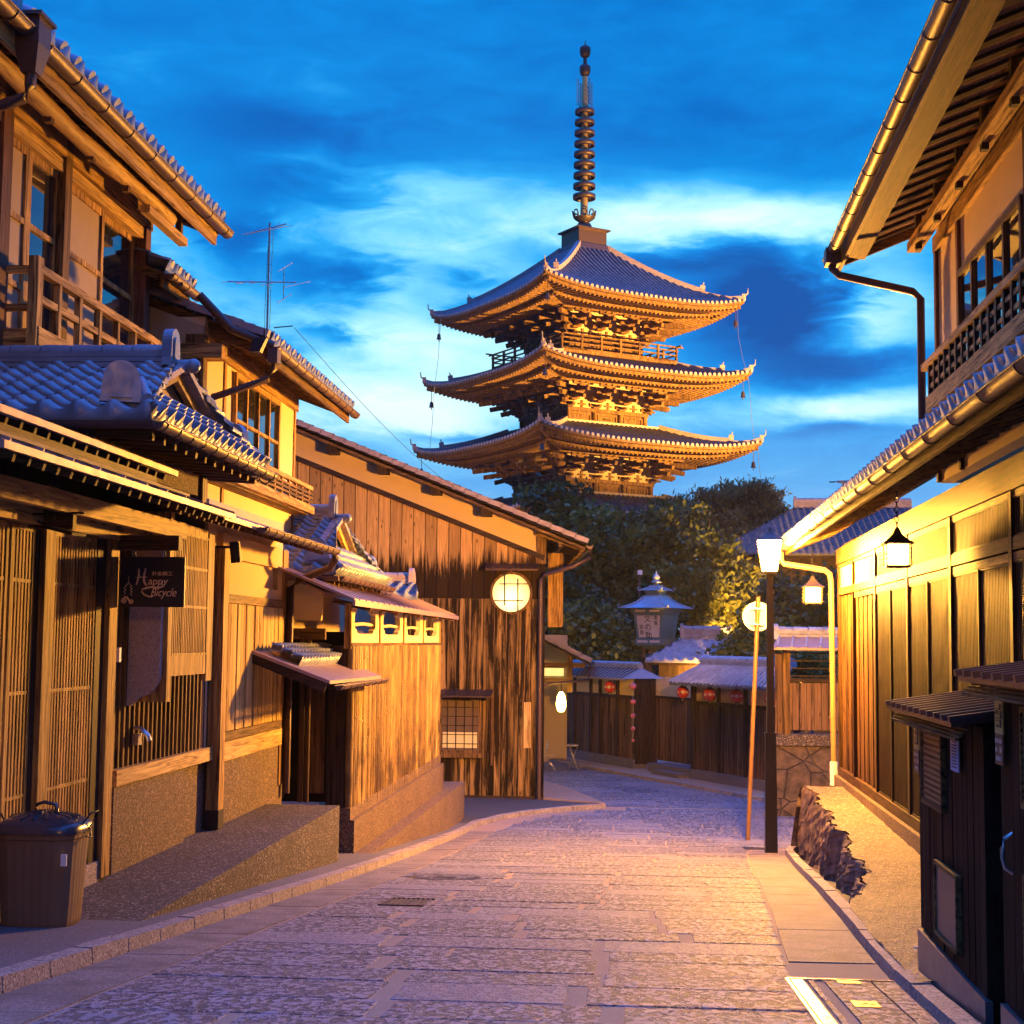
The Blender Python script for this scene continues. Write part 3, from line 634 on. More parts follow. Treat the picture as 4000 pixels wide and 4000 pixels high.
m = MB(R); m.box(XW-.10, XW+.2, 4, YE+.06, -2.4, -1.922); m.build('plinth', 'aggregate_warm', rh)
for a, b in zip(posts[2:], posts[3:]):      # slatted bays: one fine panel above, two below
    mm = MB(R); lattice(mm, XW+.005, b+.06, a-.06, .845, 1.148, .055, .022, .03, (), None, .012); mm.build('upper_lattice', 'house_brown', rh)
    mid = (a+b)/2
    for p, q in ((b+.06, mid-.02), (mid+.02, a-.06)):
        mm = MB(R); lattice(mm, XW+.005, p, q, -1.79, .65, .055, .022, .03, (), None, .012); mm.build('lower_lattice', 'house_brown', rh)
    mm = MB(R); mm.box(XW-.03, XW+.045, mid-.019, mid+.019, -1.8, .654); mm.build('mullion', 'house_brown', rh)
for (a, b) in ((19.07, 21.04), (21.16, 22.69)):
    mm = MB(R); mm.box(XW+.0, XW+.045, a, b, .845, 1.148); mm.build('plaster_panel', 'plaster_dim', rh)
    mm = MB(R); n = round((b-a)/.14)
    for i in range(n): 
        p = a+(b-a)*i/n; mm.box(XW+.002+.006*(i % 3), XW+.045, p, p+(b-a)/n-.006, -1.79, .735)
    mm.build('board_panel', 'wall_boards', rh)
# pent roof over the street
EX, EZ = 1.98, 1.50; RX, RZ = 3.3, 1.50+1.32*.40; Y0, Y1 = 4.5, 23.35
m = MB(R); slab(m, (EX, Y0, EZ), (EX, Y1, EZ), (RX, Y1, RZ), (RX, Y0, RZ), .03); m.build('soffit', 'wood_mid_y', rh)
m = MB(R)
n = int((Y1-Y0)/.42)
for i in range(n+1):
    y = Y0+.1+(Y1-Y0-.2)*i/n; m.beam((EX+.05, y, EZ-.06), (XW-.02, y, EZ-.06+(XW-EX-.07)*.40), .055, .075)
m.box(XW-.20, XW-.06, 4.4, Y1-.1, 1.42, 1.50) if False else None
m.build('rafters_frame', 'wood_mid_x', rh)
m = MB(R); m.box(EX+.0, EX+.035, Y0, Y1, EZ-.13, EZ-.032); m.build('fascia', 'wood_mid_y', rh)
tr = MB(R); tile_roof(tr, (EX-.04, Y1+.02, EZ+.03), (EX-.04, Y0, EZ+.03), (RX, Y0, RZ+.03), (RX, Y1+.02, RZ+.03), .27, .23, amp=1.5); pt = tr.build('pent_roof', 'roof_tile', rh, recalc=False)
m = MB(R); k = int((Y1-Y0)/.27)
for i in range(k+1): m.tube([(EX-.055, Y1-.02-i*.27, EZ+.075), (EX+.1, Y1-.02-i*.27, EZ+.075+.06)], .052, 10)
m.build('eave_caps', 'roof_tile', pt)
m = MB(R); gutter(m, (EX-.075, Y0-.5, EZ-.035), (EX-.075, Y1+.05, EZ-.035), .060, .9); m.build('gutter', 'copper', rh)
m = MB(R); gy = YE+.30; m.tube([(EX-.075, gy, EZ-.06), (EX-.075, gy, EZ-.20), (EX-.03, gy, EZ-.27), (2.56, gy, EZ-.36), (2.64, gy, EZ-.42), (2.66, gy, EZ-.55), (2.68, gy, -1.85)], .045, 12)
for z in (.2, -1.1): m.tube([(2.66, gy, z), (2.66, gy, z+.02)], .052, 12)
m.build('downpipe', 'pipe_tan', rh)
m = MB(R); m.tube([(2.68, gy, -1.75), (2.68, gy, -2.1)], .062, 12); m.build('pipe_shoe', 'white_paint', rh)
# upper floor
UX, UE = 2.95, 15.85
m = MB(R); m.box(UX, UX+.15, 4, UE, 1.7, 4.75); m.build('upper_wall', 'plaster_ochre', rh)
m = MB(R); m.prism([(UX+.02, UE-.001, 1.7), (UX+4, UE-.001, 1.7), (UX+4, UE-.001, 6.1), (UX+.02, UE-.001, 4.6)], (0, .05, 0)); m.build('end_wall', 'plaster_ochre', rh)
for y, w in ((UE-.05, .10), (14.65, .09), (11.95, .10), (9.2, .1), (6.5, .1)): mm = MB(R); mm.box(UX-.035, UX+.02, y-w/2, y+w/2, 1.7, 4.3); mm.build('upper_post', 'wood_redbrown', rh)
m = MB(R); m.box(UX-.045, UX+.02, 4, UE, 4.14, 4.30); m.build('upper_beam', 'wood_warm_y', rh)
def window(par, fr, x, y0, y1, z0, z1, cols, rows, s_=1, fm='wood_warm', fw=.05, pm='window_glass', mw=.02):
    """a window in the plane x=const, standing proud on the side s_ (+1 = towards +x)"""
    f = MB(fr); o = lambda a: x+s_*a
    def bx(a, b, *r): f.box(min(o(a), o(b)), max(o(a), o(b)), *r)
    bx(0, .05, y0, y1, z1-fw, z1); bx(0, .055, y0, y1, z0, z0+fw); bx(0, .048, y0, y0+fw, z0+fw, z1-fw); bx(0, .048, y1-fw, y1, z0+fw, z1-fw)
    for i in range(1, cols):
        y = y0+(y1-y0)*i/cols; bx(.006, .044, y-mw*1.0, y+mw*1.0, z0+fw, z1-fw)
    for j in range(1, rows): z = z0+(z1-z0)*j/rows; bx(.008, .040, y0+fw, y1-fw, z-mw*.8, z+mw*.8)
    w = f.build('window', fm, par); p = MB(fr); p.box(min(o(.002), o(.016)), max(o(.002), o(.016)), y0+fw*.8, y1-fw*.8, z0+fw*.8, z1-fw*.8); p.build('pane', pm, w); return w
window(rh, R, UX, 12.05, 14.6, 2.0, 3.62, 4, 1, -1, 'wood_mid', .06, mw=.03); window(rh, R, UX, 9.3, 11.85, 2.0, 3.62, 4, 1, -1, 'wood_mid', .06, mw=.03); window(rh, R, UX, 6.6, 9.1, 2.0, 3.62, 4, 1, -1, 'wood_mid', .06, mw=.03)
# balcony
BX, BE = 2.72, 15.2
b = MB(R); b.box(BX-.02, BX+.05, 4.5, BE, 2.33, 2.49); b.box(BX-.02, BX+.05, 4.5, BE+.25, 2.80, 2.865)
rl = b.build('balcony_railing', 'wood_warm_y', rh); y = BE-.05
while y > 7.5: b = MB(R); b.box(BX-.005, BX+.035, y-.055, y, 2.49, 2.80); y -= .27; b.build('baluster', 'wood_dark', rl)
b = MB(R)
for z in (2.57, 2.69): b.box(BX+.006, BX+.03, 4.6, BE-.05, z, z+.04)
b.build('cross_rail', 'wood_warm_y', rl)
m = MB(R); m.box(BX, UX, 4.5, BE+.02, 2.29, 2.328); m.build('balcony_floor', 'wood_mid_y', rh)
# upper eave
GX, GZ, GE = 1.98, 4.28, 16.4
S_ = .40; IX = 5.6; gz = lambda x: GZ+(x-GX)*S_
m = MB(R); slab(m, (GX, 4.2, GZ), (GX, GE, GZ), (IX, GE, gz(IX)), (IX, 4.2, gz(IX)), .03); m.build('upper_soffit', 'soffit_board', rh)
m = MB(R); m.box(BX-.06, BX+.08, 4.2, GE-.45, gz(BX)-.40, gz(BX)-.30); m.build('eave_purlin', 'wood_warm_y', rh)
m = MB(R); y = GE-.15
while y > 4.4:
    m.beam((GX+.34, y, gz(GX+.34)-.048), (UX+.2, y, gz(UX+.2)-.048), .12, .03); y -= .36
m.build('upper_rafters', 'wood_dark_x', rh)
y = GE-.8
while y > 4.6: m = MB(R); m.box(BX-.03, BX+.03, y-.04, y+.04, gz(BX)-.46, gz(BX)-.09); m.build('eave_strut', 'wood_dark', rh); y -= 1.05
m = MB(R); m.beam((GX+.02, 4.2, GZ-.11), (GX+.02, GE, GZ-.11), .035, .16); m.build('upper_fascia', 'wood_mid_y', rh)
m = MB(R); m.box(GX+.04, GX+.30, 4.2, GE, GZ-.055, GZ-.034); m.build('eave_board', 'house_brown_y', rh)
tr = MB(R); tile_roof(tr, (GX-.05, GE+.02, GZ+.03), (GX-.05, 4.2, GZ+.03), (IX, 4.2, gz(IX)+.03), (IX, GE+.02, gz(IX)+.03), .27, .23, amp=1.2); tr.build('upper_roof', 'roof_tile', rh, recalc=False)
m = MB(R); gutter(m, (GX-.09, 4.0, GZ-.05), (GX-.09, GE+.05, GZ-.05), .060, .62); m.build('upper_gutter', 'copper', rh)
m = MB(R); gy = UE+.12; m.tube([(GX-.09, gy+.1, GZ-.1), (GX-.09, gy+.1, GZ-.24), (GX-.02, gy+.06, GZ-.32), (2.72, gy, GZ-.52), (2.80, gy, GZ-.6), (2.80, gy, 1.8)], .042, 12)
m.box(GX-.17, GX-.01, gy-.02, gy+.2, GZ-.2, GZ-.03); m.build('upper_downpipe', 'copper', rh)
m = MB(R); m.beam((GX+.05, GE+.005, GZ-.02), (IX, GE+.005, gz(IX)-.02), .05, .2); m.build('verge_board', 'wood_mid_x', rh)
# satellite dish on the pent roof
x, y, z = pY(3295, 1890, 21, 'R'); d = thing('satellite_dish', 'small grey dish standing on the tiles near the far end of the right eave', 'satellite dish', (x, y, z-.2), fr=R)
m = MB(R); m.lathe((x, y, z), [(.001, 0), (.06, .008), (.12, .035)], 16); m.build('dish', 'steel', d); m = MB(R); m.tube([(x, y, z), (x, y, z-.25)], .012, 8); m.build('mast', 'iron', d); m = MB(R); m.tube([(x-.12, y-.05, z+.02), (x-.2, y-.05, z+.02)], .01, 6); m.build('arm', 'iron', d)
# hanging lanterns
def hang_lantern(x, y, z, ztop, label, s=1.0):
    t = thing('hanging_lantern', label, 'lantern', (x, y, z), 'hanging metal lanterns under the right eave', R); w = .115*s
    m = MB(R); m.box(x-w*.82, x+w*.82, y-w*.82, y+w*.82, z-.16*s, z+.03*s); m.build('glass_box', 'lantern_glass', t)
    m = MB(R)
    for sx in (-1, 1):
        for sy in (-1, 1): m.box(x+sx*w-.008, x+sx*w+.008, y+sy*w-.008, y+sy*w+.008, z-.18*s, z+.035*s)
    for k in range(5):
        zz = z-.165*s+k*.045*s
        for sx in (-1, 1): m.box(x+sx*w-.004, x+sx*w+.004, y-w*1.2, y+w*1.2, zz, zz+.008); m.box(x-w*1.2, x+w*1.2, y+sx*w-.004, y+sx*w+.004, zz+.009, zz+.016)
    m.box(x-w, x+w, y-w, y+w, z-.192*s, z-.178*s); m.build('frame', 'bronze', t)
    m = MB(R); m.lathe((x, y, z+.035*s), [(.205*s, 0), (.20*s, .012), (.13*s, .045*s), (.06*s, .10*s), (.03*s, .15*s), (.012, .17*s)], 4, sq=math.pi/4); m.build('cap', 'bronze', t)
    m = MB(R); z0 = z+.035*s+.17*s; n = max(3, int((ztop-z0)/.045))
    for i in range(n):
        zz = z0+(ztop-z0)*(i+.5)/n; r = .02; ax = i % 2
        m.tube([(x+(r*math.cos(a) if ax else 0), y+(0 if ax else r*math.cos(a)), zz+.032*math.sin(a)) for a in [j*math.pi/5 for j in range(11)]], .005, 5)
    m.build('chain', 'iron', t)
q = pX(3504, 2140, 2.35, R); hang_lantern(q[0], q[1], q[2], 1.60, 'glowing metal lantern hanging by a chain before the slatted wall')
q = pY(3174, 2305, 23.9, R); hang_lantern(q[0], q[1], q[2], 1.62, 'glowing lantern hanging beyond the tan drainpipe, smaller in view', 1.15)
# sheds with louvred vents
def shed(label, y0, y1, zt, zb, x0=1.40, depth=.75, poster=True, name='storage_shed'):
    t = thing(name, label, 'shed', (x0+depth/2, (y0+y1)/2, zb), 'dark slatted sheds on the right', R)
    m = MB(R); m.box(x0+.03, x0+depth, y0, y1, zb, zt); m.build('body', 'dark_boards', t)
    m = MB(R); y = y0
    while y < y1-.02:
        e = min(y+.115, y1); m.box(x0+.006*(random.random()), x0+.03, y+.004, e-.004, zb+.28, zt-.002); y = e
    m.build('cladding', 'dark_boards', t)
    m = MB(R); m.box(x0-.012, x0+.02, y0-.02, y1, zb-.03, zb+.27); m.build('kick_plate', 'kick_steel', t)
    for za, zc, yv in ((zt-.43, zt-.10, .64), (zt-1.02, zt-.71, .44)):
        ya = y0+yv*(y1-y0)-.16 if poster else y0+.66*(y1-y0)-.30; yb = ya+(.50 if poster else .55)
        mm = MB(R); mm.box(x0-.012, x0+.002, ya, yb, za, zc); v = mm.build('vent', 'vent_mesh', t)
        mm = MB(R)
        if za > zb+1: pass
        for (p, q, r_, s_) in ((ya-.02, yb+.02, za-.02, za), (ya-.02, yb+.02, zc, zc+.02), (ya-.02, ya, za, zc), (yb, yb+.02, za, zc)): mm.box(x0-.022, x0+.004, p, q, r_, s_)
        k = 12 if za > zt-.6 else 0
        for i in range(k): mm.box(x0-.018, x0-.011, ya, yb, za+i*(zc-za)/k, za+i*(zc-za)/k+.011)
        mm.build('vent_frame', 'wood_mid_y', v)
    # flat ribbed roof sloping to the street
    m = MB(R); slab(m, (x0-.14, y0-.06, zt+.02), (x0-.14, y1+.08, zt+.02), (x0+depth+.1, y1+.08, zt+.17), (x0+depth+.1, y0-.06, zt+.17), .02)
    rf = m.build('roof', 'copper_old', t); m = MB(R); y = y0-.06
    while y < y1+.10: m.beam((x0-.15, y, zt+.032), (x0+depth+.1, y, zt+.182), .035, .026); y += .17
    m.build('roof_rib', 'copper_old', rf)
    m = MB(R); 
    for k in range(4): m.box(x0-.125+.012*k, x0-.11+.012*k, y0-.07, y1+.09, zt-.055+.001*k+.013*k, zt-.043+.013*k)
    m.build('eave_moulding', 'wood_mid_y', t)
    return t
yA, yB = 6.45, 8.02
s1 = shed('lower dark shed with a violet notice and louvred vents, farther from the camera', yA, yB, -.335, -1.72, 1.36)
s2 = shed('taller dark shed cut by the right edge, with a yellow plate on its corner', 4.1, 6.15, -.14, -1.66, 1.36, .8, False)
def plate(par, y, w, z0, z1, mat, name, x=1.345, marks=None):
    m = MB(R); m.box(x-.006, x, y-w/2, y+w/2, z0, z1); p = m.build(name, mat, par)
    if marks:
        m = MB(R)
        for (a, b, c, d) in marks: m.box(x-.009, x-.0062, y-w/2+w*(1-b), y-w/2+w*(1-a), z0+(z1-z0)*c, z0+(z1-z0)*d)
        m.build('print', marks and ('ink' if mat != 'brown_sign' else 'tan_paper'), p)
rnd = random.Random(3)
yl = [(.12, .62, .74, .76), (.10, .55, .60, .64), (.14, .5, .66, .70), (.72, .86, .2, .44), (.76, .92, .46, .70), (.70, .82, .72, .9), (.2, .6, .46, .48), (.15, .5, .38, .40), (.3, .42, .2, .28), (.46, .7, .22, .25)]
br = [(.1, .32, .72, .86), (.38, .5, .72, .86), (.62, .9, .72, .86), (.12, .3, .42, .56), (.66, .9, .42, .60), (.2, .32, .14, .28), (.36, .48, .14, .28), (.52, .64, .14, .28), (.68, .8, .14, .28)]
for tt, y, zt in ((s1, yB-.09, -.40), (s2, 6.06, -.21)):
    plate(tt, y, .13, zt-.13, zt, 'yellow_sign', 'yellow_plate', marks=yl); plate(tt, y, .13, zt-.25, zt-.132, 'brown_sign', 'number_plate', marks=br)
plate(s1, 6.95, .17, -.56, -.385, 'paper_violet', 'notice', marks=[(.2, .8, z, z+.025) for z in [.1, .18, .26, .34, .42, .5, .58, .66, .74, .84]])
m = MB(R); m.tube([(1.36, 5.95, -.86), (1.33, 5.95, -.84), (1.32, 5.95, -.80), (1.32, 5.95, -.77), (1.33, 5.95, -.73), (1.36, 5.95, -.71)], .008, 8); m.build('handle', 'steel', s2)
# street lamp
q = P(3012, 3332); lx, ly = q; lz = zr(ly)
sl = thing('street_lamp', 'tall black street lamp with a blazing lantern head at the right of the street', 'street lamp', (lx, ly, lz))
m = MB(); tw = .09
m.hexa([(lx+a*.085, ly+b*.085, lz) for a, b in ((-1, -1), (1, -1), (1, 1), (-1, 1))], [(lx+a*.072, ly+b*.072, lz+1.62) for a, b in ((-1, -1), (1, -1), (1, 1), (-1, 1))])
m.box(lx-.082, lx+.082, ly-.082, ly+.082, lz+1.62, lz+1.65); m.build('base_post', 'black_paint', sl)
top = pY(2968, 2235, ly)[2]
m = MB(); m.hexa([(lx+a*.052, ly+b*.052, lz+1.65) for a, b in ((-1, -1), (1, -1), (1, 1), (-1, 1))], [(lx+a*.045, ly+b*.045, top) for a, b in ((-1, -1), (1, -1), (1, 1), (-1, 1))]); m.build('upper_post', 'black_paint', sl)
H = .44
m = MB(); m.hexa([(lx+a*.085, ly+b*.085, top+.02) for a, b in ((-1, -1), (1, -1), (1, 1), (-1, 1))], [(lx+a*.15, ly+b*.15, top+H) for a, b in ((-1, -1), (1, -1), (1, 1), (-1, 1))]); hd = m.build('glass_head', 'lamp_glass', sl)
m = MB()
for a, b in ((-1, -1), (1, -1), (1, 1), (-1, 1)): m.beam((lx+a*.095, ly+b*.095, top), (lx+a*.16, ly+b*.16, top+H), .014, .014)
m.box(lx-.1, lx+.1, ly-.1, ly+.1, top-.02, top+.018); m.build('head_frame', 'black_paint', sl)
m = MB(); m.lathe((lx, ly, top+H), [(.25, 0), (.24, .02), (.10, .09), (.03, .14), (.015, .19)], 4, sq=math.pi/4); m.build('head_cap', 'black_paint', sl)
# the next lamp of the same kind, up the street behind the camera, whose light falls on everything that faces the camera
s2l = dup(sl, (1.75, -7.0, zr(-7.0)), 'second black street lamp of the same kind, up the street behind the viewpoint'); s2l['group'] = 'black street lamps'; sl['group'] = 'black street lamps'
for c in s2l.children:
    if c.name.startswith('glass_head'): c.data = c.data.copy(); c.data.materials[0] = MATS['lamp_glass_rear']
# round sign seen from behind
q = P(2925, 3287); sx, sy = q[0], q[1]+.2; sz = zr(sy)
sg = thing('round_road_sign', 'back of a round road sign on a leaning tan pole behind the street lamp', 'road sign', (sx, sy, sz))
tp = pY(2962, 2330, sy); dc = pY(2960, 2408, sy)
m = MB(); m.tube([(sx, sy, sz), tp], .036, 14); m.build('pole', 'pole_tan', sg)
m = MB(); rr = .245; m.tube([(dc[0], sy+.055, dc[2]), (dc[0], sy+.063, dc[2])], rr, 40); m.build('disc', 'white_paint', sg)
for dz in (-.13, .13): m = MB(); m.box(dc[0]-.11, dc[0]+.10, sy-.045, sy+.054, dc[2]+dz-.012, dc[2]+dz+.012); m.build('bracket', 'steel', sg)
# ================================================================== left: near townhouse
L = 'L'; XW = -3.86
th = thing('wooden_townhouse', 'near two-storey wooden house with a latticed front and balcony at the left edge', 'house', (-4.4, 9.5, -1.7), fr=L)
UX, UE = -4.4, 13.1
before = set(th.children)
# upper storey
m = MB(L); m.box(UX-.6, UX-.14, 6, UE-.02, .9, 4.3); m.build('upper_wall', 'wood_dark', th)
ypost = [UE-.05, yX(257, 1000, UX, L), yX(19, 1000, UX, L), 9.0, 7.6]
for y, w, mt in ((UE-.07, .14, 'wood_redbrown'), (yX(250, 1000, UX, L), .13, 'wood_mid'), (yX(5, 1000, UX, L), .16, 'wood_redbrown'), (8.6, .16, 'wood_redbrown')):
    mm = MB(L); mm.box(UX-.14, UX+.02, y-w/2, y+w/2, .9, 4.0); mm.build('post', mt, th)
m = MB(L); m.box(UX-.10, UX+.0, 7, UE-.14, 3.60, 3.70); m.build('lintel', 'wood_pale_y', th)
m = MB(L); m.box(UX-.12, UX+.02, 7, UE+.05, 3.72, 3.90); m.build('upper_beam', 'wood_warm_y', th)
def uwin(y0, y1, cols, mats, z0=1.95, z1=3.60):
    for i in range(cols):
        a, b = y0+(y1-y0)*i/cols, y0+(y1-y0)*(i+1)/cols; dx = -.03*(i % 2)
        f = MB(L); x0, x1 = UX-.085+dx, UX-.045+dx
        f.box(x0, x1, a, a+.055, z0, z1); f.box(x0, x1, b-.055, b, z0, z1); f.box(x0, x1-.003, a+.055, b-.055, z1-.06, z1); f.box(x0, x1-.003, a+.055, b-.055, z0, z0+.08)
        for z in (z0+.36*(z1-z0), z0+.66*(z1-z0)): f.box(x0, x1-.002, a+.055, b-.055, z-.022, z+.022)
        w = f.build('window', 'wood_warm', th); p = MB(L); p.box(x0+.008, x0+.02, a+.05, b-.05, z0+.05, z1-.05); p.build('pane', mats[i], w)
ya, yb = yX(125, 1000, UX, L), yX(240, 1000, UX, L)
uwin(ypost[2]+.08, ya, 1, ['room_screen']); uwin(ya, ypost[1]-.06, 1, ['window_glass']); uwin(ypost[1]+.06, UE-.14, 2, ['room_screen', 'window_glass']); uwin(8.7, ypost[2]-.12, 2, ['window_glass', 'room_screen'])
# balcony
BX = -4.15; by0, by1 = yX(150, 1100, BX, L), 13.35
b = MB(L); b.box(BX-.04, BX+.02, by0, by1, 2.55, 2.61); b.box(BX-.045, BX+.03, by0-.03, by1, 2.00, 2.16); 
rl = b.build('balcony_railing', 'wood_warm_y', th); n = 8
b = MB(L); b.box(BX-.05, BX+.02, by0-.06, by0+.04, 1.9, 2.66); b.build('newel_post', 'wood_warm', rl)
for za_, zb_ in ((2.55, 2.60), (2.28, 2.325), (2.02, 2.15)): b = MB(L); b.box(UX, BX-.05, by0-.02, by0+.03, za_, zb_); b.build('end_rail', 'wood_warm_x', rl)
for i in range(1, n+1): b = MB(L); y = by0+(by1-by0)*i/n; b.box(BX-.036, BX+.012, y-.055, y-.005, 2.16, 2.55); b.build('baluster', 'wood_warm', rl)
b = MB(L)
b.box(BX-.03, BX+.006, by0+.06, by1, 2.35, 2.40); b.build('cross_rail', 'wood_warm_y', rl)
m = MB(L); m.box(UX, BX, by0, by1, 1.94, 1.996); m.build('balcony_floor', 'wood_mid_y', th)
# main eave
GX, GZ, GE = -3.95, 3.93, 13.75; S_ = .40; IX = -7.4; gz = lambda x: GZ+(GX-x)*S_
m = MB(L); slab(m, (GX, GE, GZ), (GX, 4.5, GZ), (IX, 4.5, gz(IX)), (IX, GE, gz(IX)), .025); m.build('soffit', 'wood_dark_y', th)
m = MB(L); y = GE-.08
while y > 5: m.beam((GX-.06, y, gz(GX-.06)-.07), (UX-.4, y, gz(UX-.4)-.07), .045, .07); y -= .30
m.build('rafters_frame', 'wood_mid_x', th)
m = MB(L); m.beam((GX-.02, 4.5, GZ-.105), (GX-.02, GE-.02, GZ-.105), .035, .155); m.build('fascia', 'wood_pale_y', th)
PXL = -4.15; m = MB(L); m.tube([(PXL, y, 3.76+.014*math.sin(y*2.2)) for y in [5+.4*i for i in range(20)]+[12.9]], [.068+.008*math.sin(i*1.7) for i in range(21)], 8); m.box(PXL-.03, PXL+.05, 12.2, 13.3, 3.62, 3.69); m.build('eave_purlin', 'wood_pale_y', th)
for y in (13.2, 12.5, 11.75, 10.95, 10.1): m = MB(L); m.box(PXL-.03, PXL+.025, y-.03, y+.03, 3.66, gz(PXL)-.05); m.build('eave_strut', 'wood_mid', th)
tr = MB(L); tile_roof(tr, (GX+.04, GE+.04, GZ+.03), (GX+.04, 4.5, GZ+.03), (IX, 4.5, gz(IX)+.03), (IX, GE+.04, gz(IX)+.03), .27, .23, amp=1.5); rf = tr.build('roof', 'roof_tile', th, recalc=False)
m = MB(L); k = int((GE-4.6)/.27)
for i in range(k): y = GE-.03-.27*i; m.tube([(GX+.06, y, GZ+.095), (GX-.22, y, GZ+.095+.11)], .056, 10)
m.build('eave_caps', 'roof_tile', rf)
m = MB(L); m.beam((GX+.02, GE+.0, GZ-.02), (IX, GE+.0, gz(IX)-.02), .05, .18); m.build('verge_board', 'wood_mid_x', th)
m = MB(L); gutter(m, (GX+.07, 4.2, GZ-.03), (GX+.07, GE+.1, GZ-.03), .062, .55); m.build('gutter', 'copper', th)
hy = yX(128, 95, GX+.07, L); m = MB(L)
m.hexa([(GX+.07+a*.05, hy+b*.05, GZ-.30) for a, b in ((-1, -1), (1, -1), (1, 1), (-1, 1))], [(GX+.07+a*.085, hy+b*.10, GZ-.12) for a, b in ((-1, -1), (1, -1), (1, 1), (-1, 1))]); m.box(GX-.015, GX+.155, hy-.10, hy+.10, GZ-.119, GZ+.05); m.box(GX-.04, GX+.18, hy-.13, hy+.13, GZ+.051, GZ+.075)
m.tube([(GX+.07, hy, GZ-.29), (GX+.07, hy, GZ-.38), (GX+.03, hy, GZ-.46), (GX-.10, hy, GZ-.50), (UX+.1, hy-.1, GZ-.66), (UX+.08, hy-.1, 1.9)], .038, 12); m.build('downpipe', 'copper', th)
upper_parts = [c for c in th.children if c not in before]; rescale(upper_parts, 1.08)     # the upper floor stands back from the street
# ground floor: lattices
m = MB(L); m.box(XW-.6, XW-.15, 6, 11.05, -1.9, 1.4); m.build('lower_wall', 'wood_dark', th)
y_ = lambda px: yX(px, 2500, XW, L)
for a, b in ((8.0, 9.08), (9.12, y_(141)), (y_(196), y_(382))):
    mm = MB(L); lattice(mm, XW-.05, a, b, -1.62, .72, .052, .026, .03, (-1.02, -.36, .36), None, .035); mm.build('lattice_door', 'wood_warm', th)
    mm = MB(L); mm.box(XW-.135, XW-.125, a+.02, b-.02, -1.6, .7); mm.build('gap_shade_sheet', 'gap_shade_black', th)  # black sheet standing in for the shade between the slats
for a, b in ((y_(156), y_(196)), (y_(415), y_(446)), (7.85, 8.0)):
    mm = MB(L); mm.box(XW-.07, XW+.02, a, b, -1.75, 1.0); mm.build('post', 'wood_warm', th)
m = MB(L); m.box(XW-.08, XW-.02, y_(382), y_(415), -1.7, .72); m.build('door_jamb', 'wood_dark', th)
m = MB(L); m.box(XW-.08, XW-.02, y_(141), y_(156), -1.7, .72); m.build('door_jamb', 'wood_dark', th)
m = MB(L); m.box(XW-.09, XW+.0, 7, y_(415), -1.80, -1.625); m.build('threshold', 'kerb_stone', th)
m = MB(L); m.box(XW-.1, XW+.03, 7, 13.4, .73, .90); m.build('lintel_beam', 'wood_pale_y', th)
# recessed bay with dark battens behind the sign
xb = XW-.08; y0b, y1b = 11.12, 13.75
m = MB(L); m.box(xb-.3, xb, y0b, y1b, -1.05, 1.2); m.build('bay_wall', 'gap_shade_black', th)
m = MB(L); y = y0b+.05
while y < y1b: m.box(xb, xb+.035, y, y+.03, -1.0, .72); y += .115
m.build('battens', 'wood_mid', th)
m = MB(L); m.box(xb-.02, XW+.01, y0b, y1b, -1.12, -1.0); m.build('sill_beam', 'wood_pale_y', th)
m = MB(L); m.box(xb-.3, XW-.01, y0b, 12.95, -2.4, -1.122); m.box(xb-.3, XW-.07, 12.95, 13.8, -2.4, -1.122); m.build('pebbled_base', 'aggregate_warm', th)
# projecting lattice window box
X2 = -3.62; ya, yb, yc = yX(673, 2400, X2, L), yX(808, 2400, X2, L), yX(832, 2400, X2, L)
bw = MB(L); bw.box(X2-.28, X2-.0, ya-.10, ya, -.50, 1.0); bw.box(X2-.06, X2, yb+.02, yc, -.36, .9); bw.box(X2-.05, X2-.005, ya, yb+.02, -.30, -.14); bw.box(X2-.04, X2-.01, ya, yb+.02, .86, .93)
w = bw.build('window_box', 'wood_warm', th); bw = MB(L); lattice(bw, X2-.02, ya+.005, yb+.015, -.14, .86, .048, .023, .03, (.26, .58), None, .02); bw.build('lattice', 'wood_warm', w)
bw = MB(L); bw.box(X2-.15, X2-.12, ya, yb, -.13, .85); bw.build('shutter', 'gap_shade_black', w)  # black sheet painted as the shade behind the window lattice
# wing wall with a curved foot
xa, xc = pY(505, 2400, ya-.16, L)[0], pY(600, 2400, ya-.16, L)[0]+.06; m = MB(L); pts = [(xa, 0, .75), (xa, 0, -.53)]
for i in range(9): t = i/8; pts.append((xa+(xc-xa)*(.12+.88*t), 0, -.53+.02*t+.20*(t**1.6)+.03*math.sin(t*6)))
pts += [(xc, 0, .75)]; yw = ya-.16; m.prism([(p[0], yw, p[2]) for p in pts], (0, .06, 0)); m.build('wing_wall', 'plaster_grey', th)
# corner post and lit board panel
XP = -3.78; ya, yb = yX(826, 2700, XP+.0, L), yX(884, 2700, XP, L)
m = MB(L); m.box(XP-.12, XP, yb-.17, yb, -1.75, .85); m.build('post', 'wood_warm', th); m = MB(L); m.box(XP-.125, XP+.004, yb-.176, yb+.004, -1.75, -1.58); m.build('post_foot', 'iron', th)
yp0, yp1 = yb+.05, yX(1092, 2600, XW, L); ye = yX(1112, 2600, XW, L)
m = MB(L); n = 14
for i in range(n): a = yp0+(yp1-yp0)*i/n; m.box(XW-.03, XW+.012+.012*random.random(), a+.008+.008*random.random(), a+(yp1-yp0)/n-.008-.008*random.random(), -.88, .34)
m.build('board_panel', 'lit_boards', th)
for za_, zb_ in ((-.97, -.885), (.345, .43)): m = MB(L); m.box(XW-.06, XW+.03, yp0, yp1+.03, za_, zb_); m.build('panel_frame', 'wood_mid_y', th)
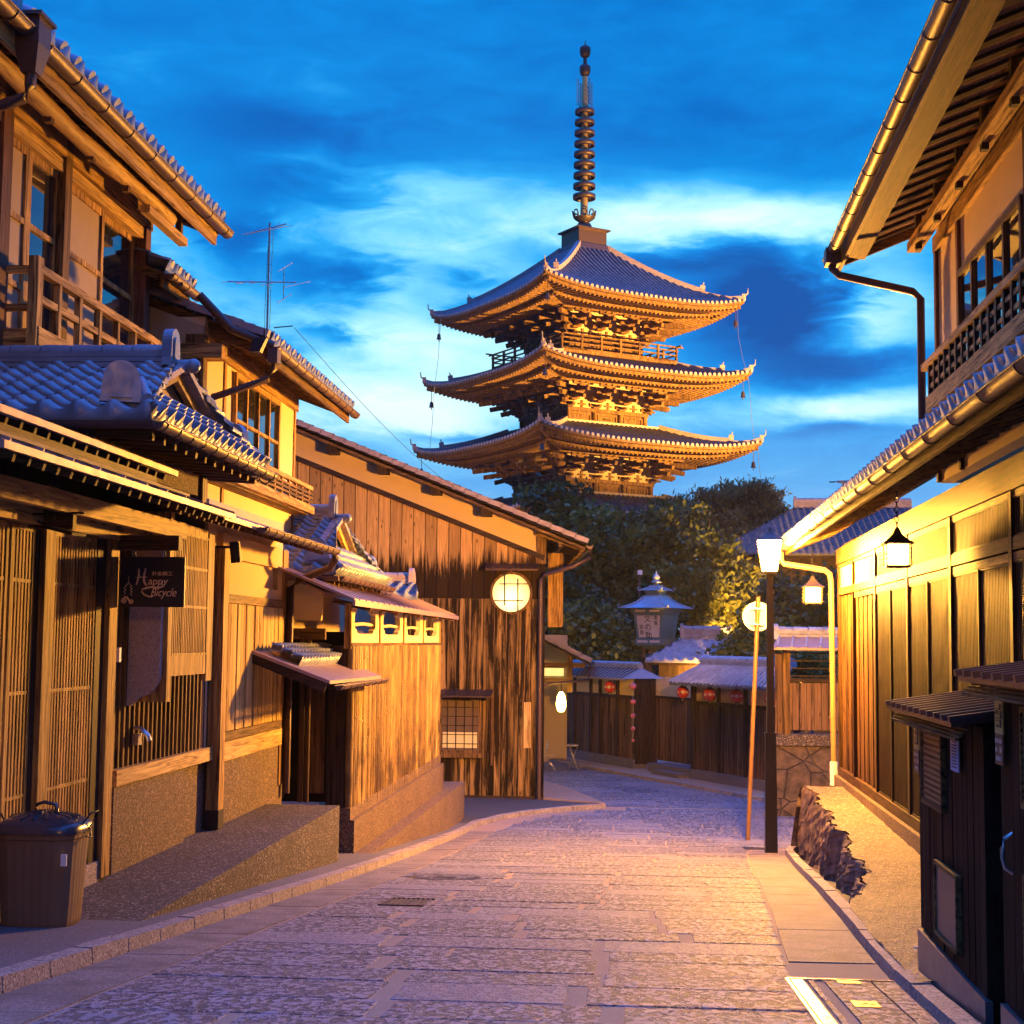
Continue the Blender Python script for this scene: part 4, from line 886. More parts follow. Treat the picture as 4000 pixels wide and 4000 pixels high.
m = MB(L); m.box(XW-.08, XW+.02, yb, ye, -1.16, -.98); m.build('sill_beam', 'wood_pale_y', th)
m = MB(L); m.box(XW-.3, XW+.0, yb, ye, -2.5, -1.162); m.build('pebbled_base', 'aggregate_warm', th)
m = MB(L); m.box(XW-.3, XW-.05, yb-.3, ye, -1.0, 1.3); m.box(XW-.06, XW+.0, yp0, yp1+.03, .43, .54); m.box(XW-.06, XW+.0, yp0, yp1+.03, .78, 1.0); m.box(XW-.06, XW+.0, yp0, yp0+.22, .54, .78); m.box(XW-.06, XW+.0, yp1-.16, yp1+.03, .54, .78); m.build('stucco_panel', 'plaster_ochre', th)
m = MB(L); m.box(XW-.07, XW+.015, yp1+.03, ye, -1.6, 1.0); m.build('post', 'wood_warm', th)
# pent roofs above the ground floor
def pent(x0, z0, y0, y1, x1, sl, mt, nm, th_=.03, ribs=0, raf=True, par=None, gut=False):
    par = par or th; z1 = z0+(x0-x1)*sl
    m = MB(L); slab(m, (x0, y1, z0), (x0, y0, z0), (x1, y0, z1), (x1, y1, z1), th_)
    m.box(x0-.012, x0+.014, y0, y1+.004, z0-th_-.018, z0-.004); r = m.build(nm, mt, par)
    if ribs:
        m = MB(L); y = y0+.1
        while y < y1: m.beam((x0+.005, y, z0+.008), (x1, y, z1+.008), .018, .018); y += ribs
        m.build('seam', mt, r)
    if raf:
        y = y1-.12
        while y > y0: m = MB(L); m.beam((x0-.05, y, z0-th_-.035), (x1, y, z0-th_-.035+(x0-.05-x1)*sl), .035, .05); y -= .21; m.build('rafter', 'wood_mid_x', r)
    if gut: m = MB(L); gutter(m, (x0+.06, gut, z0-.03), (x0+.06, y1+.03, z0-.03), .055, .3); m.build('gutter', 'copper', r)
before = set(th.children); pent(-3.27, 1.03, 7.5, 12.1, -4.3, .32, 'copper_sheet', 'pent_roof', ribs=.45)
m = MB(L); m.beam((-3.33, 6.8, 1.075), (-3.33, 11.0, 1.075), .03, .02); m.build('roof_batten', 'wood_warm_y', th)
pent(-3.52, 1.30, 7.5, 11.3, -3.80, .3, 'copper_sheet', 'upper_pent_roof', ribs=0)
m = MB(L); m.beam((-3.60, 6.8, 1.19), (-3.60, 11.0, 1.19), .05, .05); m.build('eave_beam', 'wood_mid_y', th)
rescale([c for c in th.children if c not in before], .90)
pent(-3.32, 1.02, 10.9, 16.35, XW-.1, .34, 'copper_sheet', 'side_pent_roof', gut=13.0)
# the log-ended beam that carries the sign
m = MB(L); m.box(-3.66, -3.60, 8.0, 11.9, .80, .93); m.build('eave_purlin', 'wood_pale_y', th)
sy = 11.0; xs_ = pY(705, 2120, sy, L)[0]
m = MB(L); m.box(XW, xs_, sy-.04, sy+.04, pY(600, 2150, sy, L)[2], pY(600, 2092, sy, L)[2]); m.build('sign_arm', 'wood_mid_x', th)
# hanging iron rod over the lattice
m = MB(L); m.tube([pY(0, 2010, 9.3, L), pY(240, 2008, 9.3, L), pY(300, 2003, 9.3, L), pY(330, 2005, 9.3, L)], .008, 6)
c = pY(236, 1975, 9.3, L); m.tube([(c[0]+.04*math.cos(a), c[1], c[2]+.045*math.sin(a)) for a in [j*math.pi/6 for j in range(13)]], .006, 6)
c = pY(200, 2025, 9.3, L); m.tube([(c[0]+.025*math.cos(a), c[1], c[2]+.025*math.sin(a)) for a in [j*math.pi/6 for j in range(13)]], .006, 6); m.build('iron_rod', 'iron', th)
m = MB(L); zc = pY(0, 2025, 9.5, L)[2]; m.box(-4.0, pY(292, 2030, 9.5, L)[0], 9.47, 9.53, zc-.07, zc+.06); m.build('cross_beam', 'wood_mid_x', th)
# shop sign
a0, a1 = pY(478, 2175, sy-.01, L), pY(719, 2372, sy-.01, L)
sg = thing('shop_sign', 'black hanging shop sign with copper lettering under the left eave', 'shop sign', ((a0[0]+a1[0])/2, sy, a1[2]), fr=L)
m = MB(L); m.box(a0[0], a1[0], sy-.018, sy+.012, a1[2], a0[2]); m.build('board', 'sign_black', sg)
m = MB(L)
for px in (530, 645): p = pY(px, 2165, sy, L); m.tube([(p[0], sy, a0[2]-.01), (p[0], sy, a0[2]+.06)], .005, 6)
m.build('hook', 'iron', sg)
kx = (a1[0]-a0[0])/241; kz = (a0[2]-a1[2])/197      # metres per source pixel on the board
def sp_(px, py): return (a0[0]+(px-478)*kx, sy-.021, a1[2]+(2372-py)*kz)
t = MB(L); ex, ez = (1, 0, 0), (0, 0, 1)
def stroke(pts, w=2.4): t.tube([sp_(*p) for p in pts], [1.35*w*kx*(.7+.3*math.sin(math.pi*i/(len(pts)-1))) for i in range(len(pts))], 6)
stroke([(545, 2222), (545, 2250), (537, 2286)], 3.2); stroke([(571, 2220), (566, 2242), (565, 2265), (569, 2280), (576, 2288)], 3.2); stroke([(534, 2257), (575, 2254)], 1.8)
put_text(t, 'appy', 40*kx, sp_(580, 2284), ex, ez, .15, 1.0, .002); stroke([(630, 2275), (637, 2284), (636, 2292), (620, 2297), (600, 2293), (580, 2296), (561, 2302), (558, 2312), (568, 2324), (585, 2331), (600, 2332)], 3)
put_text(t, 'Bicycle', 44*kx, sp_(590, 2330), ex, ez, .35, .80, .002); put_text(t, '針金細工', 17*kx, sp_(594, 2247), ex, ez, 0, 1.18, .002)
# small pagoda-and-bicycle emblem
for c, r in (((491, 2348), 9), ((519, 2352), 7)):
    stroke([(c[0]+r*math.cos(i*math.pi/8), c[1]+r*math.sin(i*math.pi/8)) for i in range(17)], 1.6)
    for k in range(3): stroke([(c[0]+r*math.cos(k*1.05), c[1]+r*math.sin(k*1.05)), (c[0]-r*math.cos(k*1.05), c[1]-r*math.sin(k*1.05))], .9)
stroke([(492, 2335), (502, 2333), (508, 2342), (513, 2352)], 2.4); stroke([(507, 2252), (507, 2276)], 1.2); stroke([(507, 2276), (500, 2286), (492, 2290), (498, 2292), (490, 2300), (498, 2304), (490, 2314), (497, 2318), (488, 2330)], 1.6); stroke([(507, 2276), (514, 2286), (521, 2290), (514, 2294), (522, 2302), (514, 2306), (522, 2314), (515, 2318), (521, 2328)], 1.6)
t.build('lettering', 'sign_copper', sg)
# spotlight, letter box, pipe on the wall
p = pX(915, 2155, -3.6, L); sp2 = thing('wall_spotlight', 'black cylindrical spotlight on the wall under the left gutter', 'spotlight', p, fr=L)
m = MB(L); m.tube([(p[0]-.2, p[1]-.06, p[2]+.04), (p[0], p[1], p[2]+.04)], .012, 8); m.box(p[0]-.24, p[0]-.2, p[1]-.12, p[1], p[2]-.04, p[2]+.10); m.build('bracket', 'iron', sp2)
m = MB(L); m.tube([(p[0], p[1], p[2]+.09), (p[0]+.02, p[1]+.01, p[2]-.10)], .048, 14); m.build('barrel', 'iron', sp2)
p = pX(548, 2880, XW+.02, L); hb = thing('tap_hood', 'small pale curved hood fixed on the dark battens below the sign', 'wall fitting', p, fr=L)
m = MB(L); m.box(p[0]-.05, p[0]+.0, p[1]-.05, p[1]+.04, p[2]-.06, p[2]+.03); m.build('box', 'steel', hb); m = MB(L); m.tube([(p[0]-.05, p[1], p[2]+.06), (p[0]+.0, p[1], p[2]+.055), (p[0]+.05, p[1], p[2]+.01), (p[0]+.065, p[1], p[2]-.03)], .032, 8, True, (0, math.pi)); m.build('hood', 'steel', hb)
p = pX(455, 2555, XW+.0, L); m = MB(L); m.box(p[0]-.03, p[0]+.03, p[1]-.02, p[1]+.02, p[2]-.06, p[2]+.05); tag(m.build('door_buzzer', 'white_paint'), 'tiny white door buzzer beside the latticed door frame', 'door buzzer')
# ================================================================== link wing between the near house and the ochre house
oh = thing('ochre_house', 'ochre plastered house with a four-light window and a small lattice balcony', 'house', (-4.6, 16.5, -1.9), fr=L)
WX = -4.3; YA, YB = yX(792, 1600, WX, L), yX(1153, 1600, WX, L)
m = MB(L); m.box(WX-.3, WX, YA, YB, 1.0, 3.25); m.build('street_wall', 'plaster_pale', oh)
m = MB(L); m.prism([(WX-.01, YA-.05, .9), (WX-3.2, YA-.05, .9), (WX-3.2, YA-.05, 4.3), (WX-.01, YA-.05, 3.15)], (0, .12, 0)); m.build('gable_wall', 'plaster_dim', oh)
m = MB(L); m.box(-5.4, -5.2, 13.9, YA, .9, 3.9); m.build('link_wall', 'plaster_ochre', oh)
m = MB(L); m.box(WX-.16, WX+.03, YA-.12, YA+.02, .9, 3.05); m.build('corner_post', 'wood_mid', oh)
m = MB(L); m.box(WX-.30, WX+.22, YA-.15, YA+.06, 2.80, 2.95); m.build('bracket_beam', 'wood_warm_x', oh)
for y in (YX_ for YX_ in (yX(873, 1600, WX, L), YB-.04)): mm = MB(L); mm.box(WX-.02, WX+.018, y-.04, y+.04, 1.0, 2.95); mm.build('post', 'wood_warm', oh)
m = MB(L); m.box(WX-.03, WX+.035, YA, YB+.05, 2.92, 3.16); m.build('wall_beam', 'wood_warm_y', oh)
y0, y1 = yX(905, 1600, WX, L), yX(1082, 1600, WX, L); z1, z0 = zX(905, 1450, WX, L), zX(1000, 1830, WX, L)
window(oh, L, WX, y0, y1, z0-.1, z1, 4, 2, 1, 'wood_warm', .055, mw=.022)
b = MB(L); BX = -4.05; b0 = yX(964, 1772, BX, L); zt = zX(1138, 1863, BX, L); zb = zX(1150, 1982, BX, L); b.box(BX-.03, BX+.02, b0, YB-.05, zt-.05, zt); b.box(BX-.05, BX+.03, yX(880, 1880, BX, L), YB, zb, zb+.10)
rl = b.build('balcony_railing', 'wood_warm_y', oh); n = 9
for i in range(n): b = MB(L); y = b0+(YB-.05-b0)*(i+.5)/n; b.box(BX-.02, BX+.008, y-.025, y+.025, zb+.10, zt-.05); b.build('baluster', 'wood_warm', rl)
b = MB(L)
for k in range(1, 4): z = zb+.10+(zt-.15-zb)*k/4; b.box(BX-.03, BX+.014, b0, YB-.05, z-.014, z+.014)
b.build('cross_rail', 'wood_mid_y', rl)
m = MB(L); m.box(WX, BX-.05, yX(880, 1880, BX, L), YB, zb-.01, zb+.04); m.build('balcony_floor', 'wood_mid_y', oh)
def eave(par, GX, GZ, y0, y1, IX, sl, wx, tw=.25, raf=.26, guts=True, purl=True, nm='roof', verge=True):
    g = lambda x: GZ+(GX-x)*sl
    m = MB(L); slab(m, (GX, y1, GZ), (GX, y0, GZ), (IX, y0, g(IX)), (IX, y1, g(IX)), .025); m.build('soffit', 'wood_mid_y', par)
    m = MB(L); y = y1-.08
    while y > y0: m.beam((GX-.05, y, g(GX-.05)-.06), (wx-.3, y, g(wx-.3)-.06), .045, .06); y -= raf
    m.build('rafters_frame', 'wood_mid_x', par)
    m = MB(L); m.beam((GX-.01, y0, GZ-.09), (GX-.01, y1, GZ-.09), .03, .12); m.build('fascia', 'wood_mid_y', par)
    tr = MB(L); tile_roof(tr, (GX+.04, y1+.03, GZ+.03), (GX+.04, y0-.03, GZ+.03), (IX, y0-.03, g(IX)+.03), (IX, y1+.03, g(IX)+.03), tw, .22, amp=1.4); rf = tr.build(nm, 'roof_tile', par, recalc=False)
    m = MB(L); k = int((y1-y0)/tw)
    for i in range(k+1): y = y1-.02-tw*i; m.tube([(GX+.06, y, GZ+.09), (GX-.2, y, GZ+.09+.1)], .05, 10)
    m.build('eave_caps', 'roof_tile', rf)
    if guts: m = MB(L); gutter(m, (GX+.08, y0-.05, GZ-.03), (GX+.08, y1+.06, GZ-.03), .055, .38); m.build('gutter', 'copper', par)
    return g
g3 = eave(oh, -3.68, 2.98, YA+.10, YB+.42, -8.0, .38, WX)
m = MB(L)       # verge tiles of the near gable
A, B = Vector((-3.64, YA+.03, 3.05)), Vector((-8.0, YA+.03, 3.05+4.36*.38)); n = 16
for i in range(n): a = A+(B-A)*(i/n); b = A+(B-A)*((i+1.06)/n); m.beam(a+Vector((0, 0, .02)), b+Vector((0, 0, .0)), .16, .075)
m.build('verge_tiles', 'verge_tile', oh); m = MB(L); m.beam((-3.68, YA+.12, 2.93), (-8, YA+.12, 2.93+4.32*.38), .04, .16); m.build('verge_board', 'wood_mid_x', oh)
m = MB(L); gx = -3.60; m.tube([(-4.30, YA-.25, 3.42), (-4.0, YA-.1, 3.10), (gx, YA+.05, 2.96)], .045, 10)
m.tube([(gx, YA+.08, 2.92), (gx, YA+.08, 2.72), (gx-.06, YA+.08, 2.62), (WX+.10, YA-.02, 2.42), (WX+.05, YA-.05, 2.36), (WX+.05, YA-.05, 1.1)], .036, 10); m.box(gx-.05, gx+.05, YA+.0, YA+.16, 2.78, 2.93); m.build('downpipe', 'copper', oh)
g2 = eave(oh, -4.55, 3.56, 14.0, YA+.25, -8.2, .38, -5.2, nm='link_roof')
# TV antenna
ax, ay = pY(1043, 1300, 18.2, L)[0], 18.2; zb = g3(ax); an = thing('tv_antenna', 'spidery TV antenna on a mast above the left roofs', 'antenna', (ax, ay, zb), fr=L)
ztop = pY(1043, 870, ay, L)[2]; m = MB(L); m.tube([(ax, ay, zb-.02), (ax, ay, ztop)], .014, 8); m.tube([(ax-.02, ay, zb), (ax-.035, ay, zb+.8), (ax-.015, ay, ztop-.3)], .004, 5); m.tube([(ax+.03, ay, zb), (ax+.035, ay, ztop-.6), (ax+.05, ay, ztop-.1), (ax+.12, ay, ztop)], .004, 5); m.build('mast', 'steel', an)
def yagi(z, xa, xb, dz, els, name):
    m = MB(L); m.tube([(xa, ay, z), (xb, ay-.1, z+dz)], .009, 6)
    for f, h in els:
        x = xa+(xb-xa)*f; zz = z+dz*f; m.tube([(x-h*.25, ay-h, zz-h*.35), (x+h*.25, ay+h, zz+h*.35)], .005, 5)
    m.build(name, 'steel', an)
xa, xb = pY(955, 905, ay, L)[0], pY(1125, 905, ay, L)[0]; yagi(pY(955, 915, ay, L)[2], xa, xb, .10, [(i/12, .06) for i in range(9)]+[(.75, .10), (.85, .12), (.95, .16)], 'upper_array')
xa, xb = pY(888, 1105, ay, L)[0], pY(1163, 1110, ay, L)[0]; yagi(pY(888, 1100, ay, L)[2], xa, xb, -.04, [(0, .12), (.2, .14), (.25, .2), (.4, .16), (.62, .26), (1.0, .34)], 'lower_array')
m = MB(L); x = pY(1108, 1110, ay, L)[0]; z = pY(1108, 1110, ay, L)[2]; m.tube([(x, ay, z-.2), (x, ay, z+.22)], .006, 5); m.tube([(x-.05, ay-.1, z-.26), (x+.08, ay+.1, z-.1)], .006, 5); m.tube([(x-.05, ay-.1, z+.14), (x+.08, ay+.1, z+.3)], .006, 5); m.build('dipole', 'steel', an)
m = MB(L); p = pY(1070, 1280, ay, L); m.tube([p, (p[0]+.24, p[1], p[2]+.02)], .008, 5); m.build('stay_arm', 'iron', an)
# floodlight under the ochre house's eave corner
p = pX(1020, 1345, -3.55, L); fl = thing('floodlight', 'small dark floodlight hung below the corner of the eave gutter', 'floodlight', p, fr=L)
m = MB(L); m.hexa([(p[0]-.05+a*.05, p[1]+b*.05, p[2]-.08) for a, b in ((-1, -1), (1, -1), (1, 1), (-1, 1))], [(p[0]+a*.06, p[1]+b*.04, p[2]+.06) for a, b in ((-1, -1), (1, -1), (1, 1), (-1, 1))]); m.build('housing', 'iron', fl); m = MB(L); m.tube([(p[0]+.03, p[1], p[2]+.05), (p[0]+.03, p[1], p[2]+.14)], .01, 6); m.build('bracket', 'iron', fl)
# ================================================================== gatehouses with tiled hip-and-gable roofs
def gate_roof(par, xe, ze, y0, y1, xr, zrd, yr, xl, gut_r=.05, tw=.22, gable=.45):
    """street eave at x=xe from y0 to y1, ridge along x at yr up to xr; hip-and-gable end towards the street"""
    zg = ze+(zrd-ze)*gable; xg = xe-(xe-xr)*.78; fy = lambda z: (z-ze)/(zrd-ze)
    yg0 = y0+(yr-y0)*gable; yg1 = y1+(yr-y1)*gable
    tr = MB(L)
    tile_roof(tr, (xl, y0, ze), (xe, y0, ze), (xr+.12, yr, zrd), (xl, yr, zrd), tw, .17, amp=1.2)
    tile_roof(tr, (xe, y1, ze), (xl, y1, ze), (xl, yr, zrd), (xr+.12, yr, zrd), tw, .17, amp=1.2)
    tile_roof(tr, (xe, y0, ze), (xe, y1, ze), (xg, yg1, zg), (xg, yg0, zg), tw*.8, .15, amp=1.3)
    rf = tr.build('tiled_roof', 'roof_tile', par, recalc=False)
    m = MB(L); m.prism([(xl, y0+.02, ze-.08), (xe-.02, y0+.02, ze-.08), (xe-.02, y1-.02, ze-.08), (xl, y1-.02, ze-.08)], (0, 0, .06)); m.build('eave_frame', 'wood_dark', par)
    m = MB(L); m.prism([(xg-.06, yg0+.05, zg-.02), (xg-.06, yg1-.05, zg-.02), (xr-.02, yr, zrd-.02)], (.04, 0, 0)) if False else m.prism([(xr+.02, yg0+.08, zg), (xr+.02, yg1-.08, zg), (xr+.02, yr, zrd-.06)], (-.05, 0, 0)); m.build('gable_triangle', 'plaster_pale', par)
    m = MB(L)
    for ya, yb in ((yg0, yr), (yg1, yr)): m.beam((xr+.10, ya, zg-.03), (xr+.10, yb, zrd-.05), .05, .10)
    m.build('barge_board', 'wood_pale', par)
    m = MB(L); n = 9
    for ya in (yg0, yg1):
        for i in range(n): a = Vector((xr+.14, ya+(yr-ya)*i/n, zg+(zrd-zg)*i/n+.02)); b = Vector((xr+.14, ya+(yr-ya)*(i+1.05)/n, zg+(zrd-zg)*(i+1.05)/n+.015)); m.beam(a, b, .13, .05)
    m.build('verge_tiles', 'verge_tile', rf)
    m = MB(L); ridge(m, (xl, yr, zrd), (xr+.02, yr, zrd), .15, .13, 3, .26); m.tube([(xr-.05, yr, zrd+.02), (xr+.24, yr, zrd+.02)], .055, 12); m.ball((xr+.25, yr, zrd+.02), .062, 12, 8)
    for (ya, yb, yy) in ((yg0, y0, y0), (yg1, y1, y1)):
        a = Vector((xg+.02, ya, zg+.03)); b = Vector((xe-.06, yy+(.10 if yy == y0 else -.10), ze+.07)); m.beam(a, b, .10, .08); m.tube([a+Vector((0, 0, .05)), b+Vector((0, 0, .05))], .042, 10)
    m.build('ridge', 'roof_tile', rf)
    m = MB(L); oni(m, (xr+.02, yr, zrd+.01), (1, 0, 0), .26, .32, .08); m.build('ridge_end_tile', 'roof_tile', rf)
    for yy in (y0, y1): m = MB(L); s_ = 1 if yy == y0 else -1; oni(m, (xe-.28, yy+.16*s_, ze+.10), (.35, -s_, 0), .30, .30, .08); m.build('ridge_end_tile', 'roof_tile', rf)
    m = MB(L); gutter(m, (xe+.05, y0-.02, ze-.06), (xe+.05, y1+.05, ze-.06), gut_r, .34); hooks(m, (xe+.05, y0+.2, ze-.06), (xe+.05, y1, ze-.06), gut_r, .42, .05)
    m.tube([(xl, y0-.05, ze-.06), (xe+.05, y0-.05, ze-.06)], gut_r, 10, True, (math.pi, 2*math.pi)); m.build('gutter', 'copper', par)
    m = MB(L); y = y0+.25
    while y < y1-.1: m.beam((xe-.06, y, ze-.13), (xe-.5, y, ze-.10), .05, .06); y += .27
    m.build('eave_bracket', 'wood_mid_x', par)
    return rf
gh = thing('gatehouse', 'small gatehouse whose blue-grey tiled roof rises behind the shop sign', 'gatehouse', (-4.2, 12, -1), fr=L)
xe = -3.38; y0, y1 = yX(590, 1625, xe, L), yX(1036, 1855, xe, L); ze = zX(800, 1740, xe, L)+.05
yr = (y0+y1)/2; xr = pY(640, 1400, yr, L)[0]; zrd = pY(600, 1440, yr, L)[2]
gate_roof(gh, xe, ze, y0, y1, xr, zrd, yr, -7.2, .055, .26)
m = MB(L); m.box(XW-.3, XW, y0+.2, yX(782, 1900, XW, L), 1.27, ze-.05); m.build('stucco_wall', 'aggregate_warm', gh)
m = MB(L); m.box(XW-.1, XW+.03, yX(780, 1900, XW, L), yX(795, 1900, XW, L), 1.2, ze-.06); m.build('corner_post', 'wood_mid', gh)
m = MB(L); m.box(-6.5, XW-.1, y0+.25, y0+.35, 1.3, ze-.06); m.build('front_wall', 'wood_dark', gh)
rescale(list(gh.children), .88)
# downpipe at the gate recess
m = MB(L); dy = yX(1128, 2600, -3.80, L); m.tube([(-3.26, 16.3, .97), (-3.26, 16.32, .88), (-3.32, 16.4, .80), (-3.72, dy, .66), (-3.80, dy, .58), (-3.80, dy, -1.7)], .042, 12)
for z in (.2, -.7): m.tube([(-3.80, dy, z), (-3.80, dy, z+.015)], .05, 12)
m.build('downpipe', 'copper', th)
g2h = thing('gatehouse', 'second smaller gatehouse, its tiled gable standing against the dark board wall', 'gatehouse', (-4, 19, -1.9), fr=L)
xe = -3.42; y0, y1 = yX(1312, 2235, xe, L), yX(1515, 2310, xe, L); ze = zX(1400, 2265, xe, L)+.04; yr = (y0+y1)/2; xr = pY(1283, 2000, yr, L)[0]; zrd = pY(1100, 2030, yr, L)[2]
gate_roof(g2h, xe, ze, y0, y1, xr, zrd, yr, -6.8, .055, .24)
m = MB(L); m.box(-6, XW-.3, y0+.3, y1+.3, -1.9, ze-.06); m.build('wall', 'plaster_dim', g2h)
# recess walls / entrance under the porch
en = thing('gate_entrance', 'dark recessed gate with pale bamboo posts under a little porch roof', 'gate', (-4.0, 17.2, -1.8), fr=L)
ya, yb = 16.6, yX(1358, 2800, -3.40, L)
m = MB(L); m.box(-4.5, -4.35, ya, yb+.4, -1.9, .8); m.build('back_wall', 'wood_dark', en)
m = MB(L); m.box(-4.4, -3.42, yb, yb+.08, -1.95, .1); m.build('side_wall', 'dark_boards', en)
for px, w in ((1180, .06), (1205, .05)): y = ya+.45; x = pY(px, 2700, y, L)[0]; mm = MB(L); mm.tube([(x, y, -1.85), (x, y, .05)], w*.55, 10); mm.build('bamboo_post', 'bamboo_skin', en)
m = MB(L); x0, x1 = pY(1215, 2700, 17.6, L)[0], pY(1275, 2700, 17.6, L)[0]; m.box(x0, x1, 17.56, 17.62, -1.8, -.1); m.build('door_leaf', 'wood_mid', en)
m = MB(L); m.box(-4.35, -3.5, 17.05, 17.12, .0, .13); m.build('lintel', 'wood_mid_x', en)
# porch roof: sheet with a short run of tiles
p0 = pX(1490, 2640, -3.05, L); p1 = pX(1300, 2665, -3.05, L); X0, Z0 = -3.05, (p0[2]); ya2, yb2 = p1[1], p0[1]
Xi = -3.95; Zi = Z0+.36
m = MB(L); slab(m, (X0, yb2, Z0), (X0, ya2-.15, Z0+.02), (Xi, ya2-.25, Zi), (Xi, yb2-.1, Zi), .035); po = m.build('porch_roof', 'copper_sheet', en)
m = MB(L); gutter(m, (X0+.04, ya2+.1, Z0-.04), (X0+.04, yb2+.05, Z0-.04), .045, .4); m.build('gutter', 'copper', po)
tr = MB(L); tile_roof(tr, (-3.42, yb2-.25, Z0+.19), (-3.42, ya2+.1, Z0+.19), (-3.75, ya2+.1, Z0+.34), (-3.75, yb2-.25, Z0+.34), .16, .12, amp=1.2); tr.build('tile_cap', 'roof_tile', po, recalc=False)
m = MB(L); m.beam((X0-.05, ya2-.12, Z0-.06), (Xi, ya2-.2, Zi-.08), .05, .09); m.build('barge_board', 'wood_dark_x', po)
m = MB(L); A = pY(1140, 2255, 17.2, L); B = pY(1310, 2320, 17.2, L); slab(m, (B[0], 17.9, B[2]), (B[0], 16.6, B[2]), (A[0]-.1, 16.6, A[2]+.1), (A[0]-.1, 17.9, A[2]+.1), .03); m.build('small_sheet_roof', 'copper_sheet', en)
m = MB(L); m.box(A[0]-.1, B[0]-.16, 17.2, 17.3, A[2]-.5, A[2]+.0); m.build('plaster_panel', 'plaster_pale', en)
# bamboo wall with four shaped openings
bwl = thing('bamboo_wall', 'tan split-bamboo garden wall with four cusped plaster openings under a sheet roof', 'wall', (-3.3, 21.5, -2), fr=L)
BXW = -3.3; y0, y1 = yX(1360, 2800, BXW, L), yX(1712, 2800, BXW, L); nb = 60; wk = .5
m = MB(L)
for i in range(nb):
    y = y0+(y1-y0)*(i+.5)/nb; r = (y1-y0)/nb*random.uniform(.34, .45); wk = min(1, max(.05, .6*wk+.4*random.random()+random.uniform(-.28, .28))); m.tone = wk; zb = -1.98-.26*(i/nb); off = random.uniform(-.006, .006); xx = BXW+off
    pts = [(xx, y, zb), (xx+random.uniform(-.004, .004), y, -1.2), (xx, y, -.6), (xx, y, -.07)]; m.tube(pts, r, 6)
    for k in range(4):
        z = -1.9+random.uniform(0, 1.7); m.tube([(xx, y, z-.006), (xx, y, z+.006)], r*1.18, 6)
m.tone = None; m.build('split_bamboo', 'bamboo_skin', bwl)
m = MB(L); m.box(BXW-.25, BXW-.04, y0, y1, -3, -.07); m.build('backing', 'wood_dark', bwl)
n4 = 4; bay = (y1-y0)/n4; zo0, zo1 = -.03, .42
def opening(ya, yb, za, zb, x):
    """plaster panel with a cusped opening"""
    cy, cz = (ya+yb)/2, (za+zb)/2; hw, hh = (yb-ya)/2, (zb-za)/2; N = 48; outer = []; inner = []
    for i in range(N):
        a = 2*math.pi*i/N; c, s_ = math.cos(a), math.sin(a); k = 1/max(abs(c), abs(s_)); outer.append((cy+hw*c*k, cz+hh*s_*k))
        k2 = 1/((abs(c)**5+abs(s_)**5)**.2); nt_ = .13*math.exp(-((abs(s_)-.62)/.10)**2)
        inner.append((cy+hw*(.74-nt_)*c*k2, cz+.04+hh*(.70)*s_*k2))
    vs = [(x, *p) for p in outer]+[(x, *p) for p in inner]+[(x-.07, *p) for p in inner]; m = MB(L)
    m.add(vs, [(i, (i+1) % N, N+(i+1) % N, N+i) for i in range(N)]+[(N+i, N+(i+1) % N, 2*N+(i+1) % N, 2*N+i) for i in range(N)]); o = m.build('plaster_opening', 'plaster_pale', bwl)
    m = MB(L); z = cz+.0; m.tube([(x-.04, cy-hw*.6, z-.01), (x-.035, cy, z+.008), (x-.04, cy+hw*.62, z)], .022, 8); m.build('branch_bar', 'plaster_pale', o)
for i in range(n4):
    a, b = y0+bay*i+.04, y0+bay*(i+1)-.04; opening(a, b, zo0, zo1, BXW+.0)
for i in range(n4+1): y = y0+bay*i; mm = MB(L); mm.box(BXW-.06, BXW+.02, y-.035, y+.035, -.1, .43); mm.build('post', 'wood_warm', bwl)
m = MB(L); m.box(BXW-.07, BXW+.03, y0, y1, -.069, -.035); m.build('sill', 'wood_mid_y', bwl)
m = MB(L); m.box(BXW-.4, BXW-.36, y0-.2, y1, -.2, .9); 
X0 = -3.02; Zf = zX(1755, 2402, X0, L)
m = MB(L); a = yX(1385, 2330, X0, L); slab(m, (X0, y1+.35, Zf), (X0, a, Zf+.02), (-3.95, a-.1, Zf+.40), (-3.95, y1+.2, Zf+.38), .03); m.box(X0-.02, X0+.012, a, y1+.36, Zf-.06, Zf+.001); sr = m.build('sheet_roof', 'copper_sheet', bwl)
m = MB(L); y = a+.3
while y < y1+.3: m.beam((X0+.01, y, Zf+.01), (-3.95, y-.1, Zf+.40), .018, .02); y += .42
m.build('seam', 'copper_sheet', sr)
m = MB(L)
for i in range(n4+1): y = y0+bay*i; m.beam((X0-.03, y, Zf-.07), (BXW-.2, y, Zf+.03), .06, .06)
m.build('bracket', 'wood_mid_x', bwl)
m = MB(L); n = 20          # stepped plinth following the ground
m.box(BXW-.2, BXW+.10, y0-.02, y1+.03, -3.2, -2.10); m.box(BXW-.2, BXW+.05, y0-.02, y1+.02, -2.10, -1.96); m.build('plinth', 'aggregate_warm', bwl)
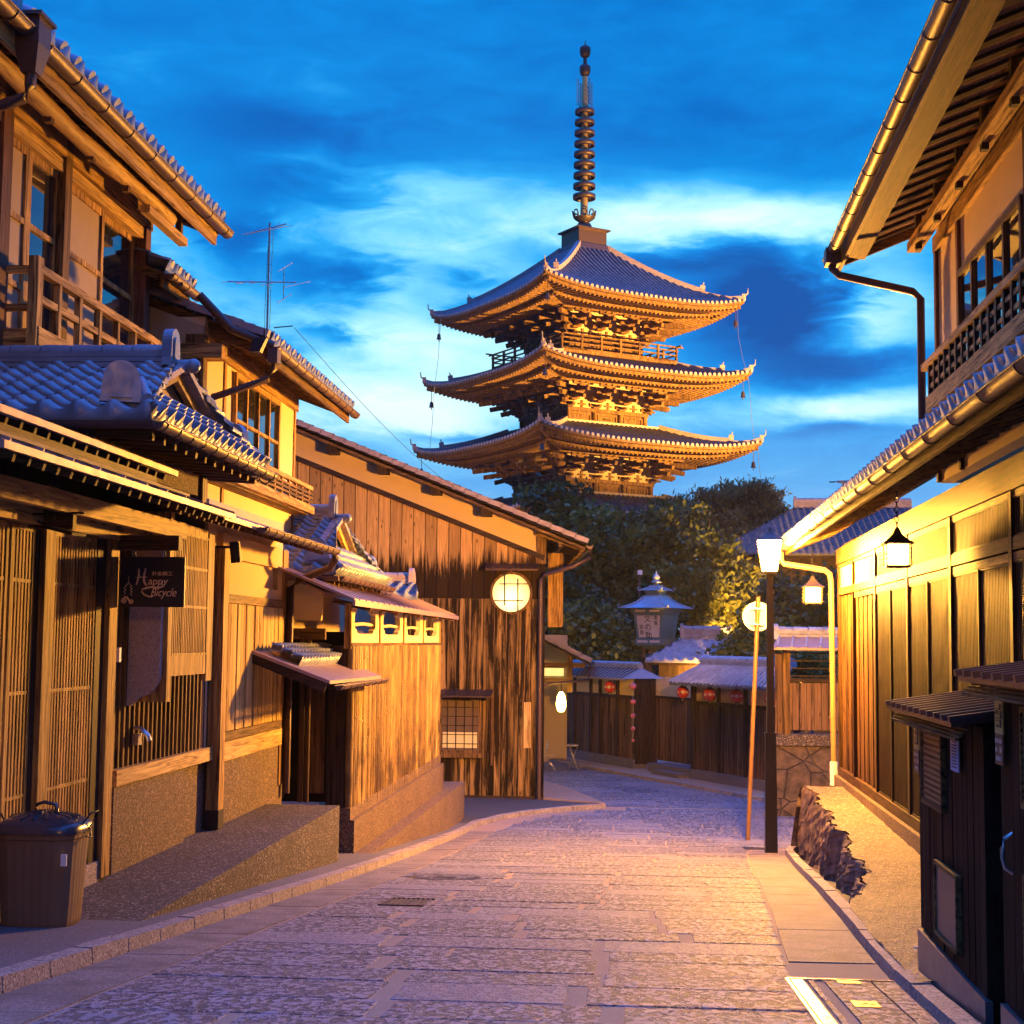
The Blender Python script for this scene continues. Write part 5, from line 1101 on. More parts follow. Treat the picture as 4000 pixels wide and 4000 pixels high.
# little roof further on
lr = thing('garden_roof', 'little tiled roof with an arched ridge tile peeping over the bamboo wall', 'roof', (-4.2, 24, -3), fr=L)
yv = 23.6; A = pY(1490, 2320, yv, L); B = pY(1632, 2360, yv, L); C = pY(1622, 2290, yv+.9, L); D = pY(1490, 2280, yv+.9, L)
tr = MB(L); tile_roof(tr, A, (B[0], B[1], A[2]-.05), C, D, .2, .14, amp=1.3); tr.build('tiles', 'roof_tile', lr, recalc=False)
m = MB(L); ridge(m, D, (C[0], C[1], D[2]), .14, .12, 3); oni(m, (C[0]-.1, C[1], C[2]), (1, 0, 0), .24, .3, .08); m.build('ridge', 'verge_tile', lr)
m = MB(L); m.box(A[0]-1, C[0]-.2, yv+.3, yv+1.5, -3.2, C[2]-.1); m.build('wall', 'plaster_dim', lr)
# the rubbish bin
p = P(150, 3640); bx, by = pY(158, 3668, 9.05)[0], 9.05; bz = zr(9.05)+.08
bn = thing('rubbish_bin', 'brown ribbed plastic rubbish bin with a dark domed lid by the left kerb', 'bin', (bx, by, bz))
def rsq(w, z, k=.25, n=28):
    o = []
    for i in range(n):
        a = 2*math.pi*i/n; c, s_ = math.cos(a), math.sin(a); q = (abs(c)**4+abs(s_)**4)**-.25; rib = 1+.012*(1 if (i % 2) else -.0); o.append((bx+w*c*q*rib*.92, by+w*s_*q*rib*.8, bz+z))
    return o
m = MB(); lv = [(.225, 0), (.232, .03), (.262, .60), (.272, .61), (.272, .655)]; N = 56; vs = [v for w, z in lv for v in rsq(w, z, n=N)]; m.add(vs, [(i*N+j, i*N+(j+1) % N, (i+1)*N+(j+1) % N, (i+1)*N+j) for i in range(len(lv)-1) for j in range(N)]+[tuple(range(N-1, -1, -1))]); m.build('body', 'can_plastic', bn)
m = MB(); m.smooth = True; lv = [(.285, .645), (.285, .70), (.26, .715), (.18, .755), (.08, .775), (.001, .78)]; vs = [v for w, z in lv for v in rsq(w, z, n=N)]; m.add(vs, [(i*N+j, i*N+(j+1) % N, (i+1)*N+(j+1) % N, (i+1)*N+j) for i in range(len(lv)-1) for j in range(N)]); ld = m.build('lid', 'can_lid', bn)
m = MB()
for j in range(16): a = 2*math.pi*j/16; m.beam((bx+.05*math.cos(a), by+.05*math.sin(a), bz+.782), (bx+.21*math.cos(a), by+.19*math.sin(a), bz+.745), .012, .014)
m.build('lid_rib', 'can_lid', ld)
m = MB(); m.tube([(bx-.05, by-.02, bz+.775), (bx-.045, by-.02, bz+.83), (bx+.0, by-.02, bz+.845), (bx+.075, by-.02, bz+.83), (bx+.085, by-.02, bz+.775)], .013, 8); m.build('lid_handle', 'can_lid', ld)
for s_ in (-1, 1): m = MB(); m.tube([(bx+s_*.25, by-.06, bz+.69), (bx+s_*.31, by-.05, bz+.78), (bx+s_*.315, by+.05, bz+.78), (bx+s_*.265, by+.06, bz+.66), (bx+s_*.29, by+.02, bz+.60), (bx+s_*.285, by-.05, bz+.62)], .006, 6); m.build('clasp', 'iron', bn)

m = MB(); m.box(bx+.20, bx+.235, by-.232, by-.222, bz+.44, bz+.52); m.build('sticker', 'white_paint', bn)
bn.scale = (1, 1, .87)
p = pX(262, 2072, -3.62, L); wf = thing('wall_floodlight', 'flat little floodlight clamped over the latticed door', 'floodlight', p, fr=L)
m = MB(L); m.beam((p[0]-.12, p[1], p[2]+.02), (p[0]+.10, p[1]-.05, p[2]-.03), .16, .02); m.build('panel', 'iron', wf)
m = MB(L); m.tube([(p[0]-.1, p[1], p[2]+.02), (p[0]-.2, p[1], p[2]+.06)], .008, 6); m.build('bracket', 'iron', wf)
x, y = 1.33+.24, 8.9
m = MB(); m.beam((x, y, zr(y)+.095), (x+.10, y+.03, zr(y)+.10), .022, .012); tag(m.build('paper_scrap', 'white_paint'), 'scrap of white paper on the gravel beside the right kerb', 'litter')
# ================================================================== dark gable house across the bend
GY = 31.0
gb = thing('gable_house', 'tall gabled house of weathered dark boards with a glowing round window', 'house', (-5, 33, -3.3))
q = lambda px, py, y=GY: pY(px, py, y)
RA, RB = q(1150, 1672), q(2118, 2072); xR = q(2122, 2800)[0]; zB = -3.4
sl = (RA[2]-RB[2])/(RB[0]-RA[0]); xLft = -12.0; roofz = lambda x: RB[2]+(RB[0]-x)*sl
bt = [q(1150, 1790), q(2092, 2170)]; sb = (bt[0][2]-bt[1][2])/(bt[1][0]-bt[0][0]); bz_ = lambda x: bt[1][2]+(bt[1][0]-x)*sb; zmid = q(1900, 2338)[2]
m = MB(); m.prism([(xLft, GY, zmid), (xR, GY, zmid), (xR, GY, bz_(xR)), (xLft, GY, bz_(xLft))], (0, .2, 0)); m.build('upper_boards', 'gable_boards', gb)
m = MB(); m.box(xLft, xR, GY-.012, GY+.2, zB, zmid-.004); m.build('lower_boards', 'gable_boards_low', gb)
m = MB(); m.prism([(xLft, GY+.03, bz_(xLft)), (xR-.1, GY+.03, bz_(xR-.1)), (xR-.1, GY+.03, roofz(xR-.1)), (xLft, GY+.03, roofz(xLft))], (0, .17, 0)); m.build('plaster_gable', 'plaster_ochre', gb)
m = MB(); m.beam((xLft, GY-.01, bz_(xLft)+.02), (xR, GY-.01, bz_(xR)+.02), .05, .11); m.build('belt_board', 'wood_dark_x', gb)
m = MB(); m.box(xR-.16, xR+.03, GY-.03, GY+.1, bz_(xR)-.1, roofz(xR)-.02); m.build('corner_post', 'wood_mid', gb)
m = MB(); m.prism([(xR-.12, GY-.02, zB), (xR+.02, GY-.02, zB), (xR-.78, GY+9, zB), (xR-.92, GY+9, zB)], (0, 0, roofz(xR)-.2-zB)); m.build('side_wall', 'dark_boards', gb)
m = MB(); m.box(xR+.02, xR+.34, GY+.9, GY+1.0, q(2140, 2450, GY+.9)[2], q(2140, 2160, GY+.9)[2]); m.build('side_panel', 'wood_warm', gb)
m = MB(); m.box(xLft, xR+.01, GY-.03, GY+.2, zB-.2, -3.16); m.build('base_board', 'wood_dark_x', gb)
pe = q(2288, 2150, GY-.3); xE = pe[0]; zE = roofz(xE)+.06
m = MB(); slab(m, (xE, GY-.42, zE), (xLft, GY-.42, roofz(xLft)+.06), (xLft, GY+9, roofz(xLft)+.06), (xE-.95, GY+9, zE), .06); m.build('roof_deck', 'wood_dark_x', gb)
tr = MB(); tile_roof(tr, (xE+.05, GY-.4, zE+.03), (xE-.90, GY+9, zE+.03), (xLft, GY+9, roofz(xLft)+.09), (xLft, GY-.4, roofz(xLft)+.09), .27, .24, amp=1.2); rf = tr.build('roof', 'roof_tile', gb, recalc=False)
m = MB(); A = Vector((xE+.06, GY-.42, zE+.05)); B = Vector((xLft, GY-.42, roofz(xLft)+.11)); n = int((B-A).length/.27)
for i in range(n): a = A+(B-A)*(i/n); b = A+(B-A)*((i+1.08)/n); m.beam(a+Vector((0, 0, .02)), b, .14, .10)
m.build('verge_tiles', 'verge_tile', rf)
m = MB(); m.beam((xE, GY-.40, zE-.07), (xLft, GY-.40, roofz(xLft)-.01), .04, .10); m.build('barge_board', 'wood_mid_x', gb)
for px, py in ((1305, 1745), (1500, 1822), (1706, 1903), (1901, 1987)): p = q(px, py, GY-.1); m = MB(); m.box(p[0]-.11, p[0]+.11, GY-.34, GY+.03, p[2]-.17, p[2]+.02); m.build('purlin_end', 'wood_dark', gb)
m = MB(); y = GY-.1
while y < GY+6: m.beam((xE-.04-.1*(y-GY), y, zE-.10), (xR-.2-.1*(y-GY), y, zE-.10+(xE-xR)*sl), .05, .07); y += .4
m.beam((xR+.35, GY-.4, roofz(xR+.35)-.16), (xR-.45, GY+8, roofz(xR+.35)-.16), .08, .10); m.build('rafter', 'wood_mid_x', gb)
m = MB(); gutter(m, (xE+.09, GY-.45, zE-.03), (xE-.86, GY+9, zE-.03), .07, .8)
a = (xE+.09, GY-.2, zE-.05); m.tube([a, (a[0], a[1], a[2]-.22), q(2240, 2213, GY-.2), q(2125, 2245, GY-.15), q(2112, 2262, GY-.12), q(2112, 2290, GY-.12), (q(2112, 2290, GY-.12)[0], GY-.12, zB)], .045, 10); m.build('downpipe', 'copper', gb)
c = q(1997, 2316, GY-.04); R_ = .392
def ringpts(c, r, y, n=48): return [(c[0]+r*math.cos(2*math.pi*i/n), y, c[2]+r*math.sin(2*math.pi*i/n)) for i in range(n)]
m = MB(); a, b = ringpts(c, R_, GY-.05), ringpts(c, R_+.05, GY-.05); a2, b2 = ringpts(c, R_, GY), ringpts(c, R_+.05, GY); N = 48
m.add(a+b+a2+b2, [(i, (i+1) % N, N+(i+1) % N, N+i) for i in range(N)]+[(N+i, N+(i+1) % N, 3*N+(i+1) % N, 3*N+i) for i in range(N)]+[(i, 2*N+i, 2*N+(i+1) % N, (i+1) % N) for i in range(N)]); rw = m.build('round_window', 'wood_mid', gb)
bulb_paper('bulb_paper', c[0]-.03, c[2]-.12); m = MB(); m.prism(ringpts(c, R_+.005, GY-.022), (0, .008, 0)); m.build('paper_pane', 'bulb_paper', rw)
m = MB(); k = 5833/GY
def bar(p1, p2): a, b = q(*p1, GY-.04), q(*p2, GY-.04); m.beam(a, b, .026, .022)
bar((1971, 2238), (1971, 2366)); bar((2023, 2260), (2023, 2392)); bar((1950, 2281), (2066, 2281)); bar((1930, 2346), (2044, 2346)); m.build('bar', 'iron', rw)
def canopy(x0, x1, z, nm='canopy', d=.30):
    m = MB(); slab(m, (x0, GY-d, z), (x1, GY-d, z), (x1, GY, z+.12), (x0, GY, z+.12), .035); n = max(3, int((x1-x0)/.12))
    for i in range(n+1): m.tube([(x0+(x1-x0)*i/n, GY-d, z+.01), (x0+(x1-x0)*i/n, GY, z+.13)], .018, 6)
    m.build(nm, 'copper_old', gb)
canopy(q(1903, 2214)[0], q(2104, 2214)[0], q(2000, 2222, GY-.3)[2]); canopy(q(1716, 2700)[0], q(1924, 2700)[0], q(1800, 2718, GY-.3)[2])
x0, x1 = q(1716, 2800)[0]+0, q(1882, 2800)[0]; z1, z0 = q(1800, 2727)[2], q(1800, 2940)[2]
m = MB(); m.box(x0, x1, GY-.05, GY-.012, z1-.05, z1); m.box(x0, x1, GY-.05, GY-.012, z0, z0+.05); m.box(x0, x0+.05, GY-.048, GY-.012, z0+.05, z1-.05); m.box(x1-.07, x1, GY-.048, GY-.012, z0+.05, z1-.05); m.box(x0-.05, x1+.06, GY-.09, GY-.012, z0-.10, z0-.002)
w = m.build('window', 'wood_mid', gb); m = MB(); m.box(x0+.04, x1-.05, GY-.024, GY-.016, z0+.04, z1-.04); m.build('pane', 'dim_screen', w)
m = MB(); m.box(x0+.08, x1-.09, GY-.0275, GY-.0245, z0+.10, z0+.42); m.build('lit_screen', 'screen_glow', w)
m = MB()
for i in range(1, 5): x = x0+(x1-x0)*i/5; m.box(x-.009, x+.009, GY-.045, GY-.03, z0+.05, z1-.05)
for i in range(1, 6): z = z0+(z1-z0)*i/6; m.box(x0+.05, x1-.07, GY-.043, GY-.031, z-.007, z+.007)
m.build('bar', 'wood_dark', w)
m = MB(); a, b = q(2047, 2743, GY-.03), q(2073, 2922, GY-.03); m.box(a[0], b[0], GY-.045, GY-.014, b[2], a[2]); tag(m.build('name_board', 'wood_pale'), 'narrow pale wooden name board fixed upright on the dark gable wall', 'name board')
m = MB(); x = q(1938, 2800)[0]; m.box(x-.1, x-.06, GY-.06, GY-.012, q(1938, 2990)[2], q(1938, 2720)[2]); m.build('wall_batten', 'wood_mid', gb)
# ================================================================== little shop porch beyond the gable house
PY = 38.5
ps = thing('shop_porch', 'small open porch with pale verge tiles beyond the gable house', 'porch', (-2.2, 40, -3.3))
A, B = pY(2110, 2490, PY), pY(2306, 2590, PY)
m = MB(); slab(m, (B[0], PY, B[2]), (A[0]-2, PY, A[2]+1.0), (A[0]-2, PY+3.5, A[2]+1.0), (B[0], PY+3.5, B[2]), .07); m.build('roof_deck', 'wood_dark_x', ps)
m = MB(); n = 12; a0, b0 = Vector((B[0]+.04, PY-.05, B[2]+.05)), Vector((A[0]-2, PY-.05, A[2]+1.05))
for i in range(n): m.beam(a0+(b0-a0)*(i/n)+Vector((0, 0, .02)), a0+(b0-a0)*((i+1.07)/n), .16, .11)
oni(m, (A[0]-.15, PY-.05, A[2]+.1), (0, -1, 0), .28, .34, .08); m.build('verge_tiles', 'verge_tile', ps)
m = MB(); x = pY(2225, 2700, PY)[0]; m.box(x-.07, x+.07, PY+.1, PY+.22, pY(2225, 2705, PY)[2], pY(2225, 2560, PY)[2]); m.build('post', 'wood_mid', ps)
m = MB(); z = pY(2150, 2650, PY)[2]; m.box(A[0]-1.5, x+.07, PY+.12, PY+.2, z-.1, z); z = pY(2150, 2598, PY)[2]; m.box(A[0]-1.5, x+.4, PY+.12, PY+.2, z-.06, z+.06); m.build('beam', 'wood_mid_x', ps)
m = MB(); m.box(A[0]-2, pY(2215, 2700, PY+3)[0], PY+3, PY+3.1, -3.4, .2); m.build('back_wall', 'plaster_dim', ps)
m = MB(); m.box(A[0]-.1, pY(2202, 2640, PY+2.9)[0], PY+2.8, PY+2.9, pY(2150, 2640, PY+2.9)[2], pY(2150, 2610, PY+2.9)[2]); m.build('lit_transom', 'paper_glow', ps)
a, b = pY(2130, 2673, PY-.1), pY(2300, 2655, PY-.1); m = MB(); m.tube([(b[0], PY-.1, b[2]+.15), b, a], .035, 8); m.build('drain_arm', 'copper', ps)
c = pY(2192, 2742, PY-.3); eg = thing('egg_lamp', 'glowing yellow egg-shaped lamp hanging under the small porch', 'lamp', c)
m = MB(); m.lathe(c, [(.001, .27), (.055, .24), (.10, .13), (.125, -.02), (.12, -.12), (.085, -.22), (.04, -.25), (.001, -.255)], 20, False); m.build('shade', 'egg_glow', eg); m = MB(); m.tube([(c[0], c[1], c[2]+.26), (c[0], c[1], c[2]+.5)], .012, 6); m.build('cord', 'iron', eg)
p = pY(2240, 2940, PY+.3); z = -3.27
tb = thing('folding_table', 'small pale folding table standing under the egg lamp', 'table', (p[0], p[1], z)); m = MB(); m.box(p[0]-.16, p[0]+.12, p[1]-.2, p[1]+.2, z+.62, z+.65); m.build('table_top', 'steel', tb)
for s_ in (-1, 1):
    for d in (-.15, .15): m = MB(); m.tube([(p[0]+s_*.11, p[1]+d, z+.62), (p[0]-s_*.13, p[1]+d, z)], .012, 6); m.build('leg', 'steel', tb)
p = pY(2148, 2945, PY+.2); ch = thing('folding_chair', 'pale metal folding chair at the corner of the gable house', 'chair', (p[0], p[1], z)); m = MB(); m.box(p[0]-.15, p[0]+.12, p[1]-.15, p[1]+.15, z+.36, z+.38); m.build('seat', 'steel', ch)
m = MB(); m.tube([(p[0]-.12, p[1]-.15, z+.36), (p[0]-.05, p[1]-.15, z+.72), (p[0]-.05, p[1]+.15, z+.72), (p[0]-.12, p[1]+.15, z+.36)], .012, 6); m.box(p[0]-.07, p[0]-.05, p[1]-.14, p[1]+.14, z+.52, z+.66); m.build('backrest', 'steel', ch)
for s_ in (-1, 1):
    for d in (-.15, .15): m = MB(); m.tube([(p[0]+s_*.12, p[1]+d, z+.36), (p[0]-s_*.14, p[1]+d, z)], .010, 6); m.build('leg', 'steel', ch)
# ================================================================== tea-house fence along the far side of the bend
def F_(s, n, z): v = FA+FD*s+FN*n; return (v.x, v.y, z)       # s along the fence from its left end, n towards the camera
SL = (FB-FA).length
def sat(px, py, n=0):          # fence coordinate s of a pixel (vertical plane of the fence)
    d = ray(px, py); o = FA+FN*n; k = (o.x*FN.x+o.y*FN.y)/(d.x*FN.x+d.y*FN.y); pt = d*k; return ((pt-o).dot(FD), pt.z)
def fb(mb, s0, s1, n0, n1, z0, z1): mb.hexa([F_(s0, n0, z0), F_(s1, n0, z0), F_(s1, n1, z0), F_(s0, n1, z0)], [F_(s0, n0, z1), F_(s1, n0, z1), F_(s1, n1, z1), F_(s0, n1, z1)])
s_a, s_b, s_c, s_d = sat(2120, 2800)[0]-1.5, sat(2490, 2800)[0], sat(2712, 2800)[0], sat(3052, 2800)[0]
fnc = []
def fence(label, sa, sb_, postpx, roofmat, zt=-.92, group='tea-house fence'):
    t = thing('board_fence', label, 'fence', F_((sa+sb_)/2, 0, -3.2), group)
    m = MB(); fb(m, sa, sb_, -.12, 0, -3.0, -1.42); m.build('boards', 'fence_boards', t)
    m = MB(); fb(m, sa, sb_, -.10, -.01, -1.40, zt); m.build('plaster_band', 'plaster_ochre', t)
    m = MB(); fb(m, sa, sb_, -.11, .03, -1.46, -1.37); m.build('rail', 'wood_dark_x', t)
    for px in postpx: s0 = sat(px, 2800)[0]; m = MB(); fb(m, s0-.05, s0+.05, -.05, .045, -3.0, zt+.02); m.build('post', 'wood_dark', t)
    m = MB(); k = 0; s0 = sa
    while s0 < sb_: e = min(s0+random.uniform(.7, 1.1), sb_); fb(m, s0+.005, e-.005, -.3, .12+.015*(k % 2), -3.45, -3.0+.04*(k % 2)*0); s0 = e; k += 1
    m.build('stone_base', 'aggregate_grey', t)
    return t
f1 = fence('dark board fence left of the gate, behind the string of pink balls', s_a, s_b, (2247, 2310, 2346, 2415), 'copper_old')
m = MB(); A_, B_ = F_(s_a, .42, -.92), F_(s_b+.1, .42, -.92); C_, D_ = F_(s_b+.1, -.1, -.66), F_(s_a, -.1, -.66); slab(m, A_, B_, C_, D_, .05); m.add([B_, F_(s_b+.75, -.35, -.90), C_], [(0, 1, 2)]); r1 = m.build('fence_roof', 'copper_sheet', f1)
m = MB(); s0 = s_a
while s0 < s_b: m.beam(F_(s0, .42, -.905), F_(s0, -.1, -.645), .03, .02); s0 += .24
m.build('seam', 'copper_old', r1); m = MB(); ridge(m, F_(s_a, -.15, -.66), F_(s_b-.1, -.15, -.66), .14, .10, 2, .26); m.build('ridge', 'roof_tile_pale', r1)
f2 = fence('dark board fence right of the gate carrying the row of red lanterns', s_c, s_d, (2716, 2810, 2915), 'roof_tile_pale')
m = MB(); A_, B_ = F_(s_c-.35, .5, -.95), F_(s_d+.5, .5, -.95); C_, D_ = F_(s_d+.2, -.15, -.52), F_(s_c+.15, -.15, -.52); slab(m, A_, B_, C_, D_, .05); r2 = m.build('fence_roof', 'roof_tile_dull', f2)
m = MB(); k = 26
for i in range(k+1): m.tube([F_(s_c-.33+(s_d-s_c+.8)*i/k, .52, -.93), F_(s_c+.15+(s_d-s_c+.05)*i/k, -.12, -.50)], .035, 8)
m.build('round_tiles', 'roof_tile_pale', r2); m = MB(); ridge(m, F_(s_c+.1, -.18, -.50), F_(s_d+.2, -.18, -.50), .18, .12, 2, .27, .10); m.build('ridge', 'roof_tile_pale', r2)
dg = thing('board_gate', 'recessed dark board door between the two fences above stone steps', 'gate', F_((s_b+s_c)/2, -.4, -3))
m = MB(); fb(m, s_b, s_c, -.55, -.5, -3.0, -1.40); m.build('door', 'fence_boards', dg); m = MB(); fb(m, s_b, s_c, -.54, -.5, -1.36, -.86); m.build('plaster_band', 'plaster_ochre', dg); m = MB(); fb(m, s_b, s_c, -.55, -.46, -1.41, -1.35); m.build('rail', 'wood_dark_x', dg)
for s0 in (s_b, s_c): m = MB(); fb(m, s0-.07, s0+.07, -.55, .06, -3.1, -.85); m.build('post', 'wood_dark', dg)
stp = thing('stone_steps', 'two worn stone steps in front of the recessed gate', 'steps', F_((s_b+s_c)/2, 0, -3.3))
for k, (n1, z, sa) in enumerate(((.10, -3.02, s_b+.75), (.42, -3.12, s_b+1.5))): m = MB(); fb(m, sa, s_c-.05, -.5 if k == 0 else .105, n1, -3.4, z); m.build('step', 'aggregate_grey', stp)
# lanterns and balls
def red_lantern(px, py, label, first=None, canopy=True):
    s0, z = sat(px, py, .22); c = F_(s0, .22, z); r = .155
    if first: return dup(first, c, label)
    t = thing('red_lantern', label, 'lantern', c, 'red paper lanterns on the tea-house fence')
    m = MB(); m.smooth = True; m.lathe(c, [(.05, -.145), (.10, -.125), (.145, -.06), (.158, 0), (.145, .06), (.10, .125), (.05, .145)], 24, True); m.build('paper_body', 'red_paper', t)
    m = MB(); m.lathe((c[0], c[1], c[2]+.145), [(.052, 0), (.052, .02)], 12); m.lathe((c[0], c[1], c[2]-.165), [(.052, 0), (.052, .02)], 12); m.tube([(c[0], c[1], c[2]+.16), (c[0], c[1], c[2]+.24)], .006, 6); m.build('rim', 'iron', t)
    m = MB(); nrm = Vector((FN.x, FN.y, 0)); tan = Vector((FD.x, FD.y, 0)); cv = Vector(c)
    for k, rr in ((-1, .034), (0, .042), (1, .034)):
        th_ = k*.72+1.0; d = nrm*math.cos(th_)+tan*math.sin(th_); side = nrm*-math.sin(th_)+tan*math.cos(th_); o = cv+d*.1575
        m.prism([o+side*rr*math.cos(a*math.pi/8)+Vector((0, 0, rr*math.sin(a*math.pi/8))) for a in range(16)], d*.006)
    for th_ in (.64, 1.36): 
        d = nrm*math.cos(th_)+tan*math.sin(th_); side = nrm*-math.sin(th_)+tan*math.cos(th_); o = cv+d*.158; m.beam(o-side*.04, o+side*.04, .008, .012)
    m.build('emblem', 'tan_paper', t)
    m = MB(); m.tube([(c[0], c[1], c[2]-.165), (c[0], c[1], c[2]-.21)], .012, 6); m.build('tassel', 'tan_paper', t)
    m = MB(); o = Vector((c[0], c[1], c[2]+.235)); a = [o-tan*.24+nrm*.1-Vector((0, 0, .02)), o+tan*.24+nrm*.1-Vector((0, 0, .02)), o+tan*.2-nrm*.18+Vector((0, 0, .035)), o-tan*.2-nrm*.18+Vector((0, 0, .035))]; slab(m, *a, .015); m.build('rain_cover', 'copper_sheet', t)
    return t
l1 = red_lantern(2667, 2703, 'leftmost red lantern of the right-hand fence, beside the recessed gate')
red_lantern(2382, 2683, 'lone red lantern on the left-hand fence under its sheet roof', l1); red_lantern(2773, 2712, 'middle red lantern of the three on the right-hand fence', l1)
red_lantern(2878, 2718, 'red lantern nearest the street sign pole on the fence', l1); red_lantern(3013, 2728, 'red lantern half hidden behind the street lamp post', l1)
bl = thing('ball_string', 'string of five pink balls, smaller downwards, hanging before the fence', 'hanging ornament', F_(sat(2473, 2700, .3)[0], .3, -3))
zz = []
for (py, r) in ((2681, .088), (2742, .070), (2796, .063), (2847, .058), (2893, .040)):
    s0, z = sat(2473, py, .3); m = MB(); c = F_(s0, .3, z); m.smooth = True; m.ball(c, r, 14, 9); m.build('ball', 'pink_paper', bl); zz.append(c)
m = MB(); m.tube([(zz[0][0], zz[0][1], -.95), zz[-1]], .006, 5); m.build('cord', 'tan_paper', bl)
# ================================================================== slatted garden fence on a stone wall, right of the tea-house fence
QY = 29.5; a = lambda px, py, y=QY: pY(px, py, y)
gf = thing('slatted_fence', 'garden fence with tile cap, open slats and stained boards on a rough stone wall', 'fence', (3.9, QY, -3.3))
x0, x1 = a(3062, 2700)[0], a(3400, 2700)[0]; zt, zo, zb1, zb2, zc, zd = a(3150, 2530)[2], a(3150, 2650)[2], a(3150, 2668)[2], a(3150, 2852)[2], a(3150, 2868)[2], a(3150, 2912)[2]
m = MB(); m.box(x0, x1, QY, QY+.08, zb2, zb1); m.build('boards', 'old_boards', gf)
m = MB(); 
for k in range(4): z = zo+(zt-zo)*(k+.3)/4; m.box(x0, x1, QY+.02, QY+.05, z-.012, z+.012)
m.box(x0, x1, QY-.02, QY+.09, zo-.07, zo); m.build('rail', 'wood_dark_x', gf)
for px in (3072, 3390): x = a(px, 2700)[0]; m = MB(); m.box(x-.07, x+.07, QY-.05, QY+.1, zc, zt+.02); m.build('post', 'wood_mid', gf)
m = MB(); m.box(a(3010, 2700)[0]+.1, x0-.02, QY+.1, QY+.2, zc, zt-.1); m.build('side_boards', 'old_boards', gf)
m = MB(); m.box(x0-.25, x1, QY-.1, QY+.2, zd, zc); m.build('coping', 'aggregate', gf)
m = MB(); m.box(x0-.32, x1, QY-.05, QY+.6, -3.6, zd-.002); m.build('stone_wall', 'stone_masonry', gf)
m = MB(); xa = a(3010, 2530)[0]; slab(m, (xa, QY-.38, zt), (x1, QY-.38, zt), (x1, QY+.05, zt+.22), (xa+.15, QY+.05, zt+.22), .05); r_ = m.build('fence_roof', 'copper_sheet', gf)
m = MB(); x = xa+.1
while x < x1: m.beam((x, QY-.38, zt+.02), (x+.08, QY+.05, zt+.24), .04, .03); x += .27
m.build('seam', 'roof_tile_pale', r_); m = MB(); ridge(m, (xa+.15, QY+.1, zt+.2), (x1, QY+.1, zt+.2), .16, .12, 2, .3, .09); oni(m, (xa+.15, QY+.1, zt+.16), (-1, 0, 0), .26, .3, .08); m.build('ridge', 'roof_tile_pale', r_)
gl = thing('garden_stone_lantern', 'small dark garden lantern glimpsed through the open slats', 'garden lantern', (a(3112, 2640, 31)[0], 31, -3.3)); c = a(3112, 2640, 31)
m = MB(); m.lathe((c[0], 31, -3.3), [(.12, 0), (.06, .1), (.05, 1.5), (.14, 1.6)], 6); m.build('column', 'bronze', gl); m = MB(); m.lathe((c[0], 31, -1.7), [(.11, 0), (.11, .22), (.2, .25), (.04, .42)], 6); m.build('head', 'bronze', gl)
# ================================================================== tea-house roofs
def house_block(label, name, px0, px1, pye, pyr, y, depth, inset=(60, 60), zb=-3.4, mat='roof_tile_pale', wall='wood_dark', grp=None):
    A, B = pY(px0, pye, y), pY(px1, pye, y); D, C = pY(px0+inset[0], pyr, y+depth), pY(px1-inset[1], pyr, y+depth); zE_, zR = (A[2]+B[2])/2, (C[2]+D[2])/2
    t = thing(name, label, 'building', ((A[0]+B[0])/2, y+depth, zb), grp); tr = MB(); tile_roof(tr, (A[0], y, zE_), (B[0], y, zE_), (C[0], y+depth, zR), (D[0], y+depth, zR), .28, .26, amp=1.3)
    tile_roof(tr, (B[0], y+2*depth, zE_), (A[0], y+2*depth, zE_), (D[0], y+depth, zR), (C[0], y+depth, zR), .28, .26, amp=1.3)
    tile_roof(tr, (B[0], y, zE_), (B[0], y+2*depth, zE_), (C[0], y+depth, zR), (C[0], y+depth-.01, zR), .28, .26, amp=1.3); tr.build('roof', mat, t, recalc=False)
    m = MB(); ridge(m, (D[0], y+depth, zR), (C[0], y+depth, zR), .26, .30, 4, .3); oni(m, (D[0], y+depth, zR), (-1, 0, 0), .4, .5, .1); m.build('ridge', 'verge_tile', t)
    m = MB(); m.box(A[0]+.4, B[0]-.4, y+.5, y+2*depth-.5, zb, zE_); m.build('wall', wall, t); m = MB(); m.box(A[0]+.1, B[0]-.1, y+.1, y+2*depth-.1, zE_-.12, zE_-.02); m.build('eave_frame', 'wood_dark', t); return t
house_block('low tea-house roof of pale blue tiles just behind the lantern fence', 'tea_house', 2520, 2800, 2583, 2500, 43.5, 2.4, (150, -60))
house_block('big tiled roof half lost in the glare behind the street lamp', 'temple_hall', 2780, 3600, 2165, 1985, 58, 5.5, (330, 40), mat='roof_tile_dull')
house_block('long dim roof glimpsed through the leaves left of the lantern tower', 'temple_hall', 1700, 2520, 2480, 2330, 62, 4.5, (100, 100), mat='roof_tile_dull')
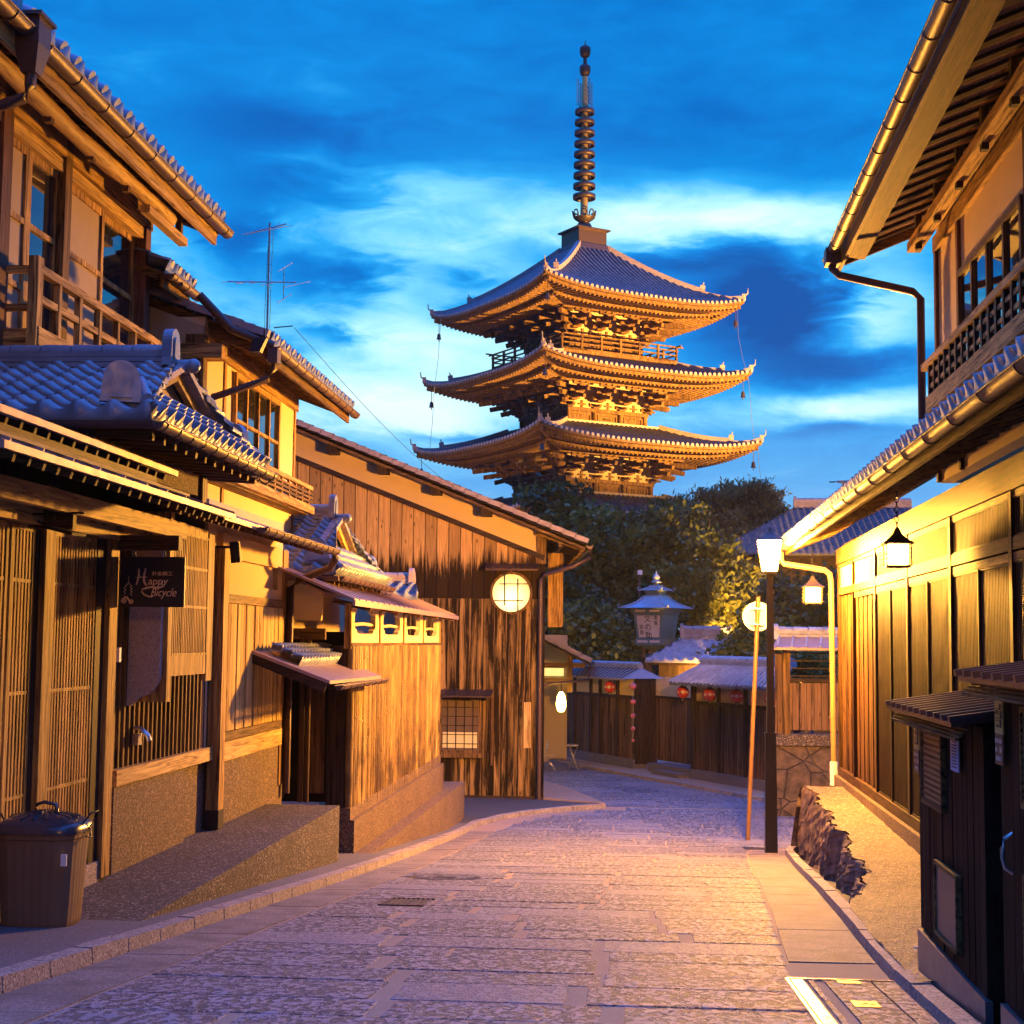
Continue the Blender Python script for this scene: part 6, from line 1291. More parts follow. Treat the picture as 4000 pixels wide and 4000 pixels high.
# lantern tower
LY = 46.0; b = lambda px, py: pY(px, py, LY); c = b(2563, 2400); cx = c[0]
lt = thing('lantern_tower', 'big grey-green lantern with a two-tier curved roof and painted signboards above the fence', 'lantern tower', (cx, LY, -3.3)); zz = lambda py: b(2563, py)[2]; hw = .47; rot = -.5
def sq4(w, z, r=rot): return [(cx+w*math.cos(r+math.pi/4+k*math.pi/2), LY+w*math.sin(r+math.pi/4+k*math.pi/2), z) for k in range(4)]
z0, z1 = zz(2495), zz(2400)
m = MB(); m.hexa(sq4(.60, z0), sq4(.72, z1)); m.build('body', 'lantern_green', lt)
m = MB(); m.hexa(sq4(.74, z1), sq4(.84, zz(2378))); m.hexa(sq4(.66, zz(2520)), sq4(.66, z0-.002)); m.hexa(sq4(.45, zz(2535)), sq4(.45, zz(2520)-.002)); m.build('cornice', 'lantern_green', lt)
def curved(zb, zt, wb, wt, nm, curl=True):
    m = MB(); m.smooth = False; N = 10
    lv = [(wt+(wb-wt)*(1-f)**1.0*(1 if f > .999 else 1)+0, zb+(zt-zb)*(f**1.0)) for f in [0]]
    prof = [(wb+(wt-wb)*(1-(1-f)**1.7)*1.0, zb+(zt-zb)*(f**1.15)) for f in [i/N for i in range(N+1)]]; vs = [v for w, z in prof for v in sq4(w, z)]
    m.add(vs, [(i*4+j, i*4+(j+1) % 4, (i+1)*4+(j+1) % 4, (i+1)*4+j) for i in range(N) for j in range(4)]+[(3, 2, 1, 0)])
    for j in range(4): m.tube([Vector(vs[i*4+j])+Vector((0, 0, .015)) for i in range(N+1)], .03, 6)
    for j in range(4):
        d = (Vector(vs[j])-Vector((cx, LY, zb))); d.z = 0; d.normalize(); o = Vector(vs[j])
        if curl: m.tube([o, o+d*.07+Vector((0, 0, .01)), o+d*.10+Vector((0, 0, .07)), o+d*.05+Vector((0, 0, .10))], .02, 6)
    m.build(nm, 'lantern_roof', lt)
curved(zz(2376), zz(2327), 1.12, .40, 'main_roof'); curved(zz(2307), zz(2287), .50, .16, 'upper_roof')
m = MB(); m.hexa(sq4(.33, zz(2328)), sq4(.33, zz(2305))); m.build('neck', 'lantern_green', lt)
m = MB(); m.lathe((cx, LY, zz(2288)), [(.10, 0), (.10, .08), (.19, .10), (.10, .15), (.08, .18), (.12, .24), (.10, .30), (.03, .37), (.005, .46)], 14); m.build('finial', 'lantern_roof', lt)
def panel_face(k, lines):      # paper panel on side k with brushed characters
    B4, T4 = sq4(.60, z0), sq4(.72, z1); p0, p1, t0, t1 = map(Vector, (B4[k], B4[(k+1) % 4], T4[k], T4[(k+1) % 4])); n = (p1-p0).cross(t0-p0).normalized()
    cen = Vector((cx, LY, (z0+z1)/2)); 
    if n.dot((p0+p1)/2-cen) < 0: n = -n
    g = lambda u, v, o=.012: (p0*(1-u)+p1*u)*(1-v)+(t0*(1-u)+t1*u)*v+n*o
    m = MB(); m.add([g(.10, .06), g(.90, .06), g(.90, .94), g(.10, .94)], [(0, 1, 2, 3)]); pn = m.build('paper_panel', 'tan_paper', lt)
    m = MB(); ex = (p1-p0).normalized(); 
    if ex.x < 0: gg = lambda u, v, o=.02: g(1-u, v, o); ex = -ex
    else: gg = lambda u, v, o=.02: g(u, v, o)
    ez = (t0-p0).normalized()
    for txt, u, v, size in lines:
        for i, chh in enumerate(txt): put_text(m, chh, size, gg(u, v-i*size*1.08/(t0-p0).length), ex, ez, 0, 1.0, .002)
    m.build('brush_writing', 'ink', pn)
side = {}
for k in range(4):
    a4 = sq4(1, 0); mid = Vector(((a4[k][0]+a4[(k+1) % 4][0])/2-cx, (a4[k][1]+a4[(k+1) % 4][1])/2-LY)); side[k] = mid
front = min(side, key=lambda k: side[k].y); left = min((k for k in side if k != front), key=lambda k: side[k].x)
panel_face(front, [('文の助', .36, .70, .235), ('本家', .70, .78, .15), ('茶屋', .15, .40, .15)]); panel_face(left, [('甘酒', .40, .70, .18)])
m = MB(); m.hexa(sq4(.16, -3.4), sq4(.14, zz(2535))); m.build('stem', 'lantern_green', lt)
m = MB()
for k in (front, left):
    for wb, zt_, zb_ in ((.80, zz(2381), zz(2394)), (.67, zz(2500), zz(2512))):
        a4 = sq4(wb, 0)
        for u in (.28, .72):
            p = Vector(a4[k])*(1-u)+Vector(a4[(k+1) % 4])*u; t_ = (Vector(a4[(k+1) % 4])-Vector(a4[k])).normalized(); n = Vector((t_.y, -t_.x, 0)); 
            if n.dot(p-Vector((cx, LY, 0))) < 0: n = -n
            o = p+n*.004+Vector((0, 0, (zt_+zb_)/2)); m.prism([o-t_*.17-Vector((0, 0, .035)), o+t_*.17-Vector((0, 0, .035)), o+t_*.17+Vector((0, 0, .035)), o-t_*.17+Vector((0, 0, .035))], n*.006)
m.build('frieze_panel', 'tan_paper', lt)
# thin pole with a white box beside the tower
p = pY(2498, 2245, 47); po = thing('sensor_pole', 'thin pole topped by a small white box left of the lantern tower', 'pole', (p[0], 47, -3.3)); m = MB(); m.tube([(p[0], 47, -3.3), p], .03, 8); m.build('pole', 'copper', po); m = MB(); m.box(p[0]-.06, p[0]+.09, 46.95, 47.05, p[2], p[2]+.14); m.build('box', 'white_paint', po)
# ================================================================== pagoda
PD = 90.0; PC = pY(2281, 940, PD); PCx = PC[0]; TH = math.radians(34.9)
e1 = Vector((math.cos(TH), math.sin(TH), 0)); e2 = Vector((-math.sin(TH), math.cos(TH), 0)); PO = Vector((PCx, PD, 0))
pg = thing('pagoda', 'five-storey wooden pagoda with sweeping tiled eaves and a tall ringed spire against the sky', 'pagoda', (PCx, PD, -3.4))
sides = [(e1, -e2), (e2, e1), (-e1, e2), (-e2, -e1)]         # (along, outward)
def G(k, u, d, z): t_, o_ = sides[k]; return PO+t_*u+o_*d+Vector((0, 0, z))
def gbox(mb, k, u0, u1, d0, d1, z0, z1): mb.hexa([G(k, u0, d0, z0), G(k, u1, d0, z0), G(k, u1, d1, z0), G(k, u0, d1, z0)], [G(k, u0, d0, z1), G(k, u1, d0, z1), G(k, u1, d1, z1), G(k, u0, d1, z1)])
def lift(u, a): return .62*(abs(u)/a)**3.2
def storey_roof(a, ze, b, zt, top=False):
    """a = half eave, ze = eave height at mid side, b = half width where the roof meets the wall, zt = its height there"""
    def sz(u, d): f = (a-d)/(a-b); c = (f*.72+.28*f*f); return ze+(zt-ze)*c+lift(u, a)*max(0, 1-1.35*f)
    m = MB(); nu, nd = 44, 9
    for k in range(4):
        vs = []
        for j in range(nd+1):
            d = a-(a-b)*j/nd
            for i in range(nu+1): u = d*(-1+2*i/nu); vs.append(G(k, u, d, sz(u, d)))
        m.smooth = True; m.add(vs, [(j*(nu+1)+i, j*(nu+1)+i+1, (j+1)*(nu+1)+i+1, (j+1)*(nu+1)+i) for j in range(nd) for i in range(nu)]); m.smooth = False
    for k in range(4):            # half-round cover tiles
        n = round(2*a/.34)
        for i in range(n+1):
            u = -a+2*a*i/n; dm = max(b, abs(u)); 
            if a-dm < .15: continue
            pts = [G(k, u, a-(a-dm)*t, sz(u, a-(a-dm)*t)+.05) for t in ((0, .25, .5, .75, 1) if a-dm > 1 else (0, .5, 1))]; m.tube(pts, .085, 6, False, (0, math.pi) if False else (0, 2*math.pi))
    rf = m.build('roof', 'roof_tile_dull', pg, recalc=False)
    m = MB()
    for k in range(4):
        n = round(2*a/.34)
        for i in range(n+1):
            u = -a+2*a*i/n; p = G(k, u, a+.03, sz(u, a)+.05); m.tube([p, p-sides[k][1]*.12], .10, 10)
    m.build('eave_caps', 'verge_tile', rf)
    m = MB()                      # hip ridges with upturned ends
    for k in range(4):
        pts = []
        for j in range(11): d = b+(a-b)*j/10; pts.append(G(k, d, d, sz(d, d)+.16+(.10 if j == 10 else 0)))
        for p, q_ in zip(pts[:8], pts[1:8]): m.beam(p, q_, .26, .34)
        for p, q_ in zip(pts[7:], pts[8:]): m.beam(p-Vector((0, 0, .08)), q_-Vector((0, 0, .08)), .2, .2)
        dg_ = (sides[k][0]+sides[k][1]).normalized(); o = pts[7]; m.beam(o-Vector((0, 0, .15)), o+dg_*.06+Vector((0, 0, .36)), .30, .12); m.tube([o+Vector((0, 0, .25)), o+dg_*.12+Vector((0, 0, .55))], .06, 6, r2=.03)
        o = pts[10]; m.beam(o-Vector((0, 0, .2)), o+Vector((0, 0, .14)), .22, .12); m.tube([o, o+dg_*.22+Vector((0, 0, .16)), o+dg_*.26+Vector((0, 0, .48))], .06, 6, r2=.03)
        if not top: pass
        m.beam(G(k, b, -b, zt+.1), G(k, b, b, zt+.1), .2, .2) if False else m.beam(G(k, -b, b, zt+.08), G(k, b, b, zt+.08), .22, .22)
    m.build('hip_ridge', 'verge_tile', rf)
    nu = 44                       # eave edge boards: three stepped bands following the curve
    for (dd, z0_, z1_) in ((.02, -.16, -.01), (-.16, -.34, -.17), (-1.35, -.52, -.38)):
        m = MB()
        for k in range(4):
            pts = [(-a-dd+2*(a+dd)*i/nu) for i in range(nu+1)]
            for u0, u1 in zip(pts, pts[1:]):
                za, zb_ = ze+lift(u0, a), ze+lift(u1, a); D = a+dd
                m.add([G(k, u0, D, za+z0_), G(k, u1, D, zb_+z0_), G(k, u1, D, zb_+z1_), G(k, u0, D, za+z1_), G(k, u0, D-.18, za+z0_), G(k, u1, D-.18, zb_+z0_), G(k, u1, D-.18, zb_+z1_), G(k, u0, D-.18, za+z1_)], [(0, 1, 2, 3), (0, 4, 5, 1), (3, 2, 6, 7)])
        m.build('eave_board', 'pagoda_wood', pg)
    m = MB()                      # underside boarding
    for k in range(4):
        vs = []; nd = 4
        for j in range(nd+1):
            d = a-.05-(a-.05-b+.2)*j/nd
            for i in range(nu+1): u = d*(-1+2*i/nu); vs.append(G(k, u, d, ze-.10+lift(u, a)*(1-j/nd)*1.0+.16*(a-d)*.8))
        m.add(vs, [(j*(nu+1)+i, j*(nu+1)+i+1, (j+1)*(nu+1)+i+1, (j+1)*(nu+1)+i) for j in range(nd) for i in range(nu)])
    m.build('soffit', 'pagoda_wood', pg)
    for nm, d1, d0, zo, dz in (('flying_rafters', a-.20, a-1.5, -.36, .10), ('base_rafters', a-1.35, b-.2, -.54, .13)):
        m = MB(); st = .30; n = int(2*a/st)
        for k in range(4):
            for i in range(n+1):
                u = -a+.1+(2*a-.2)*i/n
                if abs(u) > d1: continue
                lo = max(d0, abs(u)-.02); zf = ze+lift(u, a)+zo; m.beam(G(k, u, d1, zf), G(k, u, lo, zf+(d1-lo)*dz), .11, .14)
        m.build(nm, 'pagoda_wood', pg)
    for k in range(4):
        m = MB(); z_ = ze+lift(a, a); m.beam(G(k, a-.15, a-.15, z_-.32), G(k, b, b, z_-.95), .26, .30); m.build('corner_rafter', 'pagoda_wood', pg)
def brackets(b, zb, ze, a):  # H is the height of the bracket zone
    """three-stepped bracket sets from the wall plate up to the eave purlin"""
    H = ze-.40-zb; pos = [-b, -b/3, b/3, b]; m = MB(); w = MB()
    for k in range(4):
        gbox(w, k, -b, b, b-.12, b-.02, zb, zb+H+.3)           # pale infill
        for st in range(4):
            z = zb+.05+H*st/4; d = b+.45*st
            if st == 3: gbox(m, k, -b-.45*st, b+.45*st, d-.10, d+.04, z+H/4*.62, z+H/4*.95)
        for u in pos:
            for st in range(4):
                z = zb+H*st/4; d = b+.45*st; ww = .17+.02*st; uu = u*(1+.0*st)
                gbox(m, k, uu-.19, uu+.19, d-.17, d+.19, z, z+H/4*.30)
                L2 = .40+.05*st; gbox(m, k, uu-L2, uu+L2, d-.08, d+.08, z+H/4*.32, z+H/4*.58)
                for s_ in (-1, 0, 1): gbox(m, k, uu+s_*(L2-.12)-.12, uu+s_*(L2-.12)+.12, d-.12, d+.12, z+H/4*.60, z+H/4*.84)
                if st < 3: gbox(m, k, uu-.09, uu+.09, b-.1, d+.62, z+H/4*.34, z+H/4*.62)
            for zz_, l in ((.66, 2.15), (.40, 1.7)):
                m.beam(G(k, u, b-.1, zb+H*zz_+.35), G(k, u, b+l, zb+H*zz_-.12), .17, .22)
        t_ = (sides[k][0]+sides[k][1])
        for zz_, l in ((.72, 1.9), (.45, 1.4), (.2, .9)): m.beam(PO+t_*b*.98+Vector((0, 0, zb+H*zz_+.25)), PO+t_*(b+l)+Vector((0, 0, zb+H*zz_-.05)), .2, .26)
        for u in (-2*b/3, 0, 2*b/3): gbox(m, k, u-.07, u+.07, b-.02, b+.05, zb, zb+H*.34); gbox(m, k, u-.26, u+.26, b-.02, b+.07, zb+H*.14, zb+H*.2)
    m.build('bracket_set', 'pagoda_wood', pg); w.build('bracket_infill', 'plaster_dim', pg)
def body(b, z0, z1, door=True):
    m = MB(); m.hexa([G(0, -b+.1, b-.1, z0), G(0, b-.1, b-.1, z0), G(2, -b+.1, b-.1, z0), G(2, b-.1, b-.1, z0)], [G(0, -b+.1, b-.1, z1), G(0, b-.1, b-.1, z1), G(2, -b+.1, b-.1, z1), G(2, b-.1, b-.1, z1)]); m.build('storey_wall', 'pagoda_wood', pg)
    m = MB()
    for k in range(4):
        for u in (-b+.05, -b/3, b/3): m.tube([G(k, u, b-.06, z0), G(k, u, b-.06, z1)], .17, 10, False)
        gbox(m, k, -b-.12, b+.12, b-.06, b+.10, z1-.22, z1); gbox(m, k, -b-.1, b+.1, b-.06, b+.07, z0, z0+.2)
    m.build('column', 'pagoda_wood', pg)
    if z1-z0 > .9:
        for k in (0, 3):
            for u in (-2*b/3, 0, 2*b/3):
                m = MB(); h = b/3-.24; gbox(m, k, u-h, u+h, b-.10, b-.02, z0+.28, z0+.36); gbox(m, k, u-h, u+h, b-.10, b-.02, z1-.40, z1-.32); gbox(m, k, u-h, u-h+.09, b-.10, b-.021, z0+.36, z1-.40); gbox(m, k, u+h-.09, u+h, b-.10, b-.021, z0+.36, z1-.40)
                if u == 0: [gbox(m, k, u+q_*.1-.03, u+q_*.1+.03, b-.10, b-.04, z0+.5, z1-.5) for q_ in (-2, -1, 0, 1, 2)]
                m.build('shutter', 'pagoda_wood', pg)
def balcony(b, z0, out=1.0):
    m = MB()
    for k in range(4):
        D = b+out; gbox(m, k, -D, D, b-.2, D, z0-.12, z0); gbox(m, k, -D, D, D-.12, D+.05, z0-.30, z0-.121)
        for zz_, ex in ((.28, .0), (.56, .05), (.80, .45)): m.beam(G(k, -D-ex, D-.06, z0+zz_+(0)), G(k, D+ex, D-.06, z0+zz_), .07, .08)
        for u in [-D+.06+(2*D-.12)*i/6 for i in range(7)]: gbox(m, k, u-.06, u+.06, D-.12, D, z0, z0+.80)
    return m.build('balcony_railing', 'pagoda_wood', pg)
zc_ = lambda D, py: (2512-py)/5833*D
levels = [(6.9, 19.75, 2.55, None), (7.2, 15.45, 2.75, None), (7.62, 11.25, 3.0, None), (8.05, 7.1, 3.2, None), (8.5, 2.9, 3.4, None)]
zfloor = -3.4
prev = None
for i in reversed(range(5)):
    a, ze, b, _ = levels[i]
    zt = {0: 23.9}.get(i, ze+1.45)
    bt_ = 1.0 if i == 0 else b-.2+ .5
    storey_roof(a, ze, bt_, zt, i == 0)
    zb = ze-1.75 if i < 4 else ze-2.0
    brackets(b, zb, ze, a)
    z0 = (levels[i+1][1]+1.35) if i < 4 else -3.4
    body(b, z0, zb+.02)
    if i == 0: balcony(b, z0+.12, 1.55)
    elif i < 4: 
        m = MB()
        for k in range(4): gbox(m, k, -b-.25, b+.25, b-.1, b+.25, z0+.0, z0+.28)
        m.build('storey_base', 'pagoda_wood', pg)
# roban and spire
z = 23.7
m = MB(); sqp = lambda w, z_: [PO+e1*(s1*w)+e2*(s2*w)+Vector((0, 0, z_)) for s1, s2 in ((-1, -1), (1, -1), (1, 1), (-1, 1))]
m.hexa(sqp(1.25, 23.75), sqp(1.15, 24.15)); m.hexa(sqp(1.0, 24.16), sqp(1.0, 25.05)); m.hexa(sqp(1.18, 25.06), sqp(1.18, 25.15)); m.build('spire_base', 'copper_old', pg)
S0 = Vector((PCx, PD, 0)); zp = lambda py: pY(2278, py, PD)[2]
sp_th = []
m = MB(); m.lathe((PCx, PD, 25.15), [(.50, 0), (.52, .25), (.40, .50), (.30, .55)], 20); m.lathe((PCx, PD, 25.75), [(.32, 0), (.58, .18), (.62, .30)], 20); ob = m.build('spire_bowl', 'bronze', pg)
m = MB()
for j in range(8):
    a_ = j*math.pi/4; c0 = Vector((math.cos(a_), math.sin(a_), 0)); p = S0+c0*.60+Vector((0, 0, 26.0)); t_ = Vector((-c0.y, c0.x, 0))
    m.tube([p-t_*.14, p-t_*.17+c0*.08+Vector((0, 0, .28)), p-t_*.08+c0*.1+Vector((0, 0, .42)), p+t_*.08+c0*.1+Vector((0, 0, .42)), p+t_*.17+c0*.08+Vector((0, 0, .28)), p+t_*.14], .05, 6)
m.build('lotus_petal', 'bronze', ob)
m = MB(); m.tube([(PCx, PD, 25.6), (PCx, PD, zp(300))], .24, 12, r2=.17); m.build('spire_shaft', 'gold_metal', pg)
for j in range(9):
    py = 770-41.5*j; zc = zp(py); ro = .70-.012*j; m = MB(); n = 28
    ring = lambda r, z_: [(PCx+r*math.cos(2*math.pi*i/n), PD+r*math.sin(2*math.pi*i/n), z_) for i in range(n)]
    vs = ring(ro, zc-.13)+ring(ro, zc+.13)+ring(ro-.07, zc+.13)+ring(ro-.07, zc-.13); m.smooth = True; m.add(vs, [(q_*n+i, q_*n+(i+1) % n, ((q_+1) % 4)*n+(i+1) % n, ((q_+1) % 4)*n+i) for q_ in range(4) for i in range(n)]); m.smooth = False
    for q_ in range(8): a_ = q_*math.pi/4; m.beam((PCx+.2*math.cos(a_), PD+.2*math.sin(a_), zc), (PCx+(ro-.03)*math.cos(a_), PD+(ro-.03)*math.sin(a_), zc), .06, .07)
    m.lathe((PCx, PD, zc-.09), [(.27, 0), (.27, .18)], 12, False); m.build('spire_ring', 'bronze', pg)
m = MB()
for q_ in range(4):
    a_ = q_*math.pi/2+.6; c0 = Vector((math.cos(a_), math.sin(a_), 0))
    zA, zB_ = zp(424), zp(316); m.beam(S0+c0*.46+Vector((0, 0, zA+.15)), S0+c0*.48+Vector((0, 0, zB_)), .03, .03); m.beam(S0+c0*.22+Vector((0, 0, zA)), S0+c0*.46+Vector((0, 0, zA+.15)), .03, .03)
    for i in range(13): z_ = zA+.15+(zB_-zA-.2)*i/12; m.tube([S0+c0*.47+Vector((0, 0, z_)), S0+c0*.55+Vector((0, 0, z_-.01)), S0+c0*.61+Vector((0, 0, z_+.07))], .016, 5); 
    for i in range(5):
        z_ = zA+.3+(zB_-zA-.4)*i/5; m.tube([S0+c0*(.33+.11*math.cos(t_))+Vector((0, 0, z_+.13*math.sin(t_))) for t_ in [j*.7 for j in range(8)]], .016, 5)
m.build('water_flame', 'bronze', pg)
m = MB(); m.tube([(PCx, PD, zp(320)), (PCx, PD, zp(180))], .15, 10, r2=.10)
for py in (276, 203): m.lathe((PCx, PD, zp(py)), [(.12, -.36), (.26, -.30), (.33, -.12), (.35, .12), (.33, .28), (.22, .36), (.10, .40)], 18)
m.tube([(PCx, PD, zp(184)), (PCx, PD, zp(172)), (PCx, PD, zp(157))], [.10, .04, .015], 8); m.build('jewel_finial', 'bronze', pg)
# wind bells and thin lightning cables at the corners
for i in (0, 1, 2):
    a, ze, b, _ = levels[i]
    for k in range(4):
        p = PO+(sides[k][0]+sides[k][1])*(a-.35)+Vector((0, 0, ze+.05)); m = MB(); m.lathe((p.x, p.y, p.z-.95), [(.17, 0), (.12, .08), (.11, .26), (.07, .34), (.02, .36)], 10); m.tube([(p.x, p.y, p.z-.6), (p.x, p.y, p.z)], .02, 5)
        m.tube([(p.x, p.y, p.z-1.1), (p.x, p.y, p.z-.9)], .03, 5); m.build('wind_bell', 'bronze', pg)
m = MB()
for (pts) in ([(1722, 1245), (1712, 1400), (1702, 1478), (1695, 1540), (1690, 1640), (1678, 1760)], [(2880, 1190), (2884, 1310), (2899, 1390), (2924, 1480), (2940, 1680), (2960, 1760), (2972, 1880)]):
    m = MB(); m.tube([pY(px, py, PD-1) for px, py in pts], .013, 5); m.build('lightning_cable', 'steel', pg)
# floodlight that lights the pagoda, standing in the temple yard out of sight
fx, fy = 27.0, 71.0; fz = 8.0
fp = thing('floodlight', 'floodlight on a tall post in the temple yard right of the pagoda', 'floodlight', (fx, fy, -3.3))
m = MB(); m.tube([(fx, fy, -3.3), (fx, fy, fz-.2)], .06, 8); m.build('post', 'iron', fp); m = MB(); m.box(fx-.35, fx+.35, fy-.3, fy-.1, fz-.25, fz+.25); m.build('housing', 'iron', fp)
for (X_, Y_, Z_, pw, aim, nm) in ((fx, fy+.2, fz, FLOOD_POWER*1.15, (PCx+1, PD-2, 20), 0), (-16.0, 70.0, -1.5, FLOOD_POWER*.04, (PCx-1, PD-2, 14), 1)):
    ld_ = bpy.data.lights.new('flood_light', 'SPOT'); ld_.energy = pw; ld_.color = (1, .50, .09); ld_.spot_size = math.radians(40 if nm == 0 else 70); ld_.spot_blend = .7; ld_.shadow_soft_size = .25
    lo = bpy.data.objects.new('flood_light', ld_); S.collection.objects.link(lo); lo.location = (X_, Y_, Z_); lo.rotation_euler = (Vector(aim)-Vector((X_, Y_, Z_))).to_track_quat('-Z', 'Y').to_euler()
# garden uplight under the trees beside the tea-house
gx, gy = 3.2, 41.5
gu = thing('garden_uplight', 'small garden floodlight under the trees behind the tea-house fence', 'floodlight', (gx, gy, -3.3))
m = MB(); m.lathe((gx, gy, -3.3), [(.04, 0), (.04, .5), (.10, .55), (.12, .75)], 12); m.build('housing', 'iron', gu)
for aim, pw in (((1.0, 52, 2.2), 6500), ((3.8, 60, 5.5), 30000)):
    ld_ = bpy.data.lights.new('garden_light', 'SPOT'); ld_.energy = pw; ld_.color = (1, .48, .08); ld_.spot_size = math.radians(82); ld_.spot_blend = .8; ld_.shadow_soft_size = .2
    lo = bpy.data.objects.new('garden_light', ld_); S.collection.objects.link(lo); lo.location = (gx, gy, -2.3); lo.rotation_euler = (Vector(aim)-Vector((gx, gy, -2.3))).to_track_quat('-Z', 'Y').to_euler()
# ================================================================== trees
def leaves(name, mat, parent, centers, n, size, loc, seed, long=1.7, droop=.3):
    r = np.random.default_rng(seed); C = np.array([c[:3] for c in centers]); Rr = np.array([c[3] for c in centers]); wgt = Rr**2; wgt = wgt/wgt.sum()
    nc = max(8, n//110); ci = r.choice(len(C), nc, p=wgt); d = r.normal(size=(nc, 3)); d /= np.linalg.norm(d, axis=1)[:, None]
    rad = Rr[ci]*(.25+.68*r.random(nc)**.7); cc = C[ci]+d*rad[:, None]*np.array([1, 1, .85]); cl = r.integers(0, nc, n); sp_c = r.random(nc)*.5+.5
    p = cc[cl]+r.normal(size=(n, 3))*(.29*sp_c[cl])[:, None]*np.array([1.15, 1.15, .75]); a = r.normal(size=(n, 3))+d[cl]*.8; a[:, 2] -= droop; a /= np.linalg.norm(a, axis=1)[:, None]
    b = np.cross(a, r.normal(size=(n, 3))); b /= np.linalg.norm(b, axis=1)[:, None]; s = size*(.6+.8*r.random(n))[:, None]
    v = np.stack([p-a*s*long*.5, p+b*s*.5, p+a*s*long*.5, p-b*s*.5], 1).reshape(-1, 3)-np.array(loc)
    me = bpy.data.meshes.new(name); me.vertices.add(4*n); me.vertices.foreach_set('co', v.ravel()); me.loops.add(4*n); me.loops.foreach_set('vertex_index', np.arange(4*n)); me.polygons.add(n); me.polygons.foreach_set('loop_start', np.arange(0, 4*n, 4)); me.polygons.foreach_set('loop_total', np.full(n, 4))
    at = me.attributes.new('tone', 'FLOAT', 'POINT'); tn = np.clip(.38+.30*r.normal(size=nc)[cl]+.25*r.random(n), 0, 1); at.data.foreach_set('value', np.repeat(tn, 4)); me.update(); me.validate(); me.materials.append(MATS[mat])
    o = bpy.data.objects.new(name, me); S.collection.objects.link(o); o.parent = parent; return o
def tree(label, name, x, y, zb, blobs, n, size, mat, seed, cat='tree', trunk=.22, long=1.7, droop=.3, grp='trees in front of the pagoda'):
    t = thing(name, label, cat, (x, y, zb), grp); rr = random.Random(seed); m = MB(); tops = sorted(blobs, key=lambda c: -c[2]); zt = tops[0][2]
    m.tube([(x, y, zb), (x+.1, y, zb+(zt-zb)*.3), (x-.08, y+.1, zb+(zt-zb)*.55), (tops[0][0]*.5+x*.5, y, zb+(zt-zb)*.8)], [trunk, trunk*.8, trunk*.6, trunk*.3], 8); m.build('trunk', 'bark', t)
    m = MB()
    for c in blobs:
        o = Vector((x, y, zb+(zt-zb)*rr.uniform(.25, .5))); e = Vector(c[:3]); mid = (o+e)/2+Vector((rr.uniform(-.2, .2), 0, .15)); m.tube([o, mid, e], [trunk*.45, trunk*.28, trunk*.1], 6)
        for _ in range(5): m.tube([mid.lerp(e, rr.uniform(0, .9)), e+Vector((rr.gauss(0, 1), rr.gauss(0, 1), rr.gauss(0, 1)))*c[3]*.55], [trunk*.14, trunk*.03], 5)
    m.build('limb', 'bark', t); leaves('crown', mat, t, blobs, n, size, (x, y, zb), seed, long, droop); return t
def blob(px, py, y, rpx): p = pY(px, py, y); return (p[0], p[1], p[2], rpx/5833*y)
gz_ = -3.4
tree('leafy green tree whose crown rises left of the pagoda base', 'broadleaf_tree', blob(2180, 2300, 52, 1)[0], 52, gz_, [blob(2190, 2110, 52, 125), blob(2120, 2040, 52, 65), blob(2290, 2100, 51, 125), blob(2150, 2210, 51, 110), blob(2270, 2230, 51, 150), blob(2180, 2370, 51, 120), blob(2130, 1950, 52, 45), blob(2240, 2000, 52, 70), blob(2150, 1925, 52, 28), blob(2255, 1930, 52, 30), blob(2090, 1960, 52, 30)], 15000, .135, 'leaf_green', 11)
tree('tall willowy green tree right of centre below the pagoda', 'broadleaf_tree', blob(2480, 2300, 53, 1)[0], 53, gz_, [blob(2420, 2085, 53, 105), blob(2530, 2075, 53, 105), blob(2400, 2180, 52, 140), blob(2550, 2170, 52, 140), blob(2480, 2290, 52, 130), blob(2500, 2010, 53, 50), blob(2380, 2020, 53, 45), blob(2600, 2050, 53, 90), blob(2410, 1935, 53, 28), blob(2560, 1935, 53, 32), blob(2480, 1950, 53, 36)], 15000, .13, 'leaf_green', 12)
tree('tree with orange-lit leaves close left of the street lamp glare', 'broadleaf_tree', blob(2720, 2300, 51, 1)[0], 51, gz_, [blob(2680, 2080, 52, 130), blob(2760, 2180, 51, 130), blob(2660, 2260, 51, 130), blob(2780, 2330, 50, 130), blob(2680, 2420, 50, 110), blob(2840, 2420, 50, 120), blob(2900, 2280, 51, 120)], 15000, .125, 'leaf_green', 13)
tree('round-topped pine standing against the sky right of the pagoda', 'pine_tree', blob(2890, 2100, 64, 1)[0], 64, gz_, [blob(2760, 1990, 64, 80), blob(2840, 1960, 64, 80), blob(2930, 1950, 64, 90), blob(3000, 1960, 64, 70), blob(2880, 2060, 64, 120), blob(2980, 2050, 64, 90), blob(2720, 2050, 64, 80), blob(2660, 1990, 65, 40), blob(3020, 2010, 64, 50)], 16000, .07, 'leaf_pine', 14, long=4.5, droop=-.6)
tree('dark shrub of broad leaves left of the lantern tower', 'garden_tree', blob(2330, 2500, 47, 1)[0], 47, gz_, [blob(2350, 2440, 47, 95), blob(2250, 2450, 47, 100), blob(2400, 2510, 46.5, 90), blob(2290, 2560, 46, 90), blob(2180, 2540, 47, 90), blob(2440, 2560, 46, 60)], 9000, .13, 'leaf_green', 15, trunk=.12, long=1.4)
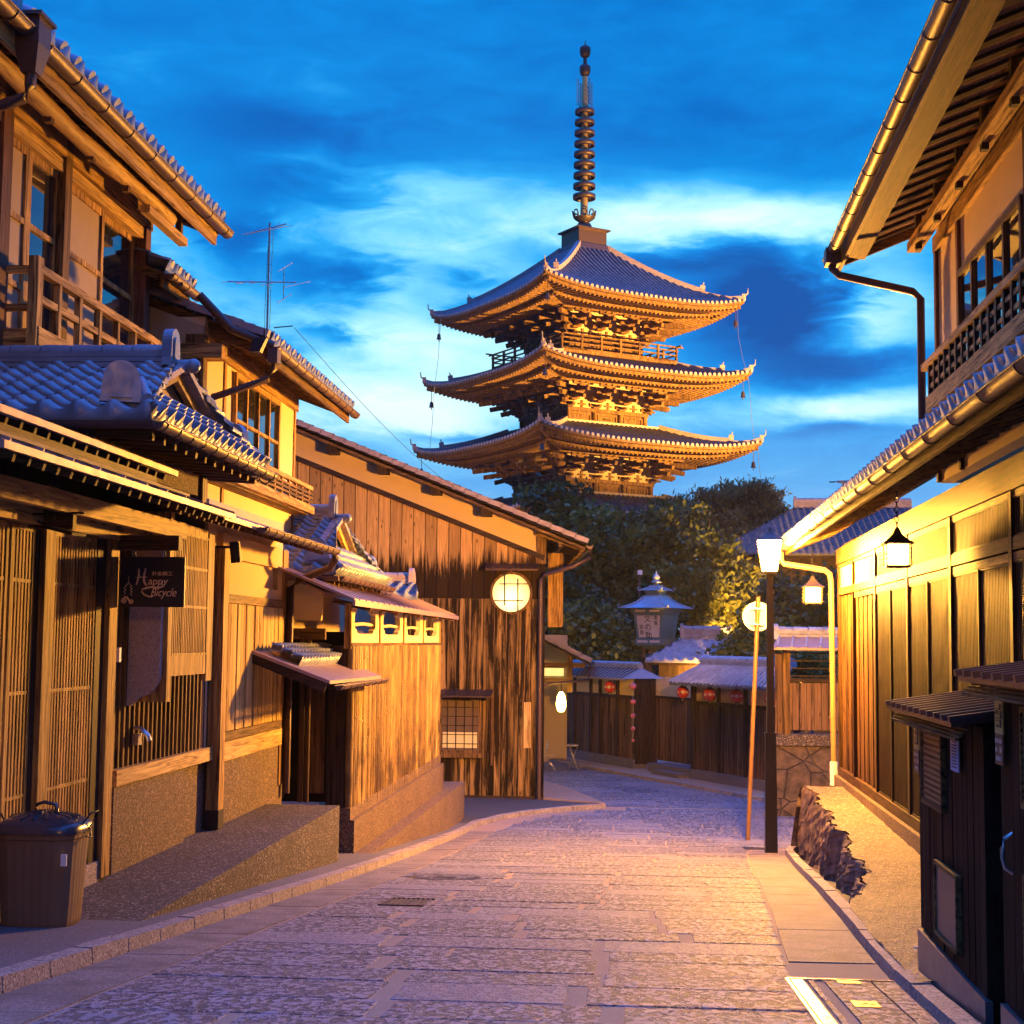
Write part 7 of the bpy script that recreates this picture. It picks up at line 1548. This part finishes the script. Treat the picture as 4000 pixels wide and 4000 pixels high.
tree('dark tree mass behind the gable house eave', 'garden_tree', blob(2210, 2400, 49, 1)[0], 49, gz_, [blob(2170, 2330, 49, 110), blob(2170, 2440, 48.5, 100), blob(2260, 2370, 49, 100), blob(2110, 2440, 49, 80)], 8000, .12, 'leaf_dark', 16, trunk=.14)
tree('garden maple with yellow-green leaves behind the round road sign', 'garden_tree', blob(2940, 2560, 38, 1)[0], 38, gz_, [blob(2900, 2560, 38, 90), blob(3000, 2570, 37, 80), blob(2960, 2490, 38, 80), blob(3080, 2600, 36, 80), blob(3160, 2590, 35, 90), blob(3060, 2500, 37, 60)], 9000, .09, 'leaf_green', 17, trunk=.1)
tree('dark evergreen hedge tree behind the lattice house drainpipe', 'garden_tree', blob(3150, 2300, 44, 1)[0], 44, gz_, [blob(3080, 2330, 44, 120), blob(3200, 2320, 44, 120), blob(3150, 2430, 43, 120), blob(3250, 2440, 43, 110), blob(3040, 2430, 43, 90)], 9000, .12, 'leaf_dark', 18, trunk=.15)
# overhead service wire
m = MB(); a_, b_ = pY(1150, 1280, 19), pY(1905, 1990, 30.9); pts = [Vector(a_).lerp(Vector(b_), i/12)-Vector((0, 0, .25*math.sin(math.pi*i/12))) for i in range(13)]; m.tube(pts, .004, 5)
tag(m.build('overhead_wire', 'iron'), 'thin service wire crossing the sky to the gable roof', 'wire')
# ================================================================== thin air volume added for a soft glow round the lamp
GLOW_HAZE_D = 0.0002
m = MB(); m.box(-120, 120, -15, 140, -14.5, 45); hz_ = m.build('glow_haze', 'wood_dark'); hz_['kind'] = 'stuff'
vm = bpy.data.materials.new('glow_haze_volume'); vm.use_nodes = True; vt_ = vm.node_tree; vt_.nodes.clear(); vo_ = vt_.nodes.new('ShaderNodeOutputMaterial'); vp = vt_.nodes.new('ShaderNodeVolumePrincipled')
vp.inputs['Color'].default_value = (.9, .88, .85, 1); vp.inputs['Density'].default_value = GLOW_HAZE_D; vp.inputs['Anisotropy'].default_value = .2; vt_.links.new(vp.outputs[0], vo_.inputs['Volume'])
hz_.data.materials.clear(); hz_.data.materials.append(vm)
